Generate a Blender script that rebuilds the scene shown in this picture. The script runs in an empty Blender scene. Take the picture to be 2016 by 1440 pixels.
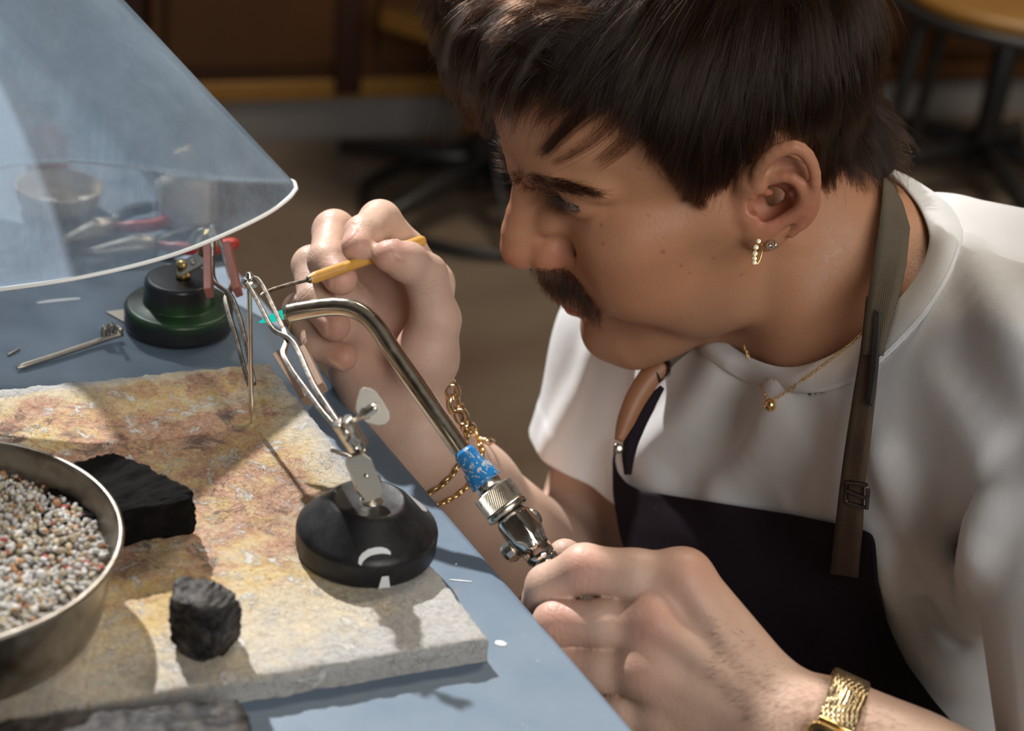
import bpy, bmesh, math, random
import numpy as np
from mathutils import Vector, Matrix

random.seed(7)
RNG = np.random.default_rng(11)
SC = bpy.context.scene
COL = SC.collection

# ------------------------------------------------------------------ camera
FPX = 3500.0                       # focal length in pixels of the 2016 x 1440 frame
PITCH, ROLL = math.radians(28), math.radians(6.5)
CAM = np.array([0.0, 0.0, 0.475])  # table top is z = 0, camera looks along +Y, 28 degrees down and slightly rolled
_s, _c = math.sin(PITCH), math.cos(PITCH)
CR = np.array([[1, 0, 0], [0, _s, _c], [0, _c, -_s]])
CR = np.array([[math.cos(ROLL), math.sin(ROLL), 0], [-math.sin(ROLL), math.cos(ROLL), 0], [0, 0, 1]]) @ CR   # rows: right, up, forward
cam_d = bpy.data.cameras.new('camera')
cam_d.sensor_width = 36.0
cam_d.lens = FPX * 36.0 / 2016.0
cam_d.clip_start = 0.02
cam_d.dof.use_dof = True
cam_d.dof.focus_distance = 0.882
cam_d.dof.aperture_fstop = 7.1
cam_o = bpy.data.objects.new('camera', cam_d)
COL.objects.link(cam_o)
cam_o.matrix_world = Matrix.Translation(Vector(CAM)) @ Matrix((CR[0], CR[1], -CR[2])).transposed().to_4x4()
SC.camera = cam_o

# ------------------------------------------------------------------ world, sun, fill lights
SC.view_settings.view_transform = 'Standard'
SC.view_settings.look = 'None'
SC.view_settings.gamma = 1.0
SC.view_settings.use_curve_mapping = False
SC.view_settings.exposure = 0.0
W = bpy.data.worlds.new('world')
SC.world = W
W.use_nodes = True
W.node_tree.nodes['Background'].inputs[0].default_value = (0.80, 0.88, 1.0, 1)
W.node_tree.nodes['Background'].inputs[1].default_value = 0.35

SUN_DIR = Vector((0.39, -0.61, -0.69)).normalized()     # travels right, towards the camera and down
sun_d = bpy.data.lights.new('sun', 'SUN')
sun_d.energy = 6.2
sun_d.angle = math.radians(1.4)
sun_d.color = (1.0, 0.985, 0.965)
sun_o = bpy.data.objects.new('sun', sun_d)
COL.objects.link(sun_o)
sun_o.rotation_euler = SUN_DIR.to_track_quat('-Z', 'Y').to_euler()
sun_o.location = (-1.4, 2.9, 3.2)

# added fill light, unseen, behind the camera on the right
fill_d = bpy.data.lights.new('window_daylight', 'AREA')
fill_d.shape = 'RECTANGLE'
fill_d.size = 1.5
fill_d.size_y = 1.3
fill_d.energy = 44.0
fill_d.color = (1.0, 0.97, 0.93)
fill_o = bpy.data.objects.new('window_daylight', fill_d)
COL.objects.link(fill_o)
fill_o.location = (1.1, -1.15, 1.35)
fill_o.rotation_euler = (Vector((0.15, 0.9, 0.0)) - Vector(fill_o.location)).to_track_quat('-Z', 'Y').to_euler()

# unseen fill light, added to brighten the far cupboards
back_fill_d = bpy.data.lights.new('ceiling_lamp_light', 'AREA')
back_fill_d.shape = 'RECTANGLE'; back_fill_d.size = 1.2; back_fill_d.size_y = 0.3
back_fill_d.energy = 48.0
back_fill_d.color = (1.0, 0.86, 0.68)
back_fill_o = bpy.data.objects.new('ceiling_lamp_light', back_fill_d)
COL.objects.link(back_fill_o)
back_fill_o.location = (0.7, 2.3, 2.44)

# ------------------------------------------------------------------ helpers
def P(px, py, d):
    """point seen at a pixel of the 2016 x 1440 frame at depth d metres along the optical axis"""
    return np.array([(px - 1008) / FPX * d, -(py - 720) / FPX * d, d]) @ CR + CAM

def PZ(px, py, z):
    """point seen at a pixel, on the horizontal plane at height z"""
    r = np.array([(px - 1008) / FPX, -(py - 720) / FPX, 1.0]) @ CR
    return CAM + r * ((z - CAM[2]) / r[2])

def PY(px, py, y):
    r = np.array([(px - 1008) / FPX, -(py - 720) / FPX, 1.0]) @ CR
    return CAM + r * ((y - CAM[1]) / r[1])

def depth_of(p):
    return float((np.asarray(p) - CAM) @ CR[2])

def tag(o, label=None, cat=None, group=None, kind=None):
    if label: o['label'] = label
    if cat: o['category'] = cat
    if group: o['group'] = group
    if kind: o['kind'] = kind
    return o

def thing(name, label, cat, loc=(0, 0, 0), group=None):
    o = bpy.data.objects.new(name, None)
    o.empty_display_size = 0.02
    COL.objects.link(o)
    o.location = loc
    return tag(o, label, cat, group)

def adopt(o, parent):
    """parent o, keeping its world-space mesh where it is"""
    if parent is not None:
        o.parent = parent
        pm = Matrix.Translation(parent.location) if parent.parent is None else Matrix.Translation(parent.get('_w', (0, 0, 0)))
        o.matrix_parent_inverse = pm.inverted()
    return o

def mesh_obj(name, verts, faces, mat, parent=None, smooth=True):
    me = bpy.data.meshes.new(name)
    me.from_pydata([tuple(map(float, v)) for v in verts], [], [tuple(map(int, f)) for f in faces])
    me.update()
    if smooth:
        me.polygons.foreach_set('use_smooth', np.ones(len(me.polygons), bool))
    o = bpy.data.objects.new(name, me)
    COL.objects.link(o)
    if mat is not None: me.materials.append(mat)
    return adopt(o, parent)

def np_mesh_obj(name, V, Q, mat, parent=None):
    """fast path for numpy quads"""
    me = bpy.data.meshes.new(name)
    V = np.ascontiguousarray(V, np.float32); Q = np.ascontiguousarray(Q, np.int32)
    n = Q.shape[1]
    me.vertices.add(len(V)); me.vertices.foreach_set('co', V.ravel())
    me.loops.add(Q.size); me.loops.foreach_set('vertex_index', Q.ravel())
    me.polygons.add(len(Q))
    me.polygons.foreach_set('loop_start', np.arange(0, Q.size, n, dtype=np.int32))
    me.update(calc_edges=True)
    me.polygons.foreach_set('use_smooth', np.ones(len(Q), bool))
    me.validate()
    o = bpy.data.objects.new(name, me)
    COL.objects.link(o)
    if mat is not None: me.materials.append(mat)
    return adopt(o, parent)

def bm_obj(name, bm, mat, parent=None, smooth=True, bevel=0.0, segs=2, angle=0.6):
    me = bpy.data.meshes.new(name)
    bmesh.ops.recalc_face_normals(bm, faces=bm.faces)
    bm.to_mesh(me); bm.free()
    o = bpy.data.objects.new(name, me)
    COL.objects.link(o)
    if mat is not None: me.materials.append(mat)
    if smooth:
        me.polygons.foreach_set('use_smooth', np.ones(len(me.polygons), bool))
    if bevel > 0:
        m = o.modifiers.new('bevel', 'BEVEL'); m.width = bevel; m.segments = segs; m.limit_method = 'ANGLE'; m.angle_limit = angle
    if smooth:
        w = o.modifiers.new('wn', 'WEIGHTED_NORMAL'); w.keep_sharp = False
    return adopt(o, parent)

def frame_from(d, up=(0, 0, 1)):
    """rotation whose columns are x, y, z with z along d"""
    z = Vector(d).normalized(); u = Vector(up)
    if abs(z.dot(u)) > 0.98: u = Vector((1, 0, 0))
    x = u.cross(z).normalized(); y = z.cross(x)
    return Matrix((x, y, z)).transposed()

def add_box(bm, c, size, rot=None):
    M = Matrix.Translation(Vector(c)) @ (rot.to_4x4() if rot is not None else Matrix.Identity(4)) @ Matrix.Diagonal((*size, 1))
    return bmesh.ops.create_cube(bm, size=1.0, matrix=M)['verts']

def add_lathe(bm, prof, origin, axis, n=48, up=(0, 0, 1), cap=True):
    """revolve (radius, height) pairs about axis"""
    R = frame_from(axis, up); o = Vector(origin); rings = []
    for r, h in prof:
        if r < 1e-7:
            rings.append([bm.verts.new(o + R @ Vector((0, 0, h)))])
        else:
            rings.append([bm.verts.new(o + R @ Vector((r * math.cos(2 * math.pi * i / n), r * math.sin(2 * math.pi * i / n), h))) for i in range(n)])
    for a, b in zip(rings[:-1], rings[1:]):
        for i in range(n):
            j = (i + 1) % n
            va = [a[0]] if len(a) == 1 else [a[i], a[j]]
            vb = [b[0]] if len(b) == 1 else [b[j], b[i]]
            if len(va) + len(vb) >= 3: bm.faces.new(va + vb)
    if cap:
        for r in (rings[0], rings[-1]):
            if len(r) > 2: bm.faces.new(r)
    return rings

def spline(pts, n):
    """Catmull-Rom through points, n samples"""
    pts = np.asarray(pts, float)
    if len(pts) < 3: 
        t = np.linspace(0, 1, n)[:, None]; return pts[0] * (1 - t) + pts[-1] * t
    ext = np.vstack([2 * pts[0] - pts[1], pts, 2 * pts[-1] - pts[-2]])
    t = np.linspace(0, len(pts) - 1 - 1e-9, n); i = t.astype(int); u = (t - i)[:, None]
    p0, p1, p2, p3 = ext[i], ext[i + 1], ext[i + 2], ext[i + 3]
    return 0.5 * ((2 * p1) + (-p0 + p2) * u + (2 * p0 - 5 * p1 + 4 * p2 - p3) * u ** 2 + (-p0 + 3 * p1 - 3 * p2 + p3) * u ** 3)

def add_tube(bm, pts, r, n=12, cap=True, flat=1.0, up=(0, 0, 1), closed=False):
    """tube along points; r a number or one per point; flat squashes the second axis"""
    pts = [Vector(p) for p in pts]; m = len(pts)
    rr = [r] * m if np.isscalar(r) else list(r)
    rings = []; prev = None
    for i, p in enumerate(pts):
        if closed: t = (pts[(i + 1) % m] - pts[i - 1]).normalized()
        else: t = (pts[min(i + 1, m - 1)] - pts[max(i - 1, 0)]).normalized()
        x = prev if prev is not None else Vector(up)
        x = x - t * x.dot(t)
        if x.length < 1e-5: x = t.orthogonal()
        x.normalize(); prev = x; y = t.cross(x)
        rings.append([bm.verts.new(p + (x * math.cos(2 * math.pi * k / n) * flat + y * math.sin(2 * math.pi * k / n)) * rr[i]) for k in range(n)])
    pairs = list(zip(rings[:-1], rings[1:])) + ([(rings[-1], rings[0])] if closed else [])
    for a, b in pairs:
        for k in range(n):
            bm.faces.new((a[k], a[(k + 1) % n], b[(k + 1) % n], b[k]))
    if cap and not closed:
        bm.faces.new(rings[0]); bm.faces.new(rings[-1])
    return rings

def add_prism(bm, outline, thickness, M):
    """extrude a 2-D outline (x, y) by thickness along z, placed by the 4x4 matrix M"""
    a = [bm.verts.new(M @ Vector((x, y, -thickness / 2))) for x, y in outline]
    b = [bm.verts.new(M @ Vector((x, y, thickness / 2))) for x, y in outline]
    bm.faces.new(a[::-1]); bm.faces.new(b)
    n = len(a)
    for i in range(n): bm.faces.new((a[i], a[(i + 1) % n], b[(i + 1) % n], b[i]))

def fbm(p, scale=1.0, octaves=4, seed=0):
    """cheap smooth numpy noise in about [-1, 1] from sums of rotated sines"""
    rg = np.random.default_rng(seed); out = np.zeros(len(p)); amp = 1.0; tot = 0
    for o in range(octaves):
        for k in range(4):
            d = rg.normal(size=3); d *= (1.0 + 0.35 * rg.random()) / np.linalg.norm(d)
            out += amp * 0.5 * np.sin(p @ (d * scale * 2 ** o) * 6.283 + rg.random() * 6.283 + 1.7 * np.sin(p @ (np.roll(d, 1) * scale * 2 ** o) * 3.1 + rg.random() * 6.28))
        tot += amp; amp *= 0.5
    return out / tot

# ------------------------------------------------------------------ material helpers
def mat(name, color=(0.5, 0.5, 0.5), rough=0.5, metal=0.0, **kw):
    m = bpy.data.materials.new(name); m.use_nodes = True
    b = m.node_tree.nodes['Principled BSDF']
    b.inputs['Base Color'].default_value = (*color, 1)
    b.inputs['Roughness'].default_value = rough
    b.inputs['Metallic'].default_value = metal
    for k, v in kw.items():
        b.inputs[k.replace('_', ' ')].default_value = v
    return m

class NT:
    """short-hand node builder"""
    def __init__(s, m):
        s.m = m; s.t = m.node_tree; s.b = s.t.nodes.get('Principled BSDF')
        s.co = s.t.nodes.new('ShaderNodeTexCoord').outputs['Object']
    def n(s, typ, **kw):
        nd = s.t.nodes.new(typ)
        for k, v in kw.items(): setattr(nd, k, v)
        return nd
    def link(s, a, b): s.t.links.new(a, b)
    def noise(s, scale, detail=4, rough=0.55, dist=0.0, co=None, out='Fac'):
        nd = s.n('ShaderNodeTexNoise'); nd.inputs['Scale'].default_value = scale; nd.inputs['Detail'].default_value = detail
        nd.inputs['Roughness'].default_value = rough; nd.inputs['Distortion'].default_value = dist
        s.link(co or s.co, nd.inputs['Vector']); return nd.outputs[out]
    def vor(s, scale, feature='F1', out='Distance', co=None, rand=1.0):
        nd = s.n('ShaderNodeTexVoronoi', feature=feature); nd.inputs['Scale'].default_value = scale
        nd.inputs['Randomness'].default_value = rand
        s.link(co or s.co, nd.inputs['Vector']); return nd.outputs[out]
    def ramp(s, fac, stops, interp='LINEAR'):
        nd = s.n('ShaderNodeValToRGB'); cr = nd.color_ramp; cr.interpolation = interp
        while len(cr.elements) < len(stops): cr.elements.new(0.5)
        for e, (p, c) in zip(cr.elements, stops):
            e.position = p; e.color = (*c, 1) if hasattr(c, '__len__') else (c, c, c, 1)
        s.link(fac, nd.inputs[0]); return nd.outputs[0]
    def mix(s, fac, a, b, blend='MIX'):
        nd = s.n('ShaderNodeMix', data_type='RGBA', blend_type=blend)
        for sock, v in ((nd.inputs[0], fac), (nd.inputs[6], a), (nd.inputs[7], b)):
            if hasattr(v, 'links') or hasattr(v, 'is_linked'): s.link(v, sock)
            elif np.isscalar(v): sock.default_value = v
            else: sock.default_value = (*v, 1)
        return nd.outputs[2]
    def math(s, op, a, b=0.5, clamp=False):
        nd = s.n('ShaderNodeMath', operation=op, use_clamp=clamp)
        for sock, v in ((nd.inputs[0], a), (nd.inputs[1], b)):
            if hasattr(v, 'is_linked'): s.link(v, sock)
            else: sock.default_value = v
        return nd.outputs[0]
    def mapping(s, loc=(0, 0, 0), rot=(0, 0, 0), scale=(1, 1, 1), co=None):
        nd = s.n('ShaderNodeMapping'); nd.inputs[1].default_value = loc; nd.inputs[2].default_value = rot; nd.inputs[3].default_value = scale
        s.link(co or s.co, nd.inputs[0]); return nd.outputs[0]
    def attr(s, name, out='Fac'):
        nd = s.n('ShaderNodeAttribute', attribute_name=name); return nd.outputs[out]
    def color(s, sock): s.link(sock, s.b.inputs['Base Color'])
    def rough(s, sock): s.link(sock, s.b.inputs['Roughness'])
    def bump(s, h, strength=0.3, dist=0.001):
        nd = s.n('ShaderNodeBump'); nd.inputs['Strength'].default_value = strength; nd.inputs['Distance'].default_value = dist
        s.link(h, nd.inputs['Height']); s.link(nd.outputs[0], s.b.inputs['Normal']); return nd

# ------------------------------------------------------------------ implicit surfaces (millimetres)
def smin(a, b, k):
    if k <= 0: return np.minimum(a, b)
    k = np.float32(k); h = np.clip(np.float32(0.5) + np.float32(0.5) / k * (b - a), 0, 1)
    return b + (a - b) * h - k * h * (1 - h)

def smax(a, b, k): return -smin(-a, -b, k)

class Field:
    """sequence of smooth unions / subtractions of primitives, meshed with sparse surface nets"""
    def __init__(s): s.ops = []
    def add(s, fn, c, R, k=0.0, mode='u'):
        s.ops.append((fn, np.asarray(c, float), float(R), float(k), mode)); return s
    # primitives
    def cone(s, a, b, ra, rb=None, k=0.0, mode='u'):
        a = np.asarray(a, np.float32); b = np.asarray(b, np.float32); rb = np.float32(ra if rb is None else rb); ra = np.float32(ra)
        ab = b - a; L2 = np.float32(max(float(ab @ ab), 1e-9))
        def fn(p):
            q = p - a; t = np.clip(q @ ab / L2, 0, 1)
            q = q - t[:, None] * ab
            return np.sqrt(np.einsum('ij,ij->i', q, q)) - (ra + (rb - ra) * t)
        return s.add(fn, (a + b) / 2, math.sqrt(L2) / 2 + max(ra, rb), k, mode)
    def chain(s, pts, rad, k=0.0, mode='u', kk=2.0):
        """joined cones along points (a limb, finger or rim), blended first with kk"""
        pts = np.asarray(pts, np.float32); rad = np.broadcast_to(np.asarray(rad, np.float32), (len(pts),))
        mid = (pts[:-1] + pts[1:]) / 2; reach = np.linalg.norm(pts[1:] - pts[:-1], axis=1) / 2 + np.maximum(rad[:-1], rad[1:])
        def fn(p, c=None, R=0.0):
            d = None
            sel = range(len(mid)) if c is None else np.nonzero(np.linalg.norm(mid - c, axis=1) - reach < R + kk)[0]
            if len(sel) == 0: return None
            for i in sel:
                a, b, ra, rb = pts[i], pts[i + 1], rad[i], rad[i + 1]
                ab = b - a; L2 = np.float32(max(float(ab @ ab), 1e-9)); q = p - a
                t = np.clip(q @ ab / L2, 0, 1); q = q - t[:, None] * ab
                e = np.sqrt(np.einsum('ij,ij->i', q, q)) - (ra + (rb - ra) * t)
                d = e if d is None else smin(d, e, kk)
            return d
        fn.seg = True
        c = (pts.min(0) + pts.max(0)) / 2
        return s.add(fn, c, np.linalg.norm(pts - c, axis=1).max() + rad.max() + kk, k, mode)
    def ell(s, c, r, M=None, k=0.0, mode='u'):
        c = np.asarray(c, np.float32); r = np.broadcast_to(np.asarray(r, np.float32), (3,))
        M = np.eye(3, dtype=np.float32) if M is None else np.asarray(M, np.float32)      # columns: local axes
        def fn(p):
            q = (p - c) @ M
            q = q / r; k0 = np.sqrt(np.einsum('ij,ij->i', q, q)); q = q / r; k1 = np.sqrt(np.einsum('ij,ij->i', q, q))
            return np.where(k0 < 1e-6, -r.min(), k0 * (k0 - 1) / np.maximum(k1, 1e-9))
        return s.add(fn, c, r.max(), k, mode)
    def plane(s, pnt, n, k=0.0, mode='s'):
        pnt = np.asarray(pnt, float); n = np.asarray(n, float); n = n / np.linalg.norm(n)
        return s.add(lambda p: (p - pnt) @ n, pnt, 1e9, k, mode)
    def group(s, sub, k=0.0, mode='u'):
        cs = np.array([o[1] for o in sub.ops]); c = cs.mean(0)
        fn = lambda p, c=None, R=0.0: sub.eval(p, c, R)
        fn.seg = True
        return s.add(fn, c, max(np.linalg.norm(o[1] - c) + o[2] for o in sub.ops) + max(o[3] for o in sub.ops), k, mode)
    def disp(s, fn, c=(0, 0, 0), R=1e9): 
        return s.add(fn, c, R, 0, 'd')
    def margins(s):
        if getattr(s, '_n', None) != len(s.ops):
            s._n = len(s.ops); C = np.array([o[1] for o in s.ops]); Rr = np.array([min(o[2], 1e6) for o in s.ops]); K = np.array([o[3] for o in s.ops]); s._m = []
            for i in range(s._n):
                near = (np.linalg.norm(C[i:] - C[i], axis=1) < Rr[i:] + Rr[i] + K[i:] + 10); s._m.append(K[i:][near].max() + 8)
        return s._m
    def eval(s, p, c=None, R=None):
        p = np.asarray(p, np.float32); d = np.full(len(p), 1e4, np.float32)
        mg = s.margins() if c is not None else None
        for i, (fn, oc, oR, k, mode) in enumerate(s.ops):
            if c is not None and oR < 1e8 and math.dist(c, oc) > oR + R + mg[i]: continue
            if c is not None and hasattr(fn, 'seg'):
                v = fn(p, c, R + mg[i])
                if v is None: continue
            else: v = fn(p)
            if mode == 'u': d = smin(d, v, k)
            elif mode == 's': d = smax(d, -v, k)
            elif mode == 'i': d = smax(d, v, k)
            else: d = d + v
        return d
    def grad(s, p, h=0.5):
        g = np.stack([s.eval(p + h * e) - s.eval(p - h * e) for e in np.eye(3)], 1)
        return g / np.maximum(np.linalg.norm(g, axis=1, keepdims=True), 1e-9)
    def mesh(s, lo, hi, h, B=16, smooth=1):
        lo = np.asarray(lo, float); hi = np.asarray(hi, float)
        nb = np.ceil((hi - lo) / (h * B)).astype(int); N = nb * B + 2
        ii = np.stack(np.meshgrid(*[np.arange(n) for n in nb], indexing='ij'), -1).reshape(-1, 3)
        Rb = h * B * 0.5 * math.sqrt(3)
        cen = lo + (ii + 0.5) * h * B
        d = np.concatenate([s.eval(c) for c in np.array_split(cen, max(1, len(cen) // 20000))])
        ii = ii[np.abs(d) < Rb * 1.6 + 3]
        g = np.stack(np.meshgrid(*[np.arange(B + 1)] * 3, indexing='ij'), -1).reshape(-1, 3)
        cid = lambda I: (I[:, 0] * N[1] + I[:, 1]) * N[2] + I[:, 2]
        Vs, Is, Qs = [], [], []
        ax = [(0, 1, 2), (1, 2, 0), (2, 0, 1)]
        for b in ii:
            base = b * B; c = lo + (base + B / 2) * h
            pts = lo + (base + g) * h
            f = s.eval(pts, c, Rb).reshape(B + 1, B + 1, B + 1)
            sg = f < 0
            if sg.all() or not sg.any(): continue
            # vertices
            cnt = np.zeros((B, B, B)); acc = np.zeros((B, B, B, 3))
            for a in range(3):
                s0 = [slice(None)] * 3; s1 = [slice(None)] * 3; s0[a] = slice(0, B); s1[a] = slice(1, B + 1)
                f0, f1 = f[tuple(s0)], f[tuple(s1)]
                m = (f0 < 0) != (f1 < 0)
                t = np.where(m, f0 / np.where(m, f0 - f1, 1), 0)
                o1, o2 = [x for x in range(3) if x != a]
                for u in (0, 1):
                    for v in (0, 1):
                        sl = [slice(None)] * 3; sl[o1] = slice(u, u + B); sl[o2] = slice(v, v + B)
                        mm = m[tuple(sl)]; tt = t[tuple(sl)]
                        cnt += mm; acc[..., a] += tt * mm; acc[..., o1] += u * mm; acc[..., o2] += v * mm
                # faces of the edges that start in this block
                sl = [slice(0, B)] * 3
                me = m[tuple(sl)]; idx = np.argwhere(me) 
                if len(idx):
                    I = idx + base; e1 = np.eye(3, dtype=int)[(a + 1) % 3]; e2 = np.eye(3, dtype=int)[(a + 2) % 3]
                    q = np.stack([cid(I), cid(I - e1), cid(I - e1 - e2), cid(I - e2)], 1)
                    ins = f0[tuple(sl)][me] < 0
                    q[~ins] = q[~ins][:, ::-1]
                    Qs.append(q)
            act = cnt > 0
            I = np.argwhere(act)
            Vs.append(lo + (base + I + acc[act] / cnt[act][:, None]) * h); Is.append(cid(I + base))
        V = np.concatenate(Vs); ID = np.concatenate(Is); Q = np.concatenate(Qs)
        o = np.argsort(ID); ID = ID[o]; V = V[o]
        k = np.searchsorted(ID, Q); k = np.clip(k, 0, len(ID) - 1)
        ok = (ID[k] == Q).all(1); Q = k[ok]
        for _ in range(smooth):
            nsum = np.zeros_like(V); c = np.zeros(len(V))
            for a, b in ((0, 1), (1, 2), (2, 3), (3, 0)):
                for x in range(3): nsum[:, x] += np.bincount(Q[:, a], V[Q[:, b], x], len(V)) + np.bincount(Q[:, b], V[Q[:, a], x], len(V))
                c += np.bincount(Q[:, a], minlength=len(V)) + np.bincount(Q[:, b], minlength=len(V))
            V = V * 0.5 + 0.5 * nsum / np.maximum(c, 1)[:, None]
        return V, Q
    def march(s, o, dr, t0, t1, steps=90):
        """first hits of rays (mm); returns t or nan"""
        t = np.full(len(o), float(t0)); hit = np.zeros(len(o), bool); live = np.arange(len(o))
        for _ in range(steps):
            if not len(live): break
            d = s.eval(o[live] + dr[live] * t[live][:, None]); h = np.abs(d) < 0.15
            hit[live[h]] = True; t[live[~h]] += d[~h] * 0.85
            live = live[(~h) & (t[live] < t1)]
        t[(~hit) | (t > t1)] = np.nan
        return t
# ------------------------------------------------------------------ materials
def m_table():
    m = mat('bench_paint', (0.2, 0.25, 0.3), 0.5, Specular_IOR_Level=0.3); n = NT(m)
    c = n.mix(n.noise(9, 5), (0.105, 0.148, 0.200), (0.145, 0.195, 0.255))
    speck = n.ramp(n.vor(230), [(0.0, 1), (0.045, 1), (0.075, 0)])
    gate = n.ramp(n.noise(22, 2), [(0.56, 0), (0.66, 1)])
    c = n.mix(n.math('MULTIPLY', speck, gate), c, (0.55, 0.58, 0.60))
    rust = n.ramp(n.noise(34, 6, 0.6, 1.2), [(0.66, 0), (0.74, 1)])
    c = n.mix(n.math('MULTIPLY', rust, 0.35), c, (0.33, 0.22, 0.15))
    n.color(c); n.rough(n.ramp(n.noise(40, 4), [(0.3, 0.34), (0.75, 0.56)]))
    n.bump(n.noise(260, 3), 0.12, 0.0006); return m
M_TABLE = m_table()

def m_board():
    m = mat('soldering_board', (0.8, 0.75, 0.65), 0.85); n = NT(m)
    mid = n.noise(95, 8, 0.70, 0.8); fin = n.noise(300, 7, 0.72, 0.4); grit = n.noise(900, 5, 0.75)
    stain = n.attr('stain')
    white = n.mix(fin, (0.44, 0.43, 0.41), (0.575, 0.565, 0.55))
    cream = n.ramp(fin, [(0.28, (0.50, 0.36, 0.20)), (0.45, (0.66, 0.54, 0.36)), (0.62, (0.72, 0.64, 0.50)), (0.8, (0.75, 0.70, 0.62))])
    ochre = n.ramp(mid, [(0.28, (0.40, 0.21, 0.07)), (0.46, (0.62, 0.42, 0.15)), (0.62, (0.70, 0.56, 0.30)), (0.8, (0.74, 0.68, 0.54))])
    pink = n.ramp(fin, [(0.28, (0.20, 0.075, 0.065)), (0.46, (0.46, 0.23, 0.16)), (0.62, (0.62, 0.42, 0.31)), (0.8, (0.68, 0.56, 0.47))])
    c = n.mix(n.ramp(n.math('ADD', n.math('MULTIPLY', stain, 0.7), n.math('MULTIPLY', mid, 0.6)), [(0.44, 0), (0.72, 1)]), white, cream)
    om = n.ramp(n.math('MULTIPLY', n.noise(30, 9, 0.72, 0.6), stain), [(0.33, 0), (0.46, 1)])
    c = n.mix(n.math('MULTIPLY', om, 0.9), c, ochre)
    pm = n.ramp(n.math('MULTIPLY', n.noise(38, 10, 0.74, 0.5, co=n.mapping(loc=(3, 1, 0))), stain), [(0.38, 0), (0.49, 1)])
    c = n.mix(n.math('MULTIPLY', pm, 0.85), c, pink)
    burn = n.ramp(n.math('MULTIPLY', n.noise(62, 10, 0.76, 0.7, co=n.mapping(loc=(7, 2, 0))), stain), [(0.49, 0), (0.58, 1)])
    c = n.mix(n.math('MULTIPLY', burn, 0.75), c, (0.085, 0.062, 0.06))
    flake = n.ramp(n.noise(85, 9, 0.70, 0.8, co=n.mapping(loc=(1, 5, 0))), [(0.56, 0), (0.62, 1)])
    c = n.mix(n.math('MULTIPLY', flake, 0.85), c, (0.72, 0.70, 0.66))
    gr2 = n.ramp(n.noise(210, 8, 0.78, 0.5, co=n.mapping(loc=(2, 2, 4))), [(0.60, 0), (0.70, 1)])
    c = n.mix(n.math('MULTIPLY', gr2, n.math('MULTIPLY', stain, 0.75)), c, (0.16, 0.115, 0.095))
    pits = n.ramp(n.vor(420), [(0.0, 1), (0.10, 0.8), (0.17, 0)])
    pg = n.ramp(n.noise(70, 4, 0.6), [(0.52, 0), (0.60, 1)])
    c = n.mix(n.math('MULTIPLY', n.math('MULTIPLY', pits, pg), 0.85), c, (0.03, 0.026, 0.026))
    wco = n.n('ShaderNodeVectorMath', operation='ADD'); n.link(n.co, wco.inputs[0]); nz = n.n('ShaderNodeTexNoise'); nz.inputs['Scale'].default_value = 130; nz.inputs['Detail'].default_value = 4; n.link(n.co, nz.inputs['Vector'])
    sc_ = n.n('ShaderNodeVectorMath', operation='SCALE'); sc_.inputs['Scale'].default_value = 0.009; n.link(nz.outputs['Color'], sc_.inputs[0]); n.link(sc_.outputs[0], wco.inputs[1])
    crack = n.ramp(n.vor(190, 'DISTANCE_TO_EDGE', co=wco.outputs[0]), [(0.0, 1), (0.03, 0)])
    cg = n.ramp(n.noise(26, 5, 0.65), [(0.53, 0), (0.62, 1)])
    c = n.mix(n.math('MULTIPLY', n.math('MULTIPLY', crack, cg), 0.4), c, (0.12, 0.08, 0.06))
    c = n.mix(0.5, c, n.ramp(grit, [(0.3, 0.3), (0.65, 0.9)]), 'MULTIPLY')
    n.color(c)
    h = n.math('ADD', n.math('MULTIPLY', fin, 1.2), n.math('MULTIPLY', grit, 0.6))
    h = n.math('ADD', h, n.math('MULTIPLY', flake, 0.5))
    h = n.math('SUBTRACT', h, n.math('MULTIPLY', n.math('MULTIPLY', crack, cg), 0.6))
    h = n.math('SUBTRACT', h, n.math('MULTIPLY', n.math('MULTIPLY', pits, pg), 0.7))
    n.bump(h, 0.8, 0.0012); return m
M_BOARD = m_board()

def m_metal(name, col, rough, var=0.1, tarnish=None, scale=120):
    m = mat(name, col, rough, 1.0); n = NT(m)
    if tarnish is not None:
        n.color(n.mix(n.ramp(n.noise(scale, 5, 0.6, 0.8), [(0.42, 0), (0.64, 1)]), col, tarnish))
    n.rough(n.ramp(n.noise(scale * 1.6, 4), [(0.3, max(0.03, rough - var)), (0.7, rough + var)]))
    return m
M_NICKEL = m_metal('nickel_plate', (0.66, 0.61, 0.53), 0.27)
M_CHROME = m_metal('chrome', (0.74, 0.72, 0.68), 0.14, 0.07)
M_TUBE = m_metal('torch_tube_steel', (0.66, 0.61, 0.52), 0.2, 0.08)
M_BRASS = m_metal('brass', (0.62, 0.44, 0.20), 0.3)
M_GOLD = m_metal('gold', (0.88, 0.62, 0.26), 0.16, 0.06)
M_ROSE = m_metal('pale_gold', (0.85, 0.66, 0.42), 0.2, 0.06)
M_SILVER = m_metal('silver', (0.80, 0.78, 0.74), 0.2, 0.08)
M_TWEEZ = m_metal('tweezer_steel', (0.47, 0.44, 0.40), 0.36, 0.1, (0.27, 0.22, 0.18), 160)
M_BURNT = m_metal('heat_darkened_steel', (0.17, 0.14, 0.12), 0.45, 0.1, (0.34, 0.29, 0.24), 210)
M_IRON = m_metal('dull_iron', (0.42, 0.38, 0.33), 0.45)
M_PAN = m_metal('worn_pan_steel', (0.38, 0.35, 0.31), 0.42, 0.12, (0.22, 0.18, 0.14), 45)
M_SATIN = m_metal('satin_nickel', (0.52, 0.49, 0.43), 0.48, 0.08)
M_DARKM = m_metal('dark_buckle_metal', (0.16, 0.15, 0.15), 0.35)

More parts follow.
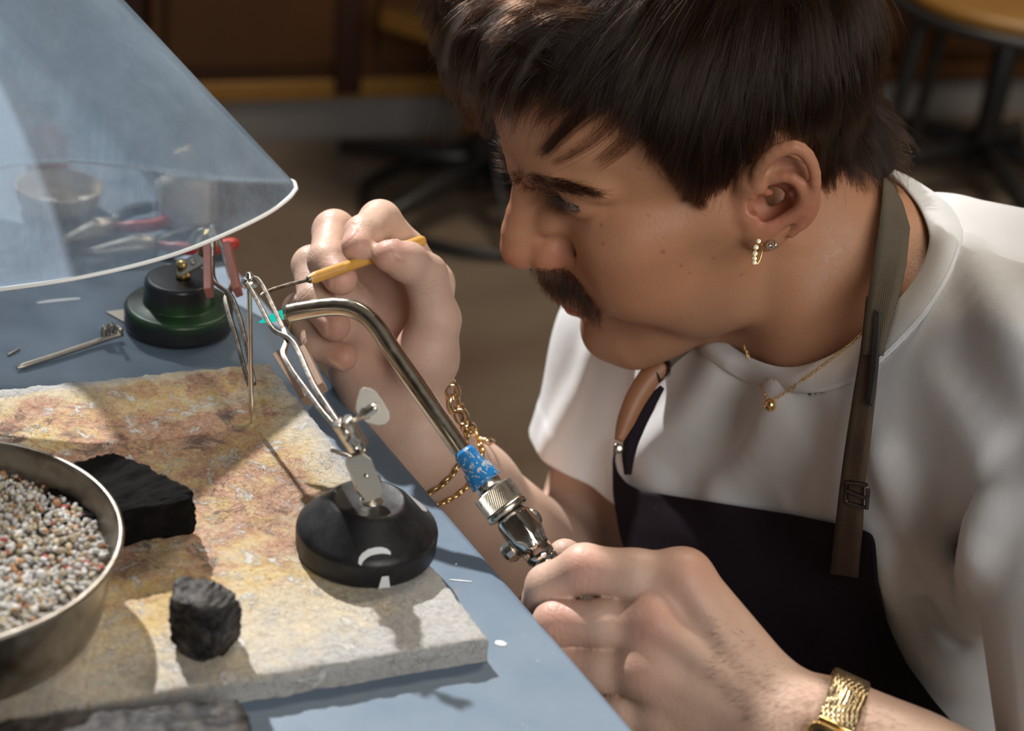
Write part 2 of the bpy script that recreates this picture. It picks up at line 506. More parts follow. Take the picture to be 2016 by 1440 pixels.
def m_fibre(name, a, b):
    m = mat(name, a, 0.6); n = NT(m)
    n.color(n.mix(n.noise(300, 4, 0.6, 0.4, co=n.mapping(scale=(1, 1, 3))), a, b)); n.bump(n.noise(700, 3), 0.2, 0.0004); return m
M_GRIP = m_fibre('brown_fibre_grip', (0.25, 0.15, 0.10), (0.36, 0.24, 0.17))
M_REDGRIP = m_fibre('red_brown_fibre_grip', (0.25, 0.085, 0.065), (0.33, 0.13, 0.10))

def m_black():
    m = mat('black_cast_base', (0.018, 0.018, 0.019), 0.45, Specular_IOR_Level=0.3); n = NT(m)
    d = n.ramp(n.noise(70, 6, 0.65, 0.6), [(0.5, 0), (0.8, 1)])
    c = n.mix(n.math('MULTIPLY', d, 0.5), (0.008, 0.008, 0.009), (0.035, 0.033, 0.031))
    sp = n.ramp(n.vor(420), [(0.0, 1), (0.06, 1), (0.10, 0)]); g = n.ramp(n.noise(50, 3), [(0.58, 0), (0.68, 1)])
    c = n.mix(n.math('MULTIPLY', sp, g), c, (0.35, 0.34, 0.33))
    n.color(c); n.rough(n.ramp(n.noise(90, 4), [(0.3, 0.32), (0.7, 0.58)])); n.bump(n.noise(500, 3), 0.15, 0.0004); return m
M_BLACK = m_black()
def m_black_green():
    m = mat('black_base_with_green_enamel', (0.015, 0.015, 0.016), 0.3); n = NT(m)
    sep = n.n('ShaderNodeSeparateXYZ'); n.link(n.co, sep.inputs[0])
    g = n.math('MULTIPLY', n.ramp(n.noise(45, 3), [(0.35, 0), (0.6, 1)]), n.ramp(n.math('MULTIPLY', sep.outputs[2], 1000 / 32.0), [(0.28, 0), (0.44, 1), (0.62, 1), (0.75, 0)]))  # green reflection around the ledge, painted into the base colour
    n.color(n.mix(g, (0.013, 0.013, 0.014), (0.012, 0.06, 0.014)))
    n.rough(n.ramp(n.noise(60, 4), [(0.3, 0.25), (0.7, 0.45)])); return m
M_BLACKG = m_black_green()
M_SCUFF = mat('scuffed_bare_patch', (0.33, 0.33, 0.34), 0.5)
M_PAINTMARK = mat('white_paint_mark', (0.62, 0.64, 0.66), 0.6)

def m_coal():
    m = mat('charcoal', (0.02, 0.02, 0.02), 0.9, Specular_IOR_Level=0.08); n = NT(m)
    ash = n.ramp(n.noise(90, 7, 0.7, 0.8), [(0.5, 0), (0.78, 1)])
    c = n.mix(n.math('MULTIPLY', ash, 0.4), (0.0045, 0.0042, 0.0044), (0.026, 0.023, 0.022))
    dot = n.ramp(n.vor(900), [(0.0, 1), (0.06, 1), (0.1, 0)]); g = n.ramp(n.noise(130, 3), [(0.6, 0), (0.7, 1)])
    c = n.mix(n.math('MULTIPLY', dot, n.math('MULTIPLY', g, 0.7)), c, (0.22, 0.2, 0.18))
    n.color(c)
    n.bump(n.math('ADD', n.noise(420, 6, 0.7), n.noise(90, 4)), 0.5, 0.0012); return m
M_COAL = m_coal()
def m_coal_ash():
    m = mat('ashy_charcoal', (0.03, 0.03, 0.03), 0.6, Specular_IOR_Level=0.2); n = NT(m)
    sep = n.n('ShaderNodeSeparateXYZ'); n.link(n.co, sep.inputs[0])
    ash = n.ramp(n.noise(70, 6, 0.65, 0.8), [(0.44, 0), (0.62, 1)])
    n.color(n.mix(n.math('MULTIPLY', ash, 0.7), (0.008, 0.0075, 0.0078), (0.085, 0.076, 0.07)))
    n.rough(n.ramp(n.noise(200, 4), [(0.3, 0.3), (0.7, 0.7)])); n.bump(n.noise(260, 6, 0.7), 0.5, 0.0012); return m
M_COALASH = m_coal_ash()

def m_grain():
    m = mat('pumice_grain', (0.7, 0.68, 0.62), 0.8); n = NT(m)
    n.color(n.mix(0.3, n.attr('tint', 'Color'), n.ramp(n.noise(900, 3), [(0.3, 0.4), (0.7, 1.0)]), 'MULTIPLY')); n.bump(n.noise(1500, 3), 0.4, 0.0005); return m
M_GRAIN = m_grain()

def m_blue():
    m = mat('chipped_blue_paint', (0.02, 0.18, 0.5), 0.35); n = NT(m)
    chip = n.ramp(n.noise(330, 5, 0.6, 1.2), [(0.55, 0), (0.6, 1)])
    n.color(n.mix(chip, (0.012, 0.17, 0.42), (0.48, 0.46, 0.42))); return m
M_BLUE = m_blue()
def m_pickwood():
    m = mat('amber_pick_handle', (0.6, 0.32, 0.06), 0.35); n = NT(m)
    n.color(n.mix(n.noise(260, 4, co=n.mapping(scale=(1, 1, 1))), (0.52, 0.25, 0.045), (0.68, 0.38, 0.09))); return m
M_PICK = m_pickwood()
def m_flame():
    m = bpy.data.materials.new('torch_flame'); m.use_nodes = True; t = m.node_tree; t.nodes.clear()
    o = t.nodes.new('ShaderNodeOutputMaterial'); e = t.nodes.new('ShaderNodeEmission'); tr = t.nodes.new('ShaderNodeBsdfTransparent'); mx = t.nodes.new('ShaderNodeMixShader')
    e.inputs[0].default_value = (0.01, 0.62, 0.50, 1); e.inputs[1].default_value = 0.95; mx.inputs[0].default_value = 0.85
    t.links.new(tr.outputs[0], mx.inputs[1]); t.links.new(e.outputs[0], mx.inputs[2]); t.links.new(mx.outputs[0], o.inputs[0]); return m
M_FLAME = m_flame()
M_REDHOSE = mat('red_rubber_hose', (0.45, 0.03, 0.02), 0.4)

def m_hood():
    m = bpy.data.materials.new('hazy_clear_plastic'); m.use_nodes = True; n = NT(m); t = m.node_tree
    b = n.b; b.inputs['Base Color'].default_value = (0.62, 0.72, 0.80, 1); b.inputs['Roughness'].default_value = 0.35
    n.color(n.mix(n.math('MULTIPLY', n.attr('scorch'), n.ramp(n.noise(30, 6, 0.65), [(0.3, 0.3), (0.7, 1)])), n.mix(n.ramp(n.noise(12, 8, 0.68, 0.8), [(0.32, 0), (0.68, 1)]), (0.17, 0.24, 0.32), (0.42, 0.50, 0.58)), (0.17, 0.11, 0.06)))
    tl = n.n('ShaderNodeBsdfTranslucent'); tl.inputs[0].default_value = (0.34, 0.44, 0.55, 1)
    tr = n.n('ShaderNodeBsdfTransparent'); tr.inputs[0].default_value = (0.90, 0.93, 0.95, 1)
    m1 = n.n('ShaderNodeMixShader'); m1.inputs[0].default_value = 0.55
    n.link(b.outputs[0], m1.inputs[1]); n.link(tl.outputs[0], m1.inputs[2])
    rf = n.n('ShaderNodeBsdfRefraction'); rf.inputs['IOR'].default_value = 1.03; rf.inputs['Roughness'].default_value = 0.22; rf.inputs[0].default_value = (0.88, 0.92, 0.95, 1)
    m0 = n.n('ShaderNodeMixShader'); m0.inputs[0].default_value = 0.6; n.link(tr.outputs[0], m0.inputs[1]); n.link(rf.outputs[0], m0.inputs[2])
    m2 = n.n('ShaderNodeMixShader')
    haze = n.ramp(n.noise(14, 9, 0.70, 0.9), [(0.30, 0.34), (0.50, 0.60), (0.72, 0.88)])
    fine = n.ramp(n.noise(240, 4, 0.7), [(0.3, -0.0), (0.8, 0.16)])
    n.link(n.math('ADD', haze, fine), m2.inputs[0])
    n.link(m0.outputs[0], m2.inputs[1]); n.link(m1.outputs[0], m2.inputs[2])
    n.link(m2.outputs[0], t.nodes['Material Output'].inputs[0]); return m
M_HOOD = m_hood()
M_HOODEDGE = mat('plastic_sheet_edge', (0.80, 0.84, 0.85), 0.3)
# ------------------------------------------------------------------ the room
ZF = -0.85; ZC = 2.55
def m_wood(name, a, b, scale=3.0):
    m = mat(name, a, 0.45); n = NT(m)
    g = n.noise(scale, 6, 0.6, 1.5, co=n.mapping(scale=(1, 1, 0.12)))
    n.color(n.mix(n.ramp(g, [(0.3, 0), (0.7, 1)]), a, b)); return m
M_WOODD = m_wood('dark_stained_wood', (0.050, 0.017, 0.003), (0.078, 0.029, 0.006))
M_WOODR = m_wood('red_brown_wood', (0.024, 0.006, 0.003), (0.036, 0.009, 0.004))
M_WOODA = m_wood('amber_varnished_wood', (0.22, 0.105, 0.018), (0.30, 0.15, 0.03))
def m_floor():
    m = mat('workshop_floor', (0.12, 0.1, 0.085), 0.55); n = NT(m)
    n.color(n.ramp(n.noise(2.6, 6, 0.6, 0.6), [(0.3, (0.14, 0.092, 0.064)), (0.55, (0.20, 0.155, 0.115)), (0.75, (0.23, 0.14, 0.10))]))
    n.rough(n.ramp(n.noise(8, 4), [(0.3, 0.4), (0.7, 0.7)])); return m
M_FLOOR = m_floor()
M_WALL = mat('wall_paint', (0.30, 0.28, 0.25), 0.8)
n_ = NT(M_WALL); n_.color(n_.mix(n_.noise(4, 4), (0.26, 0.24, 0.21), (0.34, 0.32, 0.29)))
M_CEIL = mat('ceiling_paint', (0.45, 0.43, 0.40), 0.9); n_ = NT(M_CEIL); n_.color(n_.mix(n_.noise(3, 3), (0.42, 0.40, 0.37), (0.48, 0.46, 0.43)))
M_PLINTH = mat('grey_plinth', (0.20, 0.19, 0.185), 0.6); n_ = NT(M_PLINTH); n_.color(n_.mix(n_.noise(6, 4), (0.18, 0.17, 0.165), (0.23, 0.22, 0.215)))
M_BLKPL = mat('black_chair_plastic', (0.012, 0.012, 0.013), 0.4)
M_BLKFAB = mat('black_chair_fabric', (0.014, 0.013, 0.013), 0.9)

RX0, RX1, RY0, RY1 = -2.7, 3.0, -2.3, 4.3
def slab(name, lo, hi, m):
    bm = bmesh.new(); lo = Vector(lo); hi = Vector(hi); add_box(bm, (lo + hi) / 2, hi - lo)
    return tag(bm_obj(name, bm, m, None, smooth=False), kind='structure')
slab('floor', (RX0, RY0, ZF - 0.1), (RX1, RY1, ZF), M_FLOOR)
slab('wall_back', (RX0, RY1, ZF), (RX1, RY1 + 0.1, ZC), M_WALL)
slab('wall_left', (RX0 - 0.1, RY0, ZF), (RX0, RY1, ZC), M_WALL)
slab('wall_right', (RX1, RY0, ZF), (RX1 + 0.1, RY1, ZC), M_WALL)
slab('wall_front', (RX0, RY0 - 0.1, ZF), (RX1, RY0, ZC), M_WALL)
# ceiling; unseen skylight added for the sun, shaped to miss the near shoulder
_k = (ZC / -SUN_DIR.z)
sky_hole = [Vector((x - SUN_DIR.x * _k, y - SUN_DIR.y * _k, 0)) for x, y in ((0.0, 0.30), (0.53, 1.18), (-0.50, 1.79), (-1.03, 0.91))]
outer = [Vector(p) for p in ((RX1, RY0, 0), (RX1, RY1, 0), (RX0, RY1, 0), (RX0, RY0, 0))]
bm = bmesh.new()
for i in range(4):
    q = [outer[i], outer[(i + 1) % 4], sky_hole[(i + 1) % 4], sky_hole[i]]
    a = [bm.verts.new((p.x, p.y, ZC)) for p in q]; b = [bm.verts.new((p.x, p.y, ZC + 0.08)) for p in q]
    bm.faces.new(a); bm.faces.new(b[::-1])
    for k in range(4): bm.faces.new((a[k], b[k], b[(k + 1) % 4], a[(k + 1) % 4]))
tag(bm_obj('ceiling', bm, M_CEIL, None, smooth=False), kind='structure')

# cabinets along the back: front line from two floor points
c0, c1 = PZ(455, 282, ZF), PZ(890, 266, ZF)
cx = (c1 - c0); cx /= np.linalg.norm(cx); cy = np.array([-cx[1], cx[0], 0])
def cab_box(name, x0, x1, y0, y1, z0, z1, m, parent, bev=0.004):
    bm = bmesh.new(); M = Matrix((Vector(cx), Vector(cy), Vector((0, 0, 1)))).transposed()
    add_box(bm, Vector(c0 * np.array([1, 1, 0]) + cx * (x0 + x1) / 2 + cy * (y0 + y1) / 2) + Vector((0, 0, (z0 + z1) / 2)), (x1 - x0, y1 - y0, z1 - z0), M)
    return bm_obj(name, bm, m, parent, bevel=bev)
for k, (x0, x1, lab) in enumerate(((-1.25, -0.17, 'dark wooden cupboard with an amber post, behind the clear hood'), (-0.16, 1.10, 'long dark wooden cupboard on a grey plinth behind the swivel chair'), (1.11, 2.0, 'dark wooden cupboard behind the seated person, at the right'))):
    cb = thing('wooden_cupboard', lab, 'cupboard', c0 + cx * (x0 + x1) / 2 + cy * 0.25, 'cupboards along the back wall')
    cab_box('plinth', x0, x1, 0.0, 0.5, ZF, ZF + 0.085, M_PLINTH, cb)
    cab_box('carcass', x0, x1, 0.012, 0.5, ZF + 0.086, ZF + 0.95, M_WOODD, cb)
    nd = 2 if x1 - x0 < 1.15 else 3
    for d in range(nd):
        a0 = x0 + (x1 - x0) * d / nd; a1 = x0 + (x1 - x0) * (d + 1) / nd
        dr = cab_box('door', a0 + 0.03, a1 - 0.03, -0.006, 0.011, ZF + 0.16, ZF + 0.90, M_WOODD, cb)
        cab_box('stile', a1 - 0.06, a1 - 0.004, -0.02, -0.007, ZF + 0.10, ZF + 0.93, M_WOODA if (k == 0 and d == 0) else M_WOODR, cb)
    cab_box('rail', x0 + 0.01, x1 - 0.01, -0.014, 0.0, ZF + 0.09, ZF + 0.13, M_WOODA if k == 1 else M_WOODD, cb)

# wooden work table in the middle distance: its corner shows at the top, its leg by the chair
lgp = PZ(910, 292, ZF) - cy * 0.07
wt = thing('wooden_bench', 'low amber wooden bench with square legs behind the person\'s hair', 'bench', lgp)
ly = lgp[1] - 0.03
zt = None
tl0 = PY(765, 22, ly - 0.10); zt = tl0[2]
bm = bmesh.new(); o = [PZ(748, 14, zt), PZ(960, 78, zt), PZ(960, 78, zt) + cx * 0.78, PZ(748, 14, zt) + cx * 0.78]
a = [bm.verts.new(p) for p in o]; b = [bm.verts.new(p - np.array([0, 0, 0.04])) for p in o]; bm.faces.new(a); bm.faces.new(b[::-1])
for i in range(4): bm.faces.new((a[i], b[i], b[(i + 1) % 4], a[(i + 1) % 4]))
bm_obj('bench_top', bm, M_WOODA, wt, bevel=0.004)
for q in (lgp, lgp + cx * 0.62, lgp - cy * 0.14 + cx * 0.05, lgp - cy * 0.14 + cx * 0.66):
    bm = bmesh.new(); add_box(bm, (q[0], q[1], (ZF + zt - 0.04) / 2), (0.055, 0.055, zt - 0.04 - ZF - 0.001)); bm_obj('leg', bm, M_WOODA, wt, bevel=0.003)

def swivel_chair(c, label, yaw, seat_h=0.5, ring=True, back=True, group='black swivel chairs', castors=True):
    t = thing('swivel_chair', label, 'chair', c, group); c = Vector(c)
    bm = bmesh.new(); add_lathe(bm, [(0.028, 0.05), (0.034, 0.06), (0.034, 0.13), (0.026, 0.14), (0.026, seat_h - 0.06)], c, (0, 0, 1), 24); bm_obj('post', bm, M_BLKPL, t)
    for k in range(5):
        a_ = yaw + 2 * math.pi * k / 5; d_ = Vector((math.cos(a_), math.sin(a_), 0))
        bm = bmesh.new(); add_tube(bm, [c + d_ * 0.02 + Vector((0, 0, 0.10)), c + d_ * 0.15 + Vector((0, 0, 0.088)), c + d_ * 0.29 + Vector((0, 0, 0.066))], [0.024, 0.02, 0.014], 12); lg = bm_obj('base_arm', bm, M_BLKPL, t)
        if not castors: continue
        bm = bmesh.new(); add_lathe(bm, [(0, -0.018), (0.022, -0.018), (0.026, -0.012), (0.026, 0.012), (0.022, 0.018), (0, 0.018)], c + d_ * 0.29 + Vector((0, 0, 0.0265)), Vector((-d_.y, d_.x, 0)), 20); bm_obj('castor', bm, M_BLKPL, lg)
    if ring:
        bm = bmesh.new(); add_tube(bm, [c + Vector((0.22 * math.cos(x_), 0.22 * math.sin(x_), 0.0135 if not castors else 0.2)) for x_ in np.linspace(0, 2 * math.pi, 49)[:-1]], 0.011, 10, closed=True); rg_ = bm_obj('foot_ring', bm, M_BLKPL, t)
        for k in range(3):
            a_ = yaw + 0.5 + 2 * math.pi * k / 3; d_ = Vector((math.cos(a_), math.sin(a_), 0))
            bm = bmesh.new(); add_tube(bm, [c + d_ * 0.03 + Vector((0, 0, 0.14)), c + d_ * 0.216 + Vector((0, 0, 0.0135 if not castors else 0.2))], 0.008, 8); bm_obj('spoke', bm, M_BLKPL, rg_)
    bm = bmesh.new(); add_lathe(bm, [(0, 0), (0.17, 0), (0.20, 0.015), (0.205, 0.04), (0.19, 0.062), (0, 0.07)], c + Vector((0, 0, seat_h - 0.06)), (0, 0, 1), 40); bm_obj('seat', bm, M_BLKFAB, t)
    if back:
        d_ = Vector((math.cos(yaw + 0.9), math.sin(yaw + 0.9), 0)); s_ = Vector((-d_.y, d_.x, 0))
        bm = bmesh.new(); add_tube(bm, [c + d_ * 0.10 + Vector((0, 0, seat_h - 0.03)), c + d_ * 0.24 + Vector((0, 0, seat_h + 0.02)), c + d_ * 0.24 + Vector((0, 0, seat_h + 0.3))], 0.014, 10); bm_obj('back_post', bm, M_BLKPL, t)
        bm = bmesh.new(); add_box(bm, c + d_ * 0.25 + Vector((0, 0, seat_h + 0.32)), (0.05, 0.38, 0.24), Matrix((d_, s_, Vector((0, 0, 1)))).transposed()); bm_obj('backrest', bm, M_BLKFAB, t, bevel=0.02, segs=3)
    return t
swivel_chair(PZ(945, 415, ZF), 'black swivel chair on a ring-shaped foot, behind the person\'s nose', 0.35, 0.62, castors=False)
swivel_chair(PZ(1915, 375, ZF), 'black swivel chair in the dark behind the person\'s shoulder', 1.1, 0.55, ring=False)
# bent-wood stool at the top right
sq_ = PZ(2010, 250, ZF); st_ = thing('wooden_stool', 'wooden stool with a black metal frame at the top right corner', 'stool', sq_)
zs = ZF + 0.62
bm = bmesh.new(); c_ = Vector(PZ(1990, 20, zs)); add_lathe(bm, [(0, 0), (0.15, 0), (0.165, 0.008), (0.165, 0.022), (0.15, 0.03), (0, 0.03)], c_, (0, 0, 1), 40); bm_obj('seat', bm, M_WOODA, st_)
bm = bmesh.new(); add_tube(bm, [c_ + Vector((0.172 * math.cos(x_), 0.172 * math.sin(x_), 0.0)) for x_ in np.linspace(0, 2 * math.pi, 41)[:-1]], 0.009, 8, closed=True); bm_obj('rim', bm, M_BLKPL, st_)
for k in range(4):
    a_ = 0.4 + k * math.pi / 2; d_ = Vector((math.cos(a_), math.sin(a_), 0))
    bm = bmesh.new(); add_tube(bm, [c_ + d_ * 0.15 + Vector((0, 0, -0.004)), Vector((c_.x, c_.y, ZF + 0.001)) + d_ * 0.2], 0.011, 10); bm_obj('leg', bm, M_BLKPL, st_)
# ------------------------------------------------------------------ workbench
E0 = PZ(470, 530, 0.0); E1 = PZ(1255, 1440, 0.0)
ED = (E1 - E0) / np.linalg.norm(E1 - E0)              # along the bench's front edge, towards the camera
EN = np.array([ED[1], -ED[0], 0.0])                   # across the bench, away from the person
bench = thing('workbench', 'blue-grey painted metal workbench the soldering board lies on', 'workbench', (-0.35, 0.75, -0.85))
def bench_pt(s, w, z=0.0): return E0 + ED * s + EN * w + np.array([0, 0, z])
bm = bmesh.new()
o = [bench_pt(-0.55, 0), bench_pt(1.05, 0), bench_pt(1.05, 0.8), bench_pt(-0.55, 0.8)]
a = [bm.verts.new(p) for p in o]; b = [bm.verts.new(p - np.array([0, 0, 0.035])) for p in o]
bm.faces.new(a); bm.faces.new(b[::-1])
for i in range(4): bm.faces.new((a[i], b[i], b[(i + 1) % 4], a[(i + 1) % 4]))
bm_obj('bench_top', bm, M_TABLE, bench, bevel=0.004, segs=3)
for s, w in ((-0.5, 0.06), (1.0, 0.06), (-0.5, 0.74), (1.0, 0.74)):
    bm = bmesh.new(); p = bench_pt(s, w); add_box(bm, (p[0], p[1], -0.443), (0.05, 0.05, 0.815))
    bm_obj('leg', bm, M_TABLE, bench, bevel=0.003)
# white smears and drips on the paint
def smear(pts, width, z, parent, m=M_PAINTMARK, name='paint_mark', th=0.0003):
    bm = bmesh.new(); c = spline([PZ(*q, z + th / 2) for q in pts], 14)
    w = [width * (0.45 + 0.55 * math.sin(math.pi * (i + 0.6) / 14.2)) for i in range(14)]
    L, R_ = [], []
    for i in range(14):
        t = c[min(i + 1, 13)] - c[max(i - 1, 0)]; nn = np.array([-t[1], t[0], 0]); nn /= np.linalg.norm(nn)
        L.append(bm.verts.new(c[i] + nn * w[i] / 2)); R_.append(bm.verts.new(c[i] - nn * w[i] / 2))
    for i in range(13): bm.faces.new((L[i], L[i + 1], R_[i + 1], R_[i]))
    ob = bm_obj(name, bm, m, parent); md = ob.modifiers.new('s', 'SOLIDIFY'); md.thickness = th; md.offset = 0
    return ob
smear([(72, 597), (110, 592), (158, 588)], 0.0035, 0.0, bench)
smear([(975, 1265), (986, 1268), (997, 1271)], 0.004, 0.0, bench)
smear([(885, 1142), (930, 1146)], 0.0009, 0.0, bench)
smear([(895, 1110), (900, 1111)], 0.0012, 0.0, bench)

# ------------------------------------------------------------------ soldering board
ZB = 0.013
BA, BB, BC = PZ(963, 1255, ZB), PZ(528, 712, ZB), PZ(0, 762, ZB)
bu = BA - BB; bl = np.linalg.norm(bu); bu = bu / bl
bw = (BC - BB); bw /= np.linalg.norm(bw); bw = bw * 0.5 + 0.5 * np.array([-0.900, -0.4354, 0]); bw /= np.linalg.norm(bw)
nu, nv = 190, 240; BWID = 0.31
us = np.linspace(0, 1, nu); vs = np.linspace(0, 1, nv)
U_, V_ = np.meshgrid(us, vs, indexing='ij')
pts = BB + U_[..., None] * bl * bu + V_[..., None] * BWID * bw
fl_ = pts.reshape(-1, 3)
edge = np.minimum(np.minimum(U_, 1 - U_) * bl, np.minimum(V_, 1 - V_) * BWID).ravel()
hz = 0.00035 * fbm(fl_, 30, 4, 3) + 0.0004 * np.minimum(0, fbm(fl_, 75, 3, 5) + 0.25) + 0.00025 * fbm(fl_, 220, 2, 9)
hz -= 0.0012 * np.exp(-edge / 0.0012) * (1 + 0.9 * fbm(fl_, 60, 3, 6))
top = fl_.copy(); top[:, 2] += hz
# crumbled outline
push = np.where(edge < 1e-6, 0.0006 * fbm(fl_, 50, 3, 12), 0)
cen = fl_.mean(0); dirc = fl_ - cen; dirc[:, 2] = 0; dirc /= np.maximum(np.linalg.norm(dirc, axis=1, keepdims=True), 1e-6)
top += dirc * push[:, None]
idx = np.arange(nu * nv).reshape(nu, nv)
quads = np.stack([idx[:-1, :-1], idx[1:, :-1], idx[1:, 1:], idx[:-1, 1:]], -1).reshape(-1, 4)
loop = np.concatenate([idx[:, 0], idx[-1, 1:], idx[-2::-1, -1], idx[0, -2:0:-1]])
rows = [loop]; V = [top]; base = len(top)
for f in (0.35, 0.7, 1.0):
    p = top[loop].copy(); p[:, 2] = p[:, 2] * (1 - f) + 0.0002 * f
    p += dirc[loop] * (0.0005 * fbm(p * 1.0 + f, 90, 3, 21))[:, None]
    V.append(p); rows.append(np.arange(base, base + len(loop))); base += len(loop)
sq = []
for r0, r1 in zip(rows[:-1], rows[1:]):
    sq.append(np.stack([r0, np.roll(r0, -1), np.roll(r1, -1), r1], 1))
V = np.vstack(V); quads = np.vstack([quads, *sq])
Bo = np.array([BB[0], BB[1], 0.0])
board = np_mesh_obj('soldering_board', V - Bo, quads, M_BOARD)
board.location = Bo
tag(board, 'white soldering board with ochre, pink and scorched stains', 'soldering board')
bm = bmesh.new(); bm.from_mesh(board.data); bmesh.ops.recalc_face_normals(bm, faces=bm.faces); bm.to_mesh(board.data); bm.free()
# where fluxes and heat have stained it: mostly the middle and far side, the near right corner stays white
d_ = V - BB; un = d_ @ bu / bl; vn = d_ @ bw / BWID
st = 0.95 - 0.75 * np.clip((un - 0.62) / 0.38, 0, 1) ** 1.2 * np.clip(1.25 - vn * 0.75, 0, 1) - 0.45 * np.exp(-vn / 0.05) - 0.3 * np.exp(-un / 0.02)
st += 0.12 * fbm(V, 18, 3, 33); st = np.where(V[:, 2] < ZB - 0.003, 0.12, st)
at = board.data.attributes.new('stain', 'FLOAT', 'POINT'); at.data.foreach_set('value', np.clip(st, 0, 1).astype(np.float32))

# ------------------------------------------------------------------ helper for holders
def strip(bm, pts, w, t, wd):
    """flat metal strip: centre line points, width w along wd, thickness t"""
    wd = Vector(wd).normalized(); rings = []; pts = [Vector(p) for p in pts]
    for i, p in enumerate(pts):
        tt = (pts[min(i + 1, len(pts) - 1)] - pts[max(i - 1, 0)]).normalized()
        x = (wd - tt * wd.dot(tt)).normalized(); y = tt.cross(x)
        ww = w[i] if hasattr(w, '__len__') else w
        rings.append([bm.verts.new(p + x * sx * ww / 2 + y * sy * t / 2) for sx, sy in ((-1, -1), (1, -1), (1, 1), (-1, 1))])
    for a, b in zip(rings[:-1], rings[1:]):
        for k in range(4): bm.faces.new((a[k], a[(k + 1) % 4], b[(k + 1) % 4], b[k]))
    bm.faces.new(rings[0][::-1]); bm.faces.new(rings[-1])

def px_path(pxs, d0, d1, n=None):
    """pixel polyline -> points whose depth runs evenly from d0 to d1 along its length"""
    q = np.array(pxs, float); L = np.concatenate([[0], np.cumsum(np.linalg.norm(np.diff(q, axis=0), axis=1))]); L /= L[-1]
    return [P(x, y, d0 + (d1 - d0) * l) for (x, y), l in zip(q, L)]

VIEW = CR[2]; VRIGHT = CR[0]; VUP = CR[1]
def tweezers(name, label, arms, grips, d_tail, d_tip, m_grip, root):
    t = thing(name, label, 'tweezers', root, 'cross-locking soldering tweezers')
    for k, a in enumerate(arms):
        q_ = np.array(px_path(a, d_tail, d_tip)); L_ = np.concatenate([[0], np.cumsum(np.linalg.norm(np.diff(q_, axis=0), axis=1))]); s__ = np.linspace(0, L_[-1], 200)
        q_ = np.stack([np.interp(s__, L_, q_[:, j]) for j in range(3)], 1)
        for _ in range(3): q_[4:-4] = np.mean([q_[4 + o:len(q_) - 4 + o] for o in range(-4, 5)], axis=0)
        p = q_[np.linspace(0, 199, 40).astype(int)]
        p = [q + VIEW * (0.0009 if k else -0.0009) for q in p]
        w = [0.0058 - 0.0036 * (i / 39) ** 1.5 for i in range(40)]
        bm = bmesh.new(); strip(bm, p[:27], w[:27], 0.0022, VIEW)
        bm_obj('arm', bm, M_TWEEZ, t, bevel=0.0003)
        bm = bmesh.new(); strip(bm, p[26:], w[26:], 0.0020, VIEW)
        bm_obj('tip', bm, M_BURNT, t, bevel=0.0003)
    for g, side in grips:
        p = px_path(g, 0, 1); n_ = len(g)
        # grips lie along the outer faces of the arms
        q = [P(x, y, dd) for (x, y), dd in zip(g, side)]
        a, b = Vector(q[0]), Vector(q[1]); R = frame_from(b - a, VIEW)
        bm = bmesh.new(); add_box(bm, (a + b) / 2, (0.0040, 0.0072, (b - a).length), R)
        bm_obj('grip', bm, m_grip, t, bevel=0.0004)
    return t

# ------------------------------------------------------------------ near third hand
nb = PZ(720, 1082, ZB + 0.0004); nb_v = Vector(nb)
th1 = thing('third_hand_stand', 'black domed third-hand stand with a pale scuff, on the soldering board', 'third hand', nb)
bm = bmesh.new()
add_lathe(bm, [(0, 0), (0.0295, 0), (0.0312, 0.0008), (0.0321, 0.003), (0.0323, 0.0112), (0.0318, 0.0132), (0.0300, 0.0150), (0.0182, 0.0262), (0.0164, 0.0275), (0.0152, 0.0277), (0.0134, 0.0269), (0.006, 0.0267), (0, 0.0267)], nb, (0, 0, 1), 72)
base1 = bm_obj('base', bm, M_BLACK, th1)
# bare scuffed flats and drips on the cone of the base
def cone_mark(az0, az1, r0, r1, mt, name='scuff'):
    bm = bmesh.new(); n_ = 10; L = []
    def zc(r): return 0.0150 + (0.0300 - r) / (0.0300 - 0.0182) * 0.0112
    A, B = [], []
    for i in range(n_ + 1):
        az = az0 + (az1 - az0) * i / n_; bulge = math.sin(math.pi * i / n_) ** 0.5
        rm = (r0 + r1) / 2; ra = rm - (rm - r0) * bulge; rb = rm + (r1 - rm) * bulge
        A.append(bm.verts.new(nb_v + Vector((ra * math.cos(az), ra * math.sin(az), zc(ra) + 0.0003)))); B.append(bm.verts.new(nb_v + Vector((rb * math.cos(az), rb * math.sin(az), zc(rb) + 0.0003))))
    for i in range(n_):
        try: bm.faces.new((A[i], A[i + 1], B[i + 1], B[i]))
        except ValueError: pass
    ob = bm_obj(name, bm, mt, base1); return ob
cone_mark(math.radians(15), math.radians(75), 0.0195, 0.0300, M_SCUFF)
def on_base(px_, py_):
    """where a sight line meets the cone of the base"""
    for d_ in np.arange(0.74, 0.86, 0.0004):
        q_ = P(px_, py_, d_) - np.array(nb); r_ = math.hypot(q_[0], q_[1])
        if r_ < 0.0323 and 0.012 < q_[2] < (0.0150 + (0.0300 - r_) / (0.0300 - 0.0182) * 0.0112 + 0.0006): return P(px_, py_, d_ - 0.0004)
    return None
cl_ = [(708, 1112), (711, 1102), (718, 1094), (728, 1088), (740, 1085), (752, 1084), (762, 1086), (769, 1090)]
bm = bmesh.new(); A_, B_ = [], []
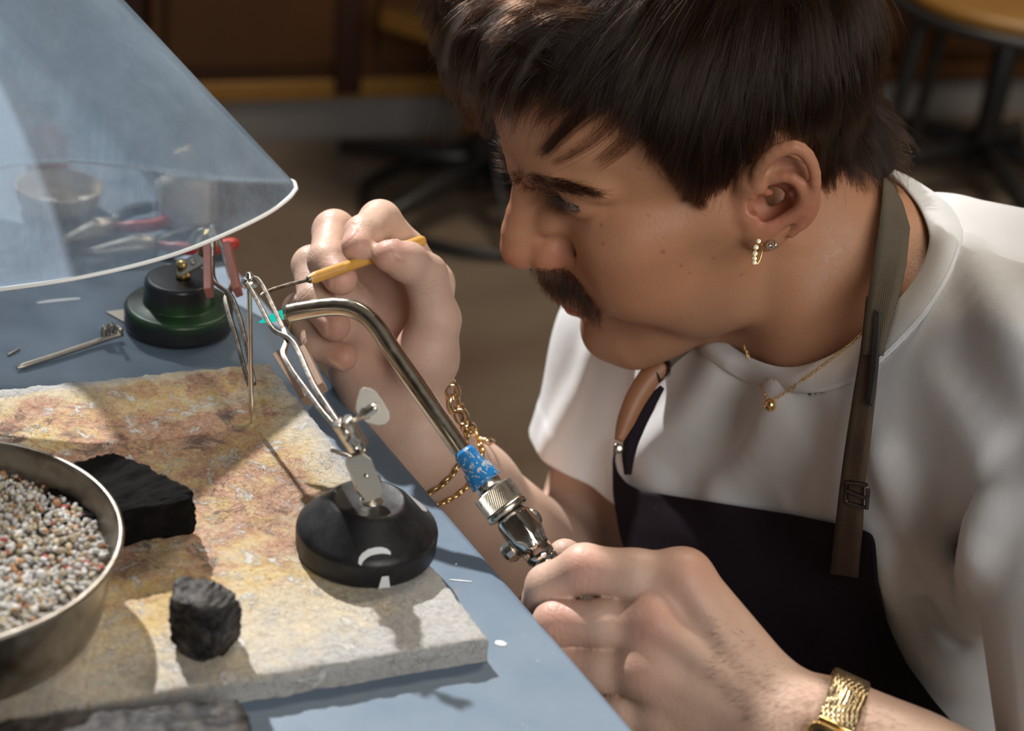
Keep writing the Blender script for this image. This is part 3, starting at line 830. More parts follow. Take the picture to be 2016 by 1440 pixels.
for i_, (x_, y_) in enumerate(cl_):
    w_ = 7.0 * math.sin(math.pi * (i_ + 0.7) / 8.2) ** 0.5; ex, ey = (0.75, 0.65) if i_ < 3 else ((0.4, 0.9) if i_ < 4 else (0, 1))
    a__, b__ = on_base(x_ - ex * w_, y_ - ey * w_), on_base(x_ + ex * w_, y_ + ey * w_)
    if a__ is not None and b__ is not None: A_.append(bm.verts.new(a__)); B_.append(bm.verts.new(b__))
for i_ in range(len(A_) - 1): bm.faces.new((A_[i_], A_[i_ + 1], B_[i_ + 1], B_[i_]))
bm_obj('paint_mark', bm, M_PAINTMARK, base1)
bm = bmesh.new()
q = [(-71, 0.0075), (-65.5, 0.0075), (-63.5, 0.0012), (-73, 0.0012)]
v = [bm.verts.new(nb_v + Vector((0.03245 * math.cos(math.radians(a_)), 0.03245 * math.sin(math.radians(a_)), z_))) for a_, z_ in q]; bm.faces.new(v)
bm_obj('paint_mark', bm, M_PAINTMARK, base1)
# swivel, bracket, jaw
sw0 = nb_v + Vector((0.001, 0.0, 0.0263))
bm = bmesh.new(); add_lathe(bm, [(0, 0), (0.0052, 0), (0.0053, 0.0006), (0.0030, 0.0022), (0.0021, 0.0042), (0.0021, 0.0075), (0.0033, 0.0085), (0.0036, 0.0105), (0.003, 0.0128), (0, 0.0138)], sw0, (0.02, 0.05, 1), 32)
bm_obj('swivel_post', bm, M_NICKEL, th1)
D1 = depth_of(sw0)
def dp(px, py, d): return Vector(P(px, py, d))
# side plates of the bracket
bx0, bx1 = dp(736, 976, D1 - .010), dp(706, 902, D1 - .018)
bdir = (bx1 - bx0); R = frame_from(bdir, VIEW)
out = [(-0.0046, -0.0015), (-0.0040, 0.0), (-0.0052, 0.004), (-0.0052, 0.018), (-0.0032, 0.0215), (0.0032, 0.0215), (0.0056, 0.018), (0.0056, 0.002), (0.0030, -0.0015)]
def plate(name, pos, xdir, ydir, outline, th, m, parent):
    x = Vector(xdir); y = Vector(ydir).normalized(); x = (x - y * x.dot(y)).normalized(); z = x.cross(y)
    M = Matrix.Translation(pos) @ Matrix((x, y, z)).transposed().to_4x4()
    bm = bmesh.new(); add_prism(bm, outline, th, M); return bm_obj(name, bm, m, parent, bevel=0.0003), M
pl1, MP = plate('bracket_plate', bx0 - Vector(VIEW) * 0.0052, VRIGHT, bdir, out, 0.0012, M_SATIN, th1)
plate('bracket_plate', bx0 + Vector(VIEW) * 0.0036 - Vector(VRIGHT) * 0.002, VRIGHT, bdir, out, 0.0012, M_NICKEL, th1)
bm = bmesh.new(); add_lathe(bm, [(0, -0.0095), (0.0012, -0.0095), (0.0012, 0.0011), (0.0009, 0.0016), (0, 0.0017)], MP @ Vector((0.0008, 0.0105, 0.0)), -Vector(VIEW), 20)
bm_obj('rivet', bm, M_NICKEL, th1)
bm = bmesh.new(); add_lathe(bm, [(0, -0.004), (0.003, -0.003), (0.0042, 0), (0.003, 0.003), (0, 0.004)], dp(716, 958, D1 - .012), (0, 0, 1), 24)
bm_obj('ball_joint', bm, M_NICKEL, th1)
# little wing lever
bm = bmesh.new(); strip(bm, [dp(706, 908, D1 - .016), dp(680, 895, D1 - .017), dp(650, 886, D1 - .018)], [0.0050, 0.0060, 0.0032], 0.0013, VUP * 0.3 - VIEW)
bm_obj('lever', bm, M_NICKEL, th1, bevel=0.0004)
# neck between bracket and jaw
bm = bmesh.new(); add_tube(bm, [dp(715, 925, D1 - .015), dp(708, 897, D1 - .018), dp(702, 880, D1 - .02)], [0.0034, 0.003, 0.0036], 20); bm_obj('joint_neck', bm, M_NICKEL, th1)
# split round jaw that grips the tweezers
j0, j1 = dp(706, 882, D1 - .02), dp(672, 826, D1 - .026)
jd = (j1 - j0).normalized(); R = frame_from(jd, VRIGHT)
for s in (-1, 1):
    bm = bmesh.new(); n_ = 14; prof = []
    off = R @ Vector((0, 0, 0))
    for i in range(n_ + 1):
        a_ = -math.pi / 2 + math.pi * i / n_; prof.append((0.0042 * math.cos(a_) + 0.0007, 0.0042 * math.sin(a_)))
    x = Vector(VRIGHT) * s; x = (x - jd * x.dot(jd)).normalized(); y = jd.cross(x)
    rows_ = []
    for h_ in (0.0, 0.0004, 0.0145, 0.0152):
        k_ = 0.9 if h_ in (0.0, 0.0152) else 1.0
        rows_.append([bm.verts.new(j0 + jd * h_ + x * px_ * k_ + y * py_ * k_) for px_, py_ in prof])
    for a_, b_ in zip(rows_[:-1], rows_[1:]):
        for i in range(len(a_)): bm.faces.new((a_[i], a_[(i + 1) % len(a_)], b_[(i + 1) % len(a_)], b_[i]))
    bm.faces.new(rows_[0]); bm.faces.new(rows_[-1])
    bm_obj('jaw_half', bm, M_NICKEL, th1)
# thumb screw with its leaf-shaped wing
s0, s1 = dp(688, 836, D1 - .024), dp(738, 803, D1 - .030)
sd = (s1 - s0); sl = sd.length
bm = bmesh.new(); add_lathe(bm, [(0, 0), (0.0013, 0), (0.0013, sl * 0.45), (0.0023, sl * 0.5), (0.0023, sl * 0.62), (0.0028, sl * 0.63), (0.0028, sl * 0.70), (0.0022, sl * 0.71), (0.0022, sl * 0.95), (0.0017, sl * 1.06), (0, sl * 1.1)], s0, sd, 24)
scr = bm_obj('thumb_screw', bm, M_NICKEL, th1)
wp = [(730, 765), (716, 763), (707, 770), (701, 790), (699, 806), (705, 818), (722, 833), (745, 839), (759, 836), (767, 826), (766, 812), (752, 788), (740, 771)]
bm = bmesh.new(); fr_ = [bm.verts.new(P(x_, y_, D1 - .0285)) for x_, y_ in wp]; bk = [bm.verts.new(P(x_, y_, D1 - .0275)) for x_, y_ in wp]
bm.faces.new(fr_); bm.faces.new(bk[::-1])
for i in range(len(wp)): bm.faces.new((fr_[i], bk[i], bk[(i + 1) % len(wp)], fr_[(i + 1) % len(wp)]))
bm_obj('wing', bm, M_SATIN, scr, bevel=0.0003)

DT = depth_of(j1) ; D_TIP = 0.867
tw1 = tweezers('cross_lock_tweezers', 'steel cross-locking tweezers with brown fibre grips clamped in the near stand',
    [[(698, 872), (669, 836), (645, 800), (622, 766), (604, 728), (590, 694), (576, 670), (561, 660), (545, 657), (536, 648), (514, 604), (498, 575), (483, 552)],
     [(694, 874), (662, 842), (635, 812), (608, 775), (578, 735), (553, 693), (564, 684), (566, 670), (560, 652), (545, 620), (525, 577), (511, 552), (500, 542), (494, 550)]],
    [([(549, 700), (606, 790)], (0.857, 0.836)), ([(597, 690), (634, 766)], (0.861, 0.844))], DT, D_TIP, M_GRIP, Vector(P(669, 836, DT)))

# ------------------------------------------------------------------ far third hand
fb = PZ(352, 642, 0.0004); fbv = Vector(fb)
th2 = thing('third_hand_stand', 'black two-step third-hand stand with a green sheen, on the bench behind the board', 'third hand', fb)
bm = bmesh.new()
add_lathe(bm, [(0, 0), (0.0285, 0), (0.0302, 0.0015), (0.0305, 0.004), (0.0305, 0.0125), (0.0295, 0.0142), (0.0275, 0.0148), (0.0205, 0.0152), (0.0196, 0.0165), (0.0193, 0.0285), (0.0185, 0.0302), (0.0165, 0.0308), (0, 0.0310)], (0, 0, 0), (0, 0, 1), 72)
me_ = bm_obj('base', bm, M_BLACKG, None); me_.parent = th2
DF = depth_of(fb + np.array([0, 0, .031]))
bm = bmesh.new(); add_lathe(bm, [(0, 0), (0.0042, 0), (0.0044, 0.0025), (0.0033, 0.0036), (0.0033, 0.0065), (0.0040, 0.0074), (0.0040, 0.0095), (0.0028, 0.0105), (0, 0.0110)], fbv + Vector((0.002, 0.0, 0.0308)), (0, 0, 1), 28)
bm_obj('swivel_post', bm, M_BRASS, th2)
f0, f1 = dp(350, 535, DF), dp(414, 500, DF - .008)
R = frame_from(f1 - f0, VUP)
for s in (-1, 1):
    bm = bmesh.new(); add_box(bm, (f0 + f1) / 2 + Vector(VIEW) * s * 0.003, ((f1 - f0).length, 0.0085, 0.0014), Matrix((Vector((f1 - f0).normalized()), Vector(VUP), Vector(VIEW))).transposed())
    bm_obj('bracket_plate', bm, M_NICKEL, th2, bevel=0.0006)
bm = bmesh.new(); add_lathe(bm, [(0, -0.005), (0.0018, -0.005), (0.0018, 0.0044), (0.0012, 0.005), (0, 0.005)], (f0 + f1) / 2, -Vector(VIEW), 18); bm_obj('rivet', bm, M_NICKEL, th2)
bm = bmesh.new(); add_lathe(bm, [(0, 0), (0.0045, 0.0005), (0.005, 0.003), (0.0045, 0.009), (0.003, 0.012), (0, 0.0125)], dp(385, 488, DF - .004), Vector(VUP) + Vector(VRIGHT) * 0.6, 24); bm_obj('thumb_screw', bm, M_NICKEL, th2)
bm = bmesh.new(); add_tube(bm, [dp(404, 505, DF - .007), dp(412, 478, DF - .009), dp(420, 452, DF - .01)], [0.0042, 0.0046, 0.0042], 20); bm_obj('jaw', bm, M_BRASS, th2)
tw2 = tweezers('cross_lock_tweezers', 'steel cross-locking tweezers with red-brown grips hanging from the far stand', 
    [[(422, 448), (420, 470), (418, 510), (418, 540), (423, 558), (440, 569), (454, 579), (464, 602), (474, 632), (483, 668), (490, 700), (496, 730), (501, 757)],
     [(424, 448), (428, 466), (436, 484), (447, 522), (457, 556), (455, 570), (445, 580), (443, 592), (453, 628), (463, 660), (471, 690), (480, 725), (489, 757)]],
    [([(409, 484), (411, 578)], (0.975, 0.948)), ([(448, 484), (468, 576)], (0.972, 0.946))], DF - .010, 0.898, M_REDGRIP, Vector(P(423, 450, DF - .01)))

# ------------------------------------------------------------------ the silver piece being soldered
rb = PZ(495, 832, ZB + 0.0003); rt = P(491, 556, 0.8675)
wk = thing('silver_pin', 'thin silver pin standing on the board with a round head between the tweezers', 'jewellery piece', rb)
bm = bmesh.new(); pp = [np.array(rb) * (1 - t_) + np.array(rt) * t_ for t_ in np.linspace(0, 1, 14)]
add_tube(bm, pp, [0.0003, 0.0011] + [0.0013] * 12, 12); bm_obj('shaft', bm, M_SILVER, wk)
bm = bmesh.new(); ax_ = Vector(rt) - Vector(rb)
add_lathe(bm, [(0, -0.0030), (0.0018, -0.0030), (0.0040, -0.0020), (0.0044, 0), (0.0039, 0.0018), (0.0024, 0.0026), (0.0016, 0.0028), (0.0016, 0.0050), (0, 0.0052)], Vector(rt), ax_, 32)
bm_obj('head', bm, M_SILVER, wk)

# ------------------------------------------------------------------ torch
TA = [P(*q) for q in ((562, 618, .872), (610, 609, .870), (655, 604, .868), (690, 607, .866), (720, 622, .8645), (745, 648, .862), (768, 684, .859), (800, 731, .856), (860, 818, .850), (926, 913, .8435))]
torch = thing('gas_torch', 'chrome gas torch with a bent tube and chipped blue collar in the near hand', 'torch', TA[0])
bm = bmesh.new(); tp_ = spline(TA, 60); rr_ = [0.0044] + [0.0046] * 58 + [0.0046]; add_tube(bm, tp_, rr_, 32)
bm_obj('tube', bm, M_TUBE, torch)
tdir = Vector(P(1130, 1183, .8325)) - Vector(P(932, 915, .843)); tl = tdir.length; tdir.normalize(); t0_ = Vector(P(926, 907, .8433))
def tq(px, py):      # distance along the torch axis of the axis point nearest to a pixel
    best = min(((np.hypot(*(np.array(pj_(t0_ + tdir * s_))[:2] - (px, py)))), s_) for s_ in np.linspace(-0.03, 0.14, 400)); return best[1]
def pj_(p):
    q = CR @ (np.asarray(p) - CAM); return (1008 + FPX * q[0] / q[2], 720 - FPX * q[1] / q[2])
def tl_(name, prof, m, n=40, parent=None):
    bm = bmesh.new(); add_lathe(bm, prof, t0_, tdir, n); return bm_obj(name, bm, m, parent or torch)
a_ = tq(917, 893); b_ = tq(937, 921); c_ = tq(958, 950)
tl_('blue_collar', [(0.0046, a_ - 0.002), (0.0056, a_), (0.0058, b_ - 0.0006), (0.0070, b_), (0.0078, c_ - 0.0008), (0.0079, c_), (0.0062, c_ + 0.0004)], M_BLUE)
d_e = tq(972, 972); e_ = tq(980, 985); f_ = tq(998, 1010); g_ = tq(1003, 1018)
tl_('sleeve', [(0.0062, c_ - 0.001), (0.0066, c_ + 0.0005), (0.0066, e_ - 0.001)], M_NICKEL)
hd = t0_ + tdir * ((c_ + d_e) / 2 + 0.001); side = (Vector(VRIGHT) * -0.55 - Vector(VIEW) * 0.9); side = (side - tdir * side.dot(tdir)).normalized()
bm = bmesh.new(); add_lathe(bm, [(0.0011, -0.001), (0.0011, 0.0003), (0.0013, 0.0003), (0.0013, -0.0012)], hd + side * 0.0066, side, 18, cap=False)
bm_obj('air_hole', bm, M_DARKM, torch)
bm = bmesh.new(); add_lathe(bm, [(0, 0.0), (0.0012, 0.0)], hd + side * 0.00665, side, 18, cap=False); bm_obj('air_hole', bm, M_DARKM, torch)
# knurled nut: a ring of slanted ridges
bm = bmesh.new(); NK = 60; rows_ = []
R = frame_from(tdir, VUP)
hs_ = [(e_ - 0.0055, 0.0088, 0.0088)] + [(e_ - 0.0049 + (f_ - 0.0029 - e_ + 0.0049) * k__ / 9, 0.0098, 0.0104) for k__ in range(10)] + [(f_ - 0.0022, 0.0088, 0.0088)]
for h_, rr0, rr1 in hs_:
    rows_.append([bm.verts.new(t0_ + tdir * h_ + R @ Vector(((rr1 if i % 2 else rr0) * math.cos(2 * math.pi * (i + 9 * (h_ - e_) / 0.012) / (2 * NK)), (rr1 if i % 2 else rr0) * math.sin(2 * math.pi * (i + 9 * (h_ - e_) / 0.012) / (2 * NK)), 0))) for i in range(2 * NK)])
for a0, b0 in zip(rows_[:-1], rows_[1:]):
    for i in range(2 * NK): bm.faces.new((a0[i], a0[(i + 1) % (2 * NK)], b0[(i + 1) % (2 * NK)], b0[i]))
bm.faces.new(rows_[0]); bm.faces.new(rows_[-1]); bm_obj('knurled_nut', bm, M_NICKEL, torch, smooth=False)
tl_('flange', [(0.0070, f_ - 0.0026), (0.0100, f_ - 0.0024), (0.0107, f_ - 0.0016), (0.0107, f_ + 0.0002), (0.0098, f_ + 0.0010), (0.006, f_ + 0.0012)], M_NICKEL)
# mixer body with flats
k0 = f_ + 0.001; k1 = tq(1063, 1090); kl = k1 - k0
bm = bmesh.new(); rows_ = []
for fr2, ra, fl2 in ((0, 0.0066, 0), (0.07, 0.0080, 0.1), (0.14, 0.0087, 0.5), (0.55, 0.0090, 0.7), (0.70, 0.0082, 0.5), (0.80, 0.0074, 0.1), (1.0, 0.0071, 0)):
    ring = []
    for i in range(48):
        th_ = 2 * math.pi * i / 48; poly = math.cos(math.pi / 6) / math.cos(((th_ + math.pi / 6) % (math.pi / 3)) - math.pi / 6)
        rr2 = ra * (1 - fl2 + fl2 * poly * 1.08); ring.append(bm.verts.new(t0_ + tdir * (k0 + kl * fr2) + R @ Vector((rr2 * math.cos(th_), rr2 * math.sin(th_), 0))))
    rows_.append(ring)
for a0, b0 in zip(rows_[:-1], rows_[1:]):
    for i in range(48): bm.faces.new((a0[i], a0[(i + 1) % 48], b0[(i + 1) % 48], b0[i]))
bm.faces.new(rows_[0]); bm.faces.new(rows_[-1]); mixer = bm_obj('mixer_body', bm, M_CHROME, torch)
# two small valve knobs
for sgn, ln_ in ((-1, 0.0125), (1, 0.0105)):
    x = Vector(VRIGHT) * sgn + Vector(VIEW) * (0.35 if sgn < 0 else 0.8); x = (x - tdir * x.dot(tdir)).normalized()
    bm = bmesh.new(); add_lathe(bm, [(0, 0), (0.0026, 0.004), (0.0026, 0.0075), (0.0052, 0.0080), (0.0055, ln_ - 0.001), (0.0048, ln_ + 0.001), (0, ln_ + 0.0012)], t0_ + tdir * (k0 + kl * (0.62 if sgn < 0 else 0.35)), x, 12)
    bm_obj('valve_knob', bm, M_IRON if sgn > 0 else M_NICKEL, torch, smooth=False)
# ribbed grip and handle, then the hoses
k2 = k1 + 0.085; prof = [(0.0066, k1 - 0.0006)]
for i in range(4):
    z_ = k1 + i * 0.0034; prof += [(0.0072, z_), (0.0072, z_ + 0.0024), (0.0064, z_ + 0.0026), (0.0064, z_ + 0.0032)]
prof += [(0.0066, k1 + 0.015), (0.0066, k2), (0.005, k2 + 0.003)]
tl_('handle', prof, M_CHROME)
he = t0_ + tdir * (k2 + 0.001)
bm = bmesh.new(); add_tube(bm, spline([he + Vector(VRIGHT) * 0.002, he + tdir * 0.05 + Vector((0, 0, -0.01)), he + tdir * 0.1 + Vector((0.02, 0, -0.08)), he + tdir * 0.12 + Vector((0.05, 0.05, -0.3))], 30), 0.004, 14); bm_obj('hose', bm, M_REDHOSE, torch)
# lettering stamped on the mixer
tx = bpy.data.curves.new('stamp', 'FONT'); tx.body = '+ NM 18'; tx.size = 0.0042; tx.extrude = 0.00025; tx.align_x = 'CENTER'; tx.align_y = 'CENTER'; tx.materials.append(M_CHROME)
nrm_ = -Vector(VIEW); nrm_ = (nrm_ - tdir * nrm_.dot(tdir)).normalized(); yv = -tdir; xv = yv.cross(nrm_)
_t = bpy.data.objects.new('tmp_text', tx); COL.objects.link(_t); bpy.context.view_layer.update()
tme = bpy.data.meshes.new_from_object(_t.evaluated_get(bpy.context.evaluated_depsgraph_get())); bpy.data.objects.remove(_t)
txo = bpy.data.objects.new('stamped_lettering', tme); COL.objects.link(txo)
txo.matrix_world = Matrix.Translation(t0_ + tdir * (k0 + kl * 0.86) + nrm_ * 0.0073) @ Matrix((xv, yv, nrm_)).transposed().to_4x4()
adopt_m = txo.matrix_world.copy(); txo.parent = torch; txo.matrix_parent_inverse = Matrix.Translation(torch.location).inverted(); txo.matrix_world = adopt_m
# flame
fd = Vector(TA[0]) - Vector(TA[1]); fd = (fd.normalized() * 0.9 - Vector(VUP) * 0.12).normalized()
bm = bmesh.new(); add_lathe(bm, [(0.0022, -0.001), (0.0024, 0.002), (0.0021, 0.006), (0.0014, 0.0105), (0.0006, 0.0132), (0, 0.0145)], Vector(TA[0]), fd, 24)
bm_obj('flame', bm, M_FLAME, torch)['label'] = 'small turquoise flame cone'

# ------------------------------------------------------------------ pick
pk = [P(511, 583, .8690), P(530, 573, .874), P(560, 563, .880), P(607, 551, .888)]
pe = P(834, 473, .938); p0 = Vector(pk[-1]); pd_ = Vector(pe) - p0; pl_ = pd_.length
pick = thing('soldering_pick', 'amber-handled steel soldering pick held in the raised hand', 'pick', pk[0])
bm = bmesh.new(); add_tube(bm, spline(pk, 24), [0.0003, 0.0006, 0.0009] + [0.0010] * 21, 12); bm_obj('needle', bm, M_BURNT, pick)
bm = bmesh.new(); add_lathe(bm, [(0, -0.0008), (0.0013, -0.0008), (0.0020, 0.0004), (0.0020, 0.002)], p0, pd_, 24); bm_obj('ferrule', bm, M_BURNT, pick)
bm = bmesh.new(); prof = [(0.0014, 0.0002), (0.0022, 0.0006), (0.0027, 0.0032), (0.0029, 0.0040)]
z_ = 0.0042
while z_ < 0.022: prof += [(0.0030, z_), (0.0030, z_ + 0.0004), (0.00275, z_ + 0.0005), (0.00275, z_ + 0.0007)]; z_ += 0.0008
prof += [(0.0029, 0.0225), (0.0029, pl_ - 0.0012), (0.0022, pl_), (0, pl_ + 0.0002)]
add_lathe(bm, prof, p0, pd_, 32); bm_obj('handle', bm, M_PICK, pick)

# ------------------------------------------------------------------ pan of pumice grains
pc = PZ(-138, 1058, 0.052); pr = 0.0765; pc0 = Vector((pc[0], pc[1], ZB + 0.0004))
pan = thing('annealing_pan', 'round worn steel pan filled with pumice grains', 'pan', pc0)
bm = bmesh.new()
add_lathe(bm, [(0, 0), (0.064, 0), (0.0675, 0.002), (0.0690, 0.006), (0.0745, 0.036), (0.0762, 0.0375), (0.0770, 0.0388), (0.0762, 0.0400), (0.0745, 0.0398), (0.0735, 0.036), (0.0680, 0.006), (0.0660, 0.0035), (0, 0.0030)], pc0, (0, 0, 1), 128)
bm_obj('pan_body', bm, M_PAN, pan)
ico = bmesh.new(); bmesh.ops.create_icosphere(ico, subdivisions=2, radius=1.0); ico.verts.ensure_lookup_table()
iv = np.array([v.co for v in ico.verts]); iff = np.array([[v.index for v in f.verts] for f in ico.faces]); ico.free()
GV, GF, GC = [], [], []; rg = np.random.default_rng(5); k_ = 0
cand = rg.uniform(-1, 1, (16000, 2)); cand = cand[np.linalg.norm(cand, axis=1) < 1]; grid = {}
for cx, cy in cand:
    rad_ = 0.00095 + 0.00085 * rg.random() ** 2
    x_, y_ = cx * 0.070, cy * 0.070
    key = (int(x_ / 0.0035), int(y_ / 0.0035)); ok = True
    for ax_ in (-1, 0, 1):
        for ay_ in (-1, 0, 1):
            for (qx, qy, qr) in grid.get((key[0] + ax_, key[1] + ay_), ()):
                if (qx - x_) ** 2 + (qy - y_) ** 2 < (0.62 * (qr + rad_)) ** 2: ok = False
    if not ok: continue
    grid.setdefault(key, []).append((x_, y_, rad_))
    if pj_((pc0.x + x_, pc0.y + y_, 0.04))[0] < -60: continue
    z_ = 0.0255 + 0.004 * (1 - (cx * cx + cy * cy)) + 0.0025 * math.sin(cx * 7 + 1) * math.cos(cy * 6) + 0.0012 * rg.standard_normal()
    q_ = rg.normal(size=(3, 3)); q_, _ = np.linalg.qr(q_)
    w_ = iv * (1 + 0.26 * np.sin(iv @ rg.normal(size=3) * 3.1 + rg.random() * 6)[:, None]) * rg.uniform(0.75, 1.2, 3)
    GV.append((w_ @ q_) * rad_ + np.array([pc0.x + x_, pc0.y + y_, pc0.z + z_])); GF.append(iff + k_); k_ += len(iv)
    u_ = rg.random(); patch = 0.5 + 0.5 * math.sin(cx * 5 + 2) * math.cos(cy * 7 + 0.6)
    cc = (0.56, 0.55, 0.53) if u_ > 0.26 + 0.3 * patch else ((0.46, 0.39, 0.27) if u_ > 0.09 + 0.06 * patch else ((0.42, 0.22, 0.10) if u_ > 0.018 else (0.42, 0.07, 0.06)))
    GC.append(np.repeat(np.array([[*cc, 1]]) * np.array([[*(0.75 + 0.3 * rg.random(1).repeat(3)), 1]]), len(iv), 0))
gr_ = np_mesh_obj('pumice_grains', np.vstack(GV), np.vstack(GF), M_GRAIN)
tag(gr_, 'white, grey and rust-red pumice grains heaped in the steel pan', 'pumice', kind='stuff')
ca = gr_.data.color_attributes.new('tint', 'FLOAT_COLOR', 'POINT'); ca.data.foreach_set('color', np.vstack(GC).astype(np.float32).ravel())
bm = bmesh.new(); add_lathe(bm, [(0, 0.0225), (0.0715, 0.0225), (0.0715, 0.0205), (0, 0.0200)], pc0, (0, 0, 1), 64)
bm_obj('pumice_bed', bm, mat('pumice_bed', (0.16, 0.13, 0.10), 0.9), gr_)['kind'] = 'stuff'

# ------------------------------------------------------------------ charcoal
def lump(name, hull, sub, amp, m, seed, label, smooth_it=2, base_z=None):
    bm = bmesh.new()
    for p in hull: bm.verts.new(p)
    bmesh.ops.convex_hull(bm, input=bm.verts)
    for v in [v for v in bm.verts if not v.link_faces]: bm.verts.remove(v)
    bmesh.ops.triangulate(bm, faces=bm.faces)
    for _ in range(sub): bmesh.ops.subdivide_edges(bm, edges=bm.edges, cuts=1, use_grid_fill=True)
    bmesh.ops.triangulate(bm, faces=bm.faces)
    for _ in range(smooth_it): bmesh.ops.smooth_vert(bm, verts=bm.verts, factor=0.5, use_axis_x=True, use_axis_y=True, use_axis_z=True)
    bm.normal_update()
    V = np.array([v.co for v in bm.verts]); N = np.array([v.normal for v in bm.verts])
    dsp = amp * (0.7 * fbm(V, 60, 4, seed) + 0.5 * fbm(V, 190, 3, seed + 1))
    V = V + N * dsp[:, None]
    bz = V[:, 2].min() if base_z is None else base_z
    V[:, 2] = np.maximum(V[:, 2], bz)
    for v, c in zip(bm.verts, V): v.co = c
    o0 = Vector((V[:, 0].mean(), V[:, 1].mean(), bz))
    for v in bm.verts: v.co -= o0
    ob = bm_obj(name, bm, m, None); ob.location = o0; ob.modifiers.clear()
    tag(ob, label, 'charcoal'); return ob
zb = ZB + 0.0007
ct = 0.040     # top height of the big block
lump('charcoal_block', [PZ(*q, ct) for q in ((100, 925), (140, 912), (215, 891), (262, 900), (330, 935), (376, 962), (370, 985), (205, 1010), (80, 1040))] + [PZ(384, 985, ct - .006), PZ(382, 1000, ct - .010)] + [PZ(*q, zb) for q in ((60, 965), (225, 945), (372, 1040), (376, 1052), (200, 1086), (60, 1105))] + [PZ(384, 1030, zb + 0.004), PZ(200, 1050, zb + .014)],
     4, 0.0013, M_COAL, 41, 'large matt black charcoal block between the pan and the near stand', 3, zb)
lump('charcoal_lump', [PZ(*q) for q in ((345, 1142, .044), (362, 1137, .044), (420, 1146, .045), (455, 1163, .043), (471, 1184, .041), (438, 1198, .042), (388, 1196, .043), (338, 1182, .042),
      (331, 1212, .030), (336, 1180, .036), (476, 1212, .030), (474, 1248, .021), (336, 1256, .020), (440, 1290, zb), (464, 1252, zb), (402, 1306, zb), (362, 1292, zb), (345, 1262, zb), (380, 1250, zb), (420, 1298, .018))],
     4, 0.0011, M_COALASH, 53, 'small chipped charcoal lump with an ashy grey top, near the board edge', 0, zb)
lump('charcoal_slab', [PZ(*q, 0.024) for q in ((-160, 1444), (60, 1410), (300, 1392), (428, 1379), (470, 1380), (486, 1402), (500, 1500), (-160, 1560))] + [PZ(*q, 0.0005) for q in ((-160, 1500), (60, 1470), (428, 1425), (490, 1440), (520, 1560), (-160, 1620))],
     4, 0.0011, M_COALASH, 67, 'grey-black charcoal slab lying in front of the soldering board', 2, 0.0006)

# ------------------------------------------------------------------ small things on the far bench
t_ = thing('steel_poker', 'thin steel rod with a small claw end lying on the bench beside the far stand', 'tool', PZ(130, 690, 0.003))
bm = bmesh.new(); add_tube(bm, spline([PZ(33, 725, 0.0018), PZ(120, 697, 0.0024), PZ(200, 670, 0.003), PZ(240, 657, 0.004)], 20), [0.0008] + [0.0017] * 18 + [0.0020], 12); bm_obj('rod', bm, M_IRON, t_)
for q in (((212, 660, .004), (214, 645, .010), (222, 637, .0125)), ((224, 656, .004), (229, 644, .010), (238, 650, .0125)), ((205, 664, .004), (204, 652, .008), (208, 643, .0105))):
    bm = bmesh.new(); add_tube(bm, spline([PZ(*p) for p in q], 8), 0.0016, 10); bm_obj('claw', bm, M_IRON, t_)
bm = bmesh.new(); o = [PZ(*q, 0.0008) for q in ((208, 614), (250, 608), (300, 640), (256, 640))]
a = [bm.verts.new(p) for p in o]; b = [bm.verts.new(p - np.array([0, 0, 0.0007])) for p in o]; bm.faces.new(a); bm.faces.new(b[::-1])
for i in range(4): bm.faces.new((a[i], b[i], b[(i + 1) % 4], a[(i + 1) % 4]))
tag(bm_obj('metal_sheet', bm, M_IRON, None, smooth=False), 'thin grey sheet of metal under the far stand', 'metal sheet')
bm = bmesh.new(); add_tube(bm, [PZ(16, 699, 0.0008), PZ(38, 687, 0.0010)], 0.0007, 8)
tag(bm_obj('wire_offcut', bm, M_IRON, None), 'tiny wire offcut on the bench left of the rod', 'wire')
# ------------------------------------------------------------------ clear plastic hood over the far end of the bench
near = [(583, 372, .985), (566, 392, .972), (520, 424, .955), (430, 467, .93), (330, 505, .91), (200, 538, .895), (60, 562, .885), (-120, 580, .885), (-330, 575, .90), (-480, 540, .94)]
far = [(-500, 480, 1.02), (-400, 420, 1.09), (-220, 372, 1.12), (-60, 342, 1.12), (60, 323, 1.115), (170, 318, 1.10), (280, 328, 1.085), (360, 343, 1.07), (460, 353, 1.045), (540, 356, 1.02), (575, 357, 1.0)]
rim = spline([P(*q) for q in near + far] + [P(*near[0])], 161)[:-1]
NR = len(rim)
# mouth of the duct high up on the left
tc = P(-372, -330, 0.90); tR, tF = VRIGHT * 0.066, (VIEW * 0.93 + VUP * 0.3) * 0.11
rimc = rim.mean(0)
ang = np.array([math.atan2((r - rimc) @ VIEW * 2.2, (r - rimc) @ VRIGHT) for r in rim])
topr = np.array([tc + tR * math.cos(a_) * 1.1 + tF * math.sin(a_) for a_ in ang])
rows_ = []
for f in np.linspace(0, 1, 30):
    bul = math.sin(math.pi * f) * 0.006
    r = rim * (1 - f) + topr * f
    cdir = r - (rimc * (1 - f) + tc * f); cdir /= np.maximum(np.linalg.norm(cdir, axis=1, keepdims=True), 1e-6)
    rows_.append(r + cdir * bul * 0.5)
V = np.vstack(rows_); idx = np.arange(len(V)).reshape(30, NR)
Q = np.stack([idx[:-1], np.roll(idx[:-1], -1, 1), np.roll(idx[1:], -1, 1), idx[1:]], -1).reshape(-1, 4)
hood = thing('fume_hood', 'hazy clear plastic fume hood hanging over the far bench', 'fume hood', tuple(tc))
sh = np_mesh_obj('plastic_sheet', V, Q, M_HOOD, hood)
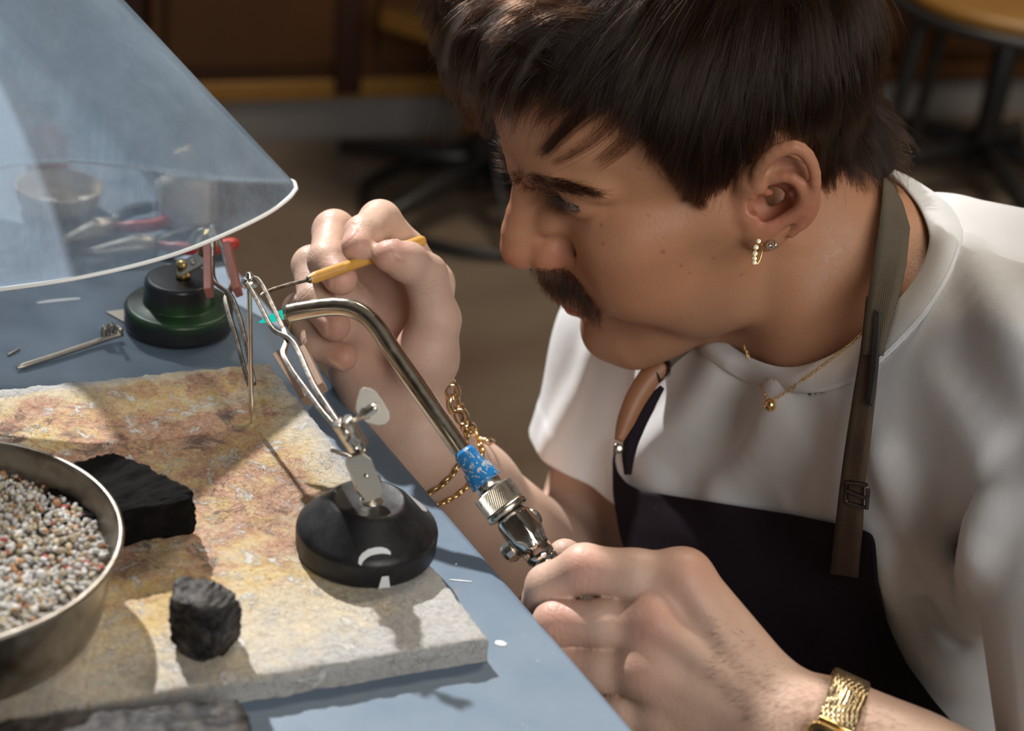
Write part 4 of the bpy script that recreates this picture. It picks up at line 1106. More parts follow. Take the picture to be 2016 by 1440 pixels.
sc_ = np.exp(-(np.linalg.norm(V - P(10, 455, .885), axis=1) / 0.034) ** 2) + 0.5 * np.exp(-(np.linalg.norm(V - P(110, 500, .885), axis=1) / 0.03) ** 2)
at = sh.data.attributes.new('scorch', 'FLOAT', 'POINT'); at.data.foreach_set('value', np.clip(sc_, 0, 1).astype(np.float32))
bm = bmesh.new(); add_tube(bm, rim, 0.0012, 8, closed=True); bm_obj('sheet_edge', bm, M_HOODEDGE, hood)
bm = bmesh.new(); add_tube(bm, topr, 0.004, 10, closed=True); bm_obj('duct_ring', bm, M_IRON, hood)
bm = bmesh.new(); add_lathe(bm, [(0.066, 0), (0.066, 0.5)], tc + np.array([-0.05, 0.0, 0.0]), (-1, -0.35, 0.02), 40, cap=False); bm_obj('duct', bm, M_IRON, hood)

# things seen blurred through the hood
def plier(px0, px1, z, label, m1):
    t = thing('pliers', label, 'pliers', PZ(*px0, 0.001)); A, B = PZ(*px0, z), PZ(*px1, z); d_ = B - A; s_ = np.array([-d_[1], d_[0], 0]); s_ /= np.linalg.norm(s_)
    for k in (-1, 1):
        pts = spline([A + d_ * 0.5, A + d_ * 0.62 + s_ * 0.008 * k, A + d_ * 0.8 + s_ * 0.013 * k, B + s_ * 0.010 * k], 16)
        bm = bmesh.new(); add_tube(bm, pts, [0.0032] * 4 + [0.0042] * 11 + [0.003], 12); bm_obj('handle', bm, m1 if k < 0 else M_BLKPL, t)
    bm = bmesh.new(); add_tube(bm, spline([A, A + d_ * 0.25, A + d_ * 0.5], 10), [0.002, 0.003, 0.004, 0.005, 0.006, 0.007, 0.008, 0.008, 0.007, 0.006], 12); bm_obj('jaws', bm, M_IRON, t)
    return t
M_REDPL = mat('red_handle_plastic', (0.42, 0.035, 0.03), 0.4)
plier((170, 500), (455, 466), 0.007, 'pliers with a red and a black handle lying behind the hood', M_REDPL)
plier((120, 480), (330, 415), 0.007, 'red-handled pliers seen blurred through the hood', M_REDPL)
t_ = thing('orange_bottle', 'small orange bottle standing behind the hood, at the left', 'bottle', PZ(98, 352, 0.0))
bm = bmesh.new(); add_lathe(bm, [(0, 0), (0.013, 0), (0.014, 0.002), (0.014, 0.03), (0.009, 0.037), (0.006, 0.040), (0.006, 0.046)], Vector(PZ(98, 352, 0.0005)), (0, 0, 1), 28); bm_obj('bottle_body', bm, mat('orange_plastic', (0.65, 0.16, 0.05), 0.4), t_)
bm = bmesh.new(); add_lathe(bm, [(0, 0.046), (0.008, 0.046), (0.008, 0.056), (0.006, 0.058), (0, 0.058)], Vector(PZ(98, 352, 0.0005)), (0, 0, 1), 24); bm_obj('cap', bm, mat('dark_cap', (0.08, 0.03, 0.02), 0.4), t_)
t_ = thing('beige_dish', 'pale beige dish on the bench behind the hood', 'dish', PZ(120, 412, 0.0))
bm = bmesh.new(); add_lathe(bm, [(0, 0), (0.020, 0), (0.026, 0.006), (0.028, 0.016), (0.0265, 0.016), (0.024, 0.007), (0.018, 0.003), (0, 0.003)], Vector(PZ(120, 412, 0.0005)), (0, 0, 1), 40); bm_obj('dish_body', bm, mat('beige_glaze', (0.55, 0.46, 0.36), 0.5), t_)
t_ = thing('white_bottle', 'squat white bottle behind the tail of the far tweezers', 'bottle', PZ(372, 432, 0.0))
bm = bmesh.new(); add_lathe(bm, [(0, 0), (0.016, 0), (0.018, 0.003), (0.018, 0.026), (0.010, 0.034), (0.007, 0.036), (0.007, 0.041)], Vector(PZ(372, 432, 0.0005)), (0, 0, 1), 32); bm_obj('bottle_body', bm, mat('white_plastic', (0.62, 0.58, 0.52), 0.45), t_)
bm = bmesh.new(); add_lathe(bm, [(0, 0.041), (0.009, 0.041), (0.009, 0.050), (0, 0.051)], Vector(PZ(372, 432, 0.0005)), (0, 0, 1), 24); bm_obj('cap', bm, M_BRASS, t_)
# ------------------------------------------------------------------ the person: body
HM = np.array([[-0.88426845, 0.33823388, -0.32197385],
               [-0.29216086, -0.93858204, -0.18359134],
               [-0.36429568, -0.06827587, 0.92877719]])   # columns: forward, left, up of the head
HT = np.array([0.0988354, 0.88153525, 0.12076115]) * 1000
_o = math.radians(30)
G0 = CR.T @ np.array([[1, 0, 0], [0, math.sin(_o), math.cos(_o)], [0, math.cos(_o), -math.sin(_o)]])   # pose was measured with a level camera
HT = G0 @ (HT - np.array([0, 0, 494.])) + CAM * 1000
HM = G0 @ HM
def H(F, L, U): return HT + HM @ np.array([F, L, U], float)
def hl(px, py, L):
    """head-local (F, L, U) seen at a pixel on the sagittal plane L mm left of the middle"""
    d = np.array([(px - 1008) / FPX, -(py - 720) / FPX, 1.0]) @ CR
    a = HM.T @ (CAM * 1000 - HT); b = HM.T @ d
    return a + (L - a[1]) / b[1] * b
def J(px, py, d): return P(px, py, d) * 1000      # joint in mm

body = Field()
def hell(c, r, k=0., mode='u', rot=None):
    M = HM if rot is None else HM @ rot
    body.ell(H(*c), r, M, k, mode)
def hcone(a, b, ra, rb=None, k=0., mode='u'): body.cone(H(*a), H(*b), ra, rb, k, mode)
def hchain(pts, rad, k=0., mode='u', kk=2.): body.chain([H(*p) for p in pts], rad, k, mode, kk)
def ry(deg):   # tilt in the sagittal plane (forward towards up)
    a = math.radians(deg); return np.array([[math.cos(a), 0, -math.sin(a)], [0, 1, 0], [math.sin(a), 0, math.cos(a)]])
def rz(deg):   # turn in the horizontal plane of the head
    a = math.radians(deg); return np.array([[math.cos(a), -math.sin(a), 0], [math.sin(a), math.cos(a), 0], [0, 0, 1]])

# skull and forehead
hell((-12, 0, 42), (92, 71, 80))
hell((28, 0, 53), (60, 60, 60), k=22)
hell((56, 0, 60), (37.5, 45, 34), k=16)
# face mass
hell((42, 0, -10), (48, 52, 60), k=22)
hell((62, 0, -38), (36, 36, 40), k=18)
# brow ridge
for s in (1, -1):
    hchain([(89.5, 3 * s, 39), (87.5, 16 * s, 41), (80, 32 * s, 43), (66, 47 * s, 37)], [7, 7, 7, 6.5], k=9)
# cheekbones and arches
for s in (1, -1):
    hell((62, 41 * s, 1), (21, 17, 15), k=14)
    hcone((58, 52 * s, 3), (14, 66 * s, 2), 9, 8, k=14)
    # cheek flesh in front of the jaw
    hell((48, 44 * s, -26), (34, 20, 34), k=24)
    hcone((12, 58 * s, -6), (20, 54 * s, -58), 15, 14, k=18)       # ramus
    hcone((20, 54 * s, -60), (74, 20 * s, -88), 13, 12, k=16)      # jaw line
    hell((30, 48 * s, -45), (30, 14, 28), k=14)                    # masseter
hell((79, 0, -86), (18, 20, 17), k=12)                             # chin
hell((40, 0, -82), (42, 38, 26), k=16)                             # under the jaw
# eye sockets
for s in (1, -1):
    hell((93, 30 * s, 25), (17, 15, 10), k=9, mode='s')
    hell((86, 15 * s, 24), (8, 6, 10), k=6, mode='s')
# eyelids: a ball opened by a slit
EYES = [(71.0, 32 * s, 29) for s in (1, -1)]
for s, e in zip((1, -1), EYES):
    hell(e, (14.0, 15.5, 13.4), k=3.5)
    hcone((72, 24 * s, 43), (68, 45 * s, 38), 6, 5, k=7)           # brow roll over the lid
    hell((83.5, 32.5 * s, 28.8), (9, 13.0, 3.4), k=1.0, mode='s', rot=rz(-16 * s))
# nose
hchain([(91, 0, 34), (95.5, 0, 22), (101, 0, 12), (105.5, 0, 3), (108, 0, -5)], [6.3, 7.0, 8.2, 9.6, 10.4], k=6, kk=4)
hell((108, 0, -7.5), (11, 11.5, 10.5), k=5)
for s in (1, -1):
    hell((95, 13.5 * s, -10.5), (12.5, 8.2, 8.8), k=3.5)
    hcone((90, 12 * s, 8), (98, 9 * s, -8), 8, 8, k=8)
hcone((107, 0, -14), (100, 0, -18), 5, 6, k=5)                     # columella
for s in (1, -1): hell((103, 7 * s, -19), (6.5, 3.2, 4.5), k=2, mode='s')   # nostrils
for s in (1, -1): hchain([(85, 21.5 * s, -17), (84.5, 22.5 * s, -11), (87, 22.5 * s, -4), (92.5, 20.5 * s, 1.5), (99, 15.5 * s, 3)], [0.4, 0.7, 0.8, 0.6, 0.3], k=6, mode='s', kk=.3)   # wing crease
# lips and moustache bed
hell((78, 0, -36), (26, 25, 15), k=8)
hchain([(84, 24, -50), (93, 14, -46), (98.0, 4, -45), (98.0, -4, -45), (93, -14, -46), (84, -24, -50)], [3, 4.6, 5.2, 5.2, 4.6, 3], k=3)
hchain([(84, 23, -52), (91, 13, -55), (94.4, 3, -56), (94.4, -3, -56), (91, -13, -55), (84, -23, -52)], [3, 4.6, 5.4, 5.4, 4.6, 3], k=3)
hchain([(84, 25, -51), (96, 13, -50.3), (102.5, 0, -50.5), (96, -13, -50.3), (84, -25, -51)], 1.0, k=2.2, mode='s')
hell((101, 0, -66), (6, 16, 4.5), k=6, mode='s')                   # dip above the chin

# near ear, in the plane that stands off the head
def earp(px, py, dl=0.0):
    L = 80.0
    for _ in range(6):
        q = hl(px, py, L); L = 79 + 0.5 * max(0.0, 8 - q[0]) + dl
    return H(*q)
def ec(x, y, dl=0.0): return earp(1400 + x / 4.8, 260 + y / 4.8, dl)
_ax = HM @ np.array([0.9, -0.42, 0.0]); _ax /= np.linalg.norm(_ax)
_au = HM @ np.array([0.15, 0.0, 1.0]); _au -= _ax * (_au @ _ax); _au /= np.linalg.norm(_au)
EM = np.stack([_ax, np.cross(_au, _ax), _au], 1)                    # forward in the ear plane, outwards, up
if (EM[:, 1] @ HM[:, 1]) < 0: EM[:, 1] *= -1
body.ell(ec(650, 600, -9), (20, 5.5, 27), EM, 6)                   # plate
body.chain([ec(*q) for q in ((400, 480, -7), (380, 700, -8), (400, 900, -7))], [6, 6, 6], 8)   # root along the cheek
body.ell(ec(560, 900, -3), (10, 4.5, 12), EM, 6)                   # lower part
body.ell(ec(495, 990, -1), (8.5, 4.2, 9), EM, 5)                   # lobe
body.ell(ec(560, 690, -6), (11.5, 8.5, 10), EM, 2.5, 's')          # concha
body.ell(ec(610, 545, -4), (10, 5.5, 4), EM, 2.5, 's')
body.ell(ec(860, 390, 0), (5.5, 4.6, 11), EM, 3, 's')              # scapha
body.ell(ec(640, 330, 0), (8, 5, 6), EM, 3, 's')
body.chain([ec(*q) for q in ((560, 572, -8), (510, 566, -5), (460, 530, -2), (425, 450, -1.5), (445, 370, -0.5), (490, 300, 0.5), (550, 235, 1.5), (620, 185, 2), (700, 155, 2.5), (780, 142, 2.8), (850, 165, 3), (910, 220, 3), (955, 300, 3), (980, 390, 3), (985, 480, 3), (975, 570, 2.6), (950, 670, 2.2), (910, 770, 2), (850, 870, 1.2), (760, 955, 0))],
           [1.8, 2.2, 2.6, 3.1, 3.4, 3.6, 3.7, 3.7, 3.6, 3.5, 3.4, 3.3, 3.1, 3.0, 3.0, 2.9, 2.8, 2.8, 2.7, 2.6], 2.2, kk=.3)
body.chain([ec(*q) for q in ((600, 440, -3), (690, 425, -2), (770, 435, -1), (840, 485, 0.5), (885, 570, 1.5), (885, 650, 1.8), (840, 730, 1.6), (760, 795, 1), (670, 845, 0.5), (570, 895, 0.5), (490, 925, 0))],
           [2.4, 2.8, 3.1, 3.4, 3.6, 3.7, 3.6, 3.5, 3.4, 3.5, 3.0], 3, kk=.3)
body.chain([ec(*q) for q in ((340, 700, -5), (345, 790, -2.5), (375, 860, -3))], [4.0, 4.4, 3.6], 5)   # tragus
body.ell(ec(392, 665, -5), (3.0, 8, 5.0), EM, 1.2, 's')             # canal
# far ear, plain
hell((-12, -80, 5), (17, 5, 28), k=4, rot=rz(25))

# neck and shoulder girdle (the rest is under the shirt)
NB = J(1650, 640, 0.985)
body.cone(H(-26, -2, -14), NB, 51, 55, 10)
body.cone(H(-16, 54, -30), J(1575, 705, 0.95), 13, 11, 18)          # neck muscle, near side
body.cone(H(28, 0, -92), J(1545, 690, 0.985), 19, 22, 14)           # throat
body.cone(H(-30, 20, -45), J(1760, 560, 0.965), 34, 40, 18)         # nape
body.cone(J(1715, 510, .985), J(1765, 570, .968), 38, 40, 20)          # root of the neck
LS = J(2130, 800, 0.84); RS = J(1290, 690, 1.12)
body.cone(NB, LS, 40, 40, 30); body.cone(NB, RS, 40, 36, 30)
# near arm (left): upper arm, forearm, wrist
LE = J(2330, 1800, 0.75); LW = J(1614, 1470, 0.780)
body.cone(LS, LE, 44, 42, 15)
_f1 = LE + (LW - LE) * 0.35
body.chain([LE, _f1, LE + (LW - LE) * 0.8, LW], [42, 42, 30, 27.5], 15, kk=15)
# far arm (right)
RE = J(1125, 1215, 1.19); RW = J(816, 884, 0.972)
body.cone(RS, RE, 42, 42, 15)
body.chain([RE, RE + (RW - RE) * 0.3, RE + (RW - RE) * 0.75, RW], [42, 45, 33, 26], 15, kk=15)

def unit(v): return v / max(np.linalg.norm(v), 1e-9)
NAILS = []
def finger(F, joints, rad, k=1.0, kk=3.5, nail=True, width=6.0, nrm=None):
    pts = [J(*q) for q in joints]
    F.chain(pts, rad, k, kk=kk)
    u1 = unit(pts[-2] - pts[-3]); u2 = unit(pts[-1] - pts[-2]); n = (u1 - u2) if nrm is None else nrm; n = unit(n - u2 * (n @ u2))
    for jn in range(2, len(pts) - 1):       # soft pad and joint swelling
        F.ell(pts[jn], rad[jn] * 1.0, None, 2)
    NAILS.append((pts[-1], u2, n, rad[-1], width, nail))

# near hand holding the torch
palmL = [((1345, 1142, .802), 13.5), ((1284, 1228, .797), 13.5), ((1275, 1322, .795), 13), ((1310, 1408, .797), 12)]
_w = [(1560, 1416, .782), (1560, 1446, .776), (1565, 1474, .776), (1580, 1500, .782)]
for (q, r), w in zip(palmL, _w): body.cone(J(*w), J(*q), 16, r, 9)
body.cone(J(*_w[1]), LW, 20, 26, 20)
body.ell(J(1440, 1340, .815), (34, 19, 14), np.linalg.qr(np.stack([J(1320, 1225, .80) - LW, J(1345, 1142, .802) - J(1310, 1408, .797), np.array([0, 0, 1.])], 1))[0], 10)
fl = Field()
finger(fl, [(1345, 1142, .802), (1250, 1134, .802), (1150, 1120, .806), (1078, 1154, .815), (1052, 1200, .826)], [12.2, 11.8, 10.8, 9.6, 8.3])
finger(fl, [(1284, 1228, .797), (1190, 1228, .800), (1096, 1227, .806), (1060, 1275, .826), (1085, 1320, .842)], [11.8, 10.8, 10.4, 9.5, 8.4])
finger(fl, [(1275, 1322, .795), (1190, 1318, .801), (1110, 1312, .809), (1075, 1350, .828), (1100, 1390, .84)], [11.4, 10.4, 10.2, 9.0, 8.0])
finger(fl, [(1310, 1408, .797), (1230, 1405, .803), (1160, 1400, .812), (1130, 1430, .828), (1150, 1460, .838)], [10.6, 9.2, 9.2, 8.2, 7.4])
body.group(fl, 5)
body.ell(J(1342, 1134, .797), (8, 8, 7), None, 12)                  # knuckles
body.ell(J(1284, 1217, .789), (8, 8, 7.5), None, 9)
body.ell(J(1280, 1314, .790), (8, 8, 7), None, 14)
body.chain([J(1490, 1405, .808), J(1360, 1285, .842), J(1230, 1172, .864), J(1112, 1096, .852)], [15, 12.5, 10, 8.6], 3, kk=5)   # thumb
for a, b_ in (((1500, 1370, .772), (1350, 1150, .789)), ((1510, 1400, .767), (1295, 1232, .784)), ((1520, 1430, .768), (1290, 1322, .784))):
    body.cone(J(*a), J(*b_), 2.6, 3.2, 7)                            # tendons on the back of the hand

# far hand holding the pick
palmR = [((846, 560, .968), 13.5), ((786, 580, .976), 13.5), ((730, 618, .98), 13), ((686, 672, .98), 12)]
for (q, r), w in zip(palmR, [(822, 800, .966), (802, 820, .97), (775, 825, .972), (752, 815, .97)]):
    body.cone(J(*w), J(*q), 15, r, 9)
body.cone(J(800, 815, .97), RW, 22.5, 26.5, 18)
body.ell(J(770, 700, .975), (34, 34, 13), CR.T, 10)
body.chain([J(812, 772, .956), J(838, 705, .948), J(858, 630, .940)], [17, 17, 13], 9, kk=6)          # ball of the thumb
body.chain([J(742, 800, .958), J(700, 730, .962)], [17, 14], 9)                                       # heel of the hand
fr = Field()
finger(fr, [(846, 560, .968), (800, 494, .955), (748, 436, .942), (715, 462, .922), (704, 487, .911)], [11.8, 10.6, 10.8, 9.6, 8.3])
finger(fr, [(786, 580, .976), (716, 508, .965), (658, 456, .955), (645, 514, .932), (672, 550, .92)], [11.8, 10.8, 11.2, 10.0, 8.5])
finger(fr, [(730, 618, .98), (666, 566, .966), (615, 524, .955), (622, 592, .936), (660, 642, .925)], [11.2, 10.4, 10.6, 9.4, 8.2])
finger(fr, [(686, 672, .98), (632, 636, .965), (592, 612, .953), (626, 678, .940), (676, 704, .931)], [10.4, 9.3, 9.4, 8.4, 7.4])
body.group(fr, 5)
ft = Field()
finger(ft, [(858, 630, .940), (838, 541, .928), (802, 516, .916), (766, 504, .908)], [12.2, 11.0, 10.0, 8.4], width=7.0, nrm=unit(-CR[2] * 0.8 + CR[1] * 0.5))      # thumb
body.group(ft, 5)
# nails: thin plates set into the fingertips
def nail_frames():
    for tip, t, n, r, w, on in NAILS:
        yield tip + n * (r - 1.75) - t * 1.8, np.stack([t, np.cross(n, t), n], 1), r, w
for c, M, r, w in nail_frames():
    body.ell(c, (6.6, w, 1.7), M, 0.5)
# ------------------------------------------------------------------ the T-shirt (outer surface, then hollowed)
SX = unit(RS - LS)
DN = np.array([0.10, -0.90, 0.38]) @ CR; DN = unit(DN - SX * (DN @ SX))
FT = np.cross(SX, DN); FT = FT if FT[0] < 0 else -FT
TM = np.stack([SX, FT, DN], 1)
shirt = Field()
CH = J(1595, 1095, 1.115)
shirt.ell(CH, (168, 122, 175), TM)
shirt.cone(CH + DN * 40, CH + DN * 380, 125, 140, 40)
shirt.cone(NB - FT * 14 + DN * 12, LS, 60, 60, 40)
shirt.cone(NB - FT * 10 + DN * 15, RS, 58, 58, 40)
shirt.ell(NB + DN * 60 + FT * 18 + SX * 60, (75, 45, 70), TM, 30)
shirt.ell(NB + DN * 60 + FT * 35 - SX * 60, (75, 45, 70), TM, 30)
shirt.cone(J(1850, 592, 1.0), J(2160, 700, .98), 60, 72, 35)          # upper back
shirt.cone(LS, LE, 60, 66, 25)
_sl = RS + (RE - RS) * 0.62
shirt.cone(RS, _sl, 58, 64, 30)
NUP = unit(H(-26, -2, -14) - NB)
shirt.cone(NB + DN * 10, NB + NUP * 18, 62, 55, 16)
def on_field(F, px, py, t0=500, t1=1500, off=0.0):
    """points of a field seen at pixels (mm)"""
    px = np.atleast_1d(np.asarray(px, float)); py = np.atleast_1d(np.asarray(py, float))
    dr = np.stack([(px - 1008) / FPX, -(py - 720) / FPX, np.ones(len(px))], 1) @ CR
    ln = np.linalg.norm(dr, axis=1, keepdims=True); dr = dr / ln
    t = F.march(np.repeat(CAM[None] * 1000, len(px), 0), dr, t0, t1)
    p = CAM * 1000 + dr * t[:, None]
    if off: p = p + F.grad(p) * off
    return p
HEM = on_field(shirt, 1110, 930)[0]; HN = unit(RE - RS)
if not np.isfinite(HEM).all(): HEM = J(1125, 932, 1.13)
def local_bisect(bm, co, no, centre, radius):
    c = Vector(centre)
    fs = [f for f in bm.faces if (f.calc_center_median() - c).length < radius]
    g = set(fs)
    for f in fs: g.update(f.edges); g.update(f.verts)
    bmesh.ops.bisect_plane(bm, geom=list(g), plane_co=Vector(co), plane_no=Vector(no), clear_outer=True)
# neckband: inner loop close to the neck, outer loop sewn to the shirt
COL_IN = [(1560, 724, .930), (1620, 708, .918), (1668, 682, .911), (1706, 652, .905), (1748, 612, .899), (1786, 572, .899), (1814, 528, .905), (1829, 480, .916), (1822, 438, .930), (1798, 392, .948), (1748, 347, .978), (1660, 340, 1.02), (1560, 380, 1.055), (1465, 460, 1.065), (1405, 560, 1.05), (1398, 620, 1.01), (1418, 660, .985), (1450, 688, .966), (1500, 713, .946)]
COL_OUT = [(1562, 768, .925), (1632, 764, .912), (1692, 738, .902), (1738, 704, .893), (1782, 662, .885), (1826, 612, .880), (1864, 552, .884), (1886, 492, .898), (1884, 446, .915), (1852, 398, .935), (1768, 346, .985), (1650, 322, 1.04), (1540, 362, 1.08), (1440, 450, 1.09), (1378, 560, 1.075), (1362, 640, 1.03), (1382, 690, .99), (1428, 722, .962), (1490, 752, .942)]
# ------------------------------------------------------------------ mesh the person
import os
VH = float(os.environ.get('VH', '1.15'))
person = thing('person', 'person in a white T-shirt and dark apron leaning over the bench to solder', 'person', NB / 1000)

def m_skin():
    m = mat('skin', (0.5, 0.3, 0.2), 0.5); n = NT(m)
    c = n.mix(n.noise(28, 5, 0.6), (0.545, 0.372, 0.285), (0.625, 0.445, 0.350))
    c = n.mix(n.attr('tan'), c, n.mix(n.noise(28, 5, 0.6), (0.405, 0.192, 0.098), (0.475, 0.243, 0.130)))  # warm bounce light on face and neck put into the skin colour
    c = n.mix(n.math('MULTIPLY', n.noise(160, 4, 0.65), 0.30), c, (0.40, 0.19, 0.13))
    c = n.mix(n.attr('red'), c, (0.50, 0.15, 0.105))
    c = n.mix(n.attr('lip'), c, (0.42, 0.13, 0.11))
    c = n.mix(n.attr('nail'), c, (0.62, 0.36, 0.29))
    dots = n.ramp(n.vor(620), [(0.0, 1), (0.11, 0.9), (0.2, 0)]); g = n.ramp(n.noise(240, 2), [(0.5, 0), (0.6, 1)])
    c = n.mix(n.math('MULTIPLY', n.math('MULTIPLY', n.math('MULTIPLY', dots, g), n.attr('beard')), 0.75), c, (0.10, 0.06, 0.045))
    c = n.mix(n.math('MULTIPLY', n.attr('beard'), 0.25), c, (0.22, 0.15, 0.12))
    fr_ = n.ramp(n.vor(190), [(0.0, 1), (0.075, 0.8), (0.12, 0)]); g2 = n.ramp(n.noise(90, 2), [(0.54, 0), (0.62, 1)])
    c = n.mix(n.math('MULTIPLY', n.math('MULTIPLY', n.math('MULTIPLY', fr_, g2), n.attr('face')), 0.65), c, (0.20, 0.09, 0.055))
    c = n.mix(n.attr('mole'), c, (0.10, 0.045, 0.03))
    n.color(c)
    b = n.b; b.inputs['Subsurface Weight'].default_value = 0.22; b.inputs['Subsurface Radius'].default_value = (1.0, 0.32, 0.16); b.inputs['Subsurface Scale'].default_value = 0.0045
    b.inputs['Specular IOR Level'].default_value = 0.38
    n.rough(n.ramp(n.noise(300, 3), [(0.3, 0.42), (0.7, 0.56)]))
    cr = n.math('ADD', n.math('MULTIPLY', n.noise(1100, 4, 0.6), 0.6), n.math('MULTIPLY', n.vor(520), 0.5))
    cr = n.math('SUBTRACT', cr, n.math('MULTIPLY', n.attr('crease'), 1.3))
    n.bump(cr, 0.28, 0.0007); return m
M_SKIN = m_skin()
bV, bQ = body.mesh((-230, 480, -340), (360, 1120, 300), VH)
bo = np_mesh_obj('body', bV / 1000, bQ, M_SKIN, person)

def attr(o, name, vals):
    a_ = o.data.attributes.new(name, 'FLOAT', 'POINT'); a_.data.foreach_set('value', np.clip(vals, 0, 1).astype(np.float32))
loc = (bV - HT) @ HM            # head-local coordinates of every vertex
def blob(p, r, pw=2.0): return np.exp(-(np.linalg.norm(bV - np.asarray(p), axis=1) / r) ** pw)
red = np.zeros(len(bV))
for c_, r_, a_ in ((H(112, 0, -8), 13, .45), (H(96, 14, -10), 11, .6), (H(62, 46, -8), 24, .22), (H(60, 40, -40), 22, .18), (ec(560, 700, -4), 14, .75), (ec(830, 450, 0), 14, .4), (ec(900, 750, 0), 14, .55), (ec(800, 200, 0), 14, .3), (H(103, 0, 20), 10, .2)):
    red = np.maximum(red, a_ * blob(c_, r_))
for q, r_, a_ in (((1345, 1142, .79), 14, .30), ((1284, 1232, .786), 13, .5), ((1278, 1325, .786), 13, .35), ((1150, 1120, .795), 12, .4), ((1096, 1227, .796), 13, .4), ((1110, 1312, .8), 12, .3),
                  ((704, 487, .905), 10, .35), ((672, 550, .915), 11, .4), ((660, 642, .92), 11, .5), ((676, 704, .925), 11, .5), ((766, 504, .9), 11, .35), ((658, 456, .945), 11, .2), ((770, 680, .95), 30, .2)):
    red = np.maximum(red, a_ * blob(J(*q), r_))
attr(bo, 'red', red)
attr(bo, 'tan', np.clip((300 - np.linalg.norm(bV - H(0, 0, -30), axis=1)) / 120, 0, 1) * np.clip((bV[:, 2] + 160) / 60, 0, 1) * np.clip((126 - loc[:, 0]) / 6, 0, 1))
lip = np.zeros(len(bV)); F_, L_, U_2 = loc[:, 0], loc[:, 1], loc[:, 2]
lipc = np.abs(U_2 + 51.0 - 0.006 * np.abs(L_) ** 1.6); lip = np.clip(1.25 - lipc / (7.2 * np.clip(1 - (np.abs(L_) / 25.0) ** 2, 0, 1) + 0.3), 0, 1) * (F_ > 80) * (np.abs(L_) < 25)
attr(bo, 'lip', lip * 0.9)
nail = np.zeros(len(bV)); edge_n = np.zeros(len(bV))
for c_, M_, r_, w_ in nail_frames():
    q = (bV - c_) @ M_; e_n = np.sqrt((q[:, 0] / 6.9) ** 2 + (q[:, 1] / (w_ + 0.3)) ** 2)
    nail = np.maximum(nail, np.clip((1.0 - e_n) * 8, 0, 1) * (q[:, 2] > -0.6) * (q[:, 2] < 4)); edge_n = np.maximum(edge_n, np.exp(-((e_n - 1.02) / 0.09) ** 2) * (np.abs(q[:, 2]) < 3))
attr(bo, 'nail', nail * 0.8)
beard = np.clip((-(U_2 + 30)) / 22, 0, 1) * np.clip((F_ + 5) / 30, 0, 1) * np.clip((loc[:, 2] + 135) / 25, 0, 1) * (np.linalg.norm(bV - H(30, 0, -50), axis=1) < 120)
beard = np.maximum(beard, 0.8 * np.clip(1 - np.abs(U_2 + 32) / 14, 0, 1) * (F_ > 80) * (np.abs(L_) < 34)) * (lip < 0.3)
attr(bo, 'beard', beard)
attr(bo, 'face', (np.linalg.norm(bV - H(60, 30, 0), axis=1) < 80) * 1.0 + 0.6 * (np.linalg.norm(bV - H(0, 40, -80), axis=1) < 70))
mole = np.zeros(len(bV))
for px_, py_, r_ in ((1127, 298, 1.5), (1305, 496, 1.25), (1183, 444, 0.9), (1187, 480, 0.9), (1404, 509, 0.8), (1341, 524, 0.9), (1358, 538, 0.8), (1275, 424, .8), (1258, 332, .7), (1340, 628, .8), (1460, 541, 1.0)):
    p_ = on_field(body, px_, py_)[0]
    if np.isfinite(p_).all(): mole = np.maximum(mole, 0.5 * blob(p_, r_ * 1.0, 3))
attr(bo, 'mole', mole)
# finger and wrist creases: thin rings around the joints
cre = edge_n * 0.5
def ring_crease(jn, along, r=15, offs=(0,), w=0.55, amt=1.0):
    global cre
    p_ = J(*jn); t_ = unit(J(*along) - p_); q = (bV - p_); s_ = q @ t_; near_ = np.linalg.norm(q, axis=1) < r
    for of in offs: cre = np.maximum(cre, amt * np.exp(-((s_ - of + 0.5 * np.sin(q @ np.array([.9, .4, .7]) * 0.6)) / w) ** 2) * near_)
ring_crease((1150, 1120, .806), (1250, 1134, .802), 13, (-2.6, 0.3, 2.8), .38, .5); ring_crease((1096, 1227, .806), (1190, 1228, .8), 13, (-2, 0.6, 3.0), .38, .5)
ring_crease((658, 456, .955), (645, 514, .932), 13, (14, 17), .5, .7); ring_crease((748, 436, .942), (715, 462, .922), 13, (12, 14), .5, .5)
ring_crease((838, 541, .928), (858, 630, .94), 14, (-2, 0.5, 3), .5, .7); ring_crease((622, 592, .936), (660, 642, .925), 11, (-2, 0), .5, .6); ring_crease((645, 514, .932), (672, 550, .92), 11, (-2, 0), .5, .6)
ring_crease((626, 678, .940), (676, 704, .931), 10, (-2, 0), .5, .6)
attr(bo, 'crease', cre)

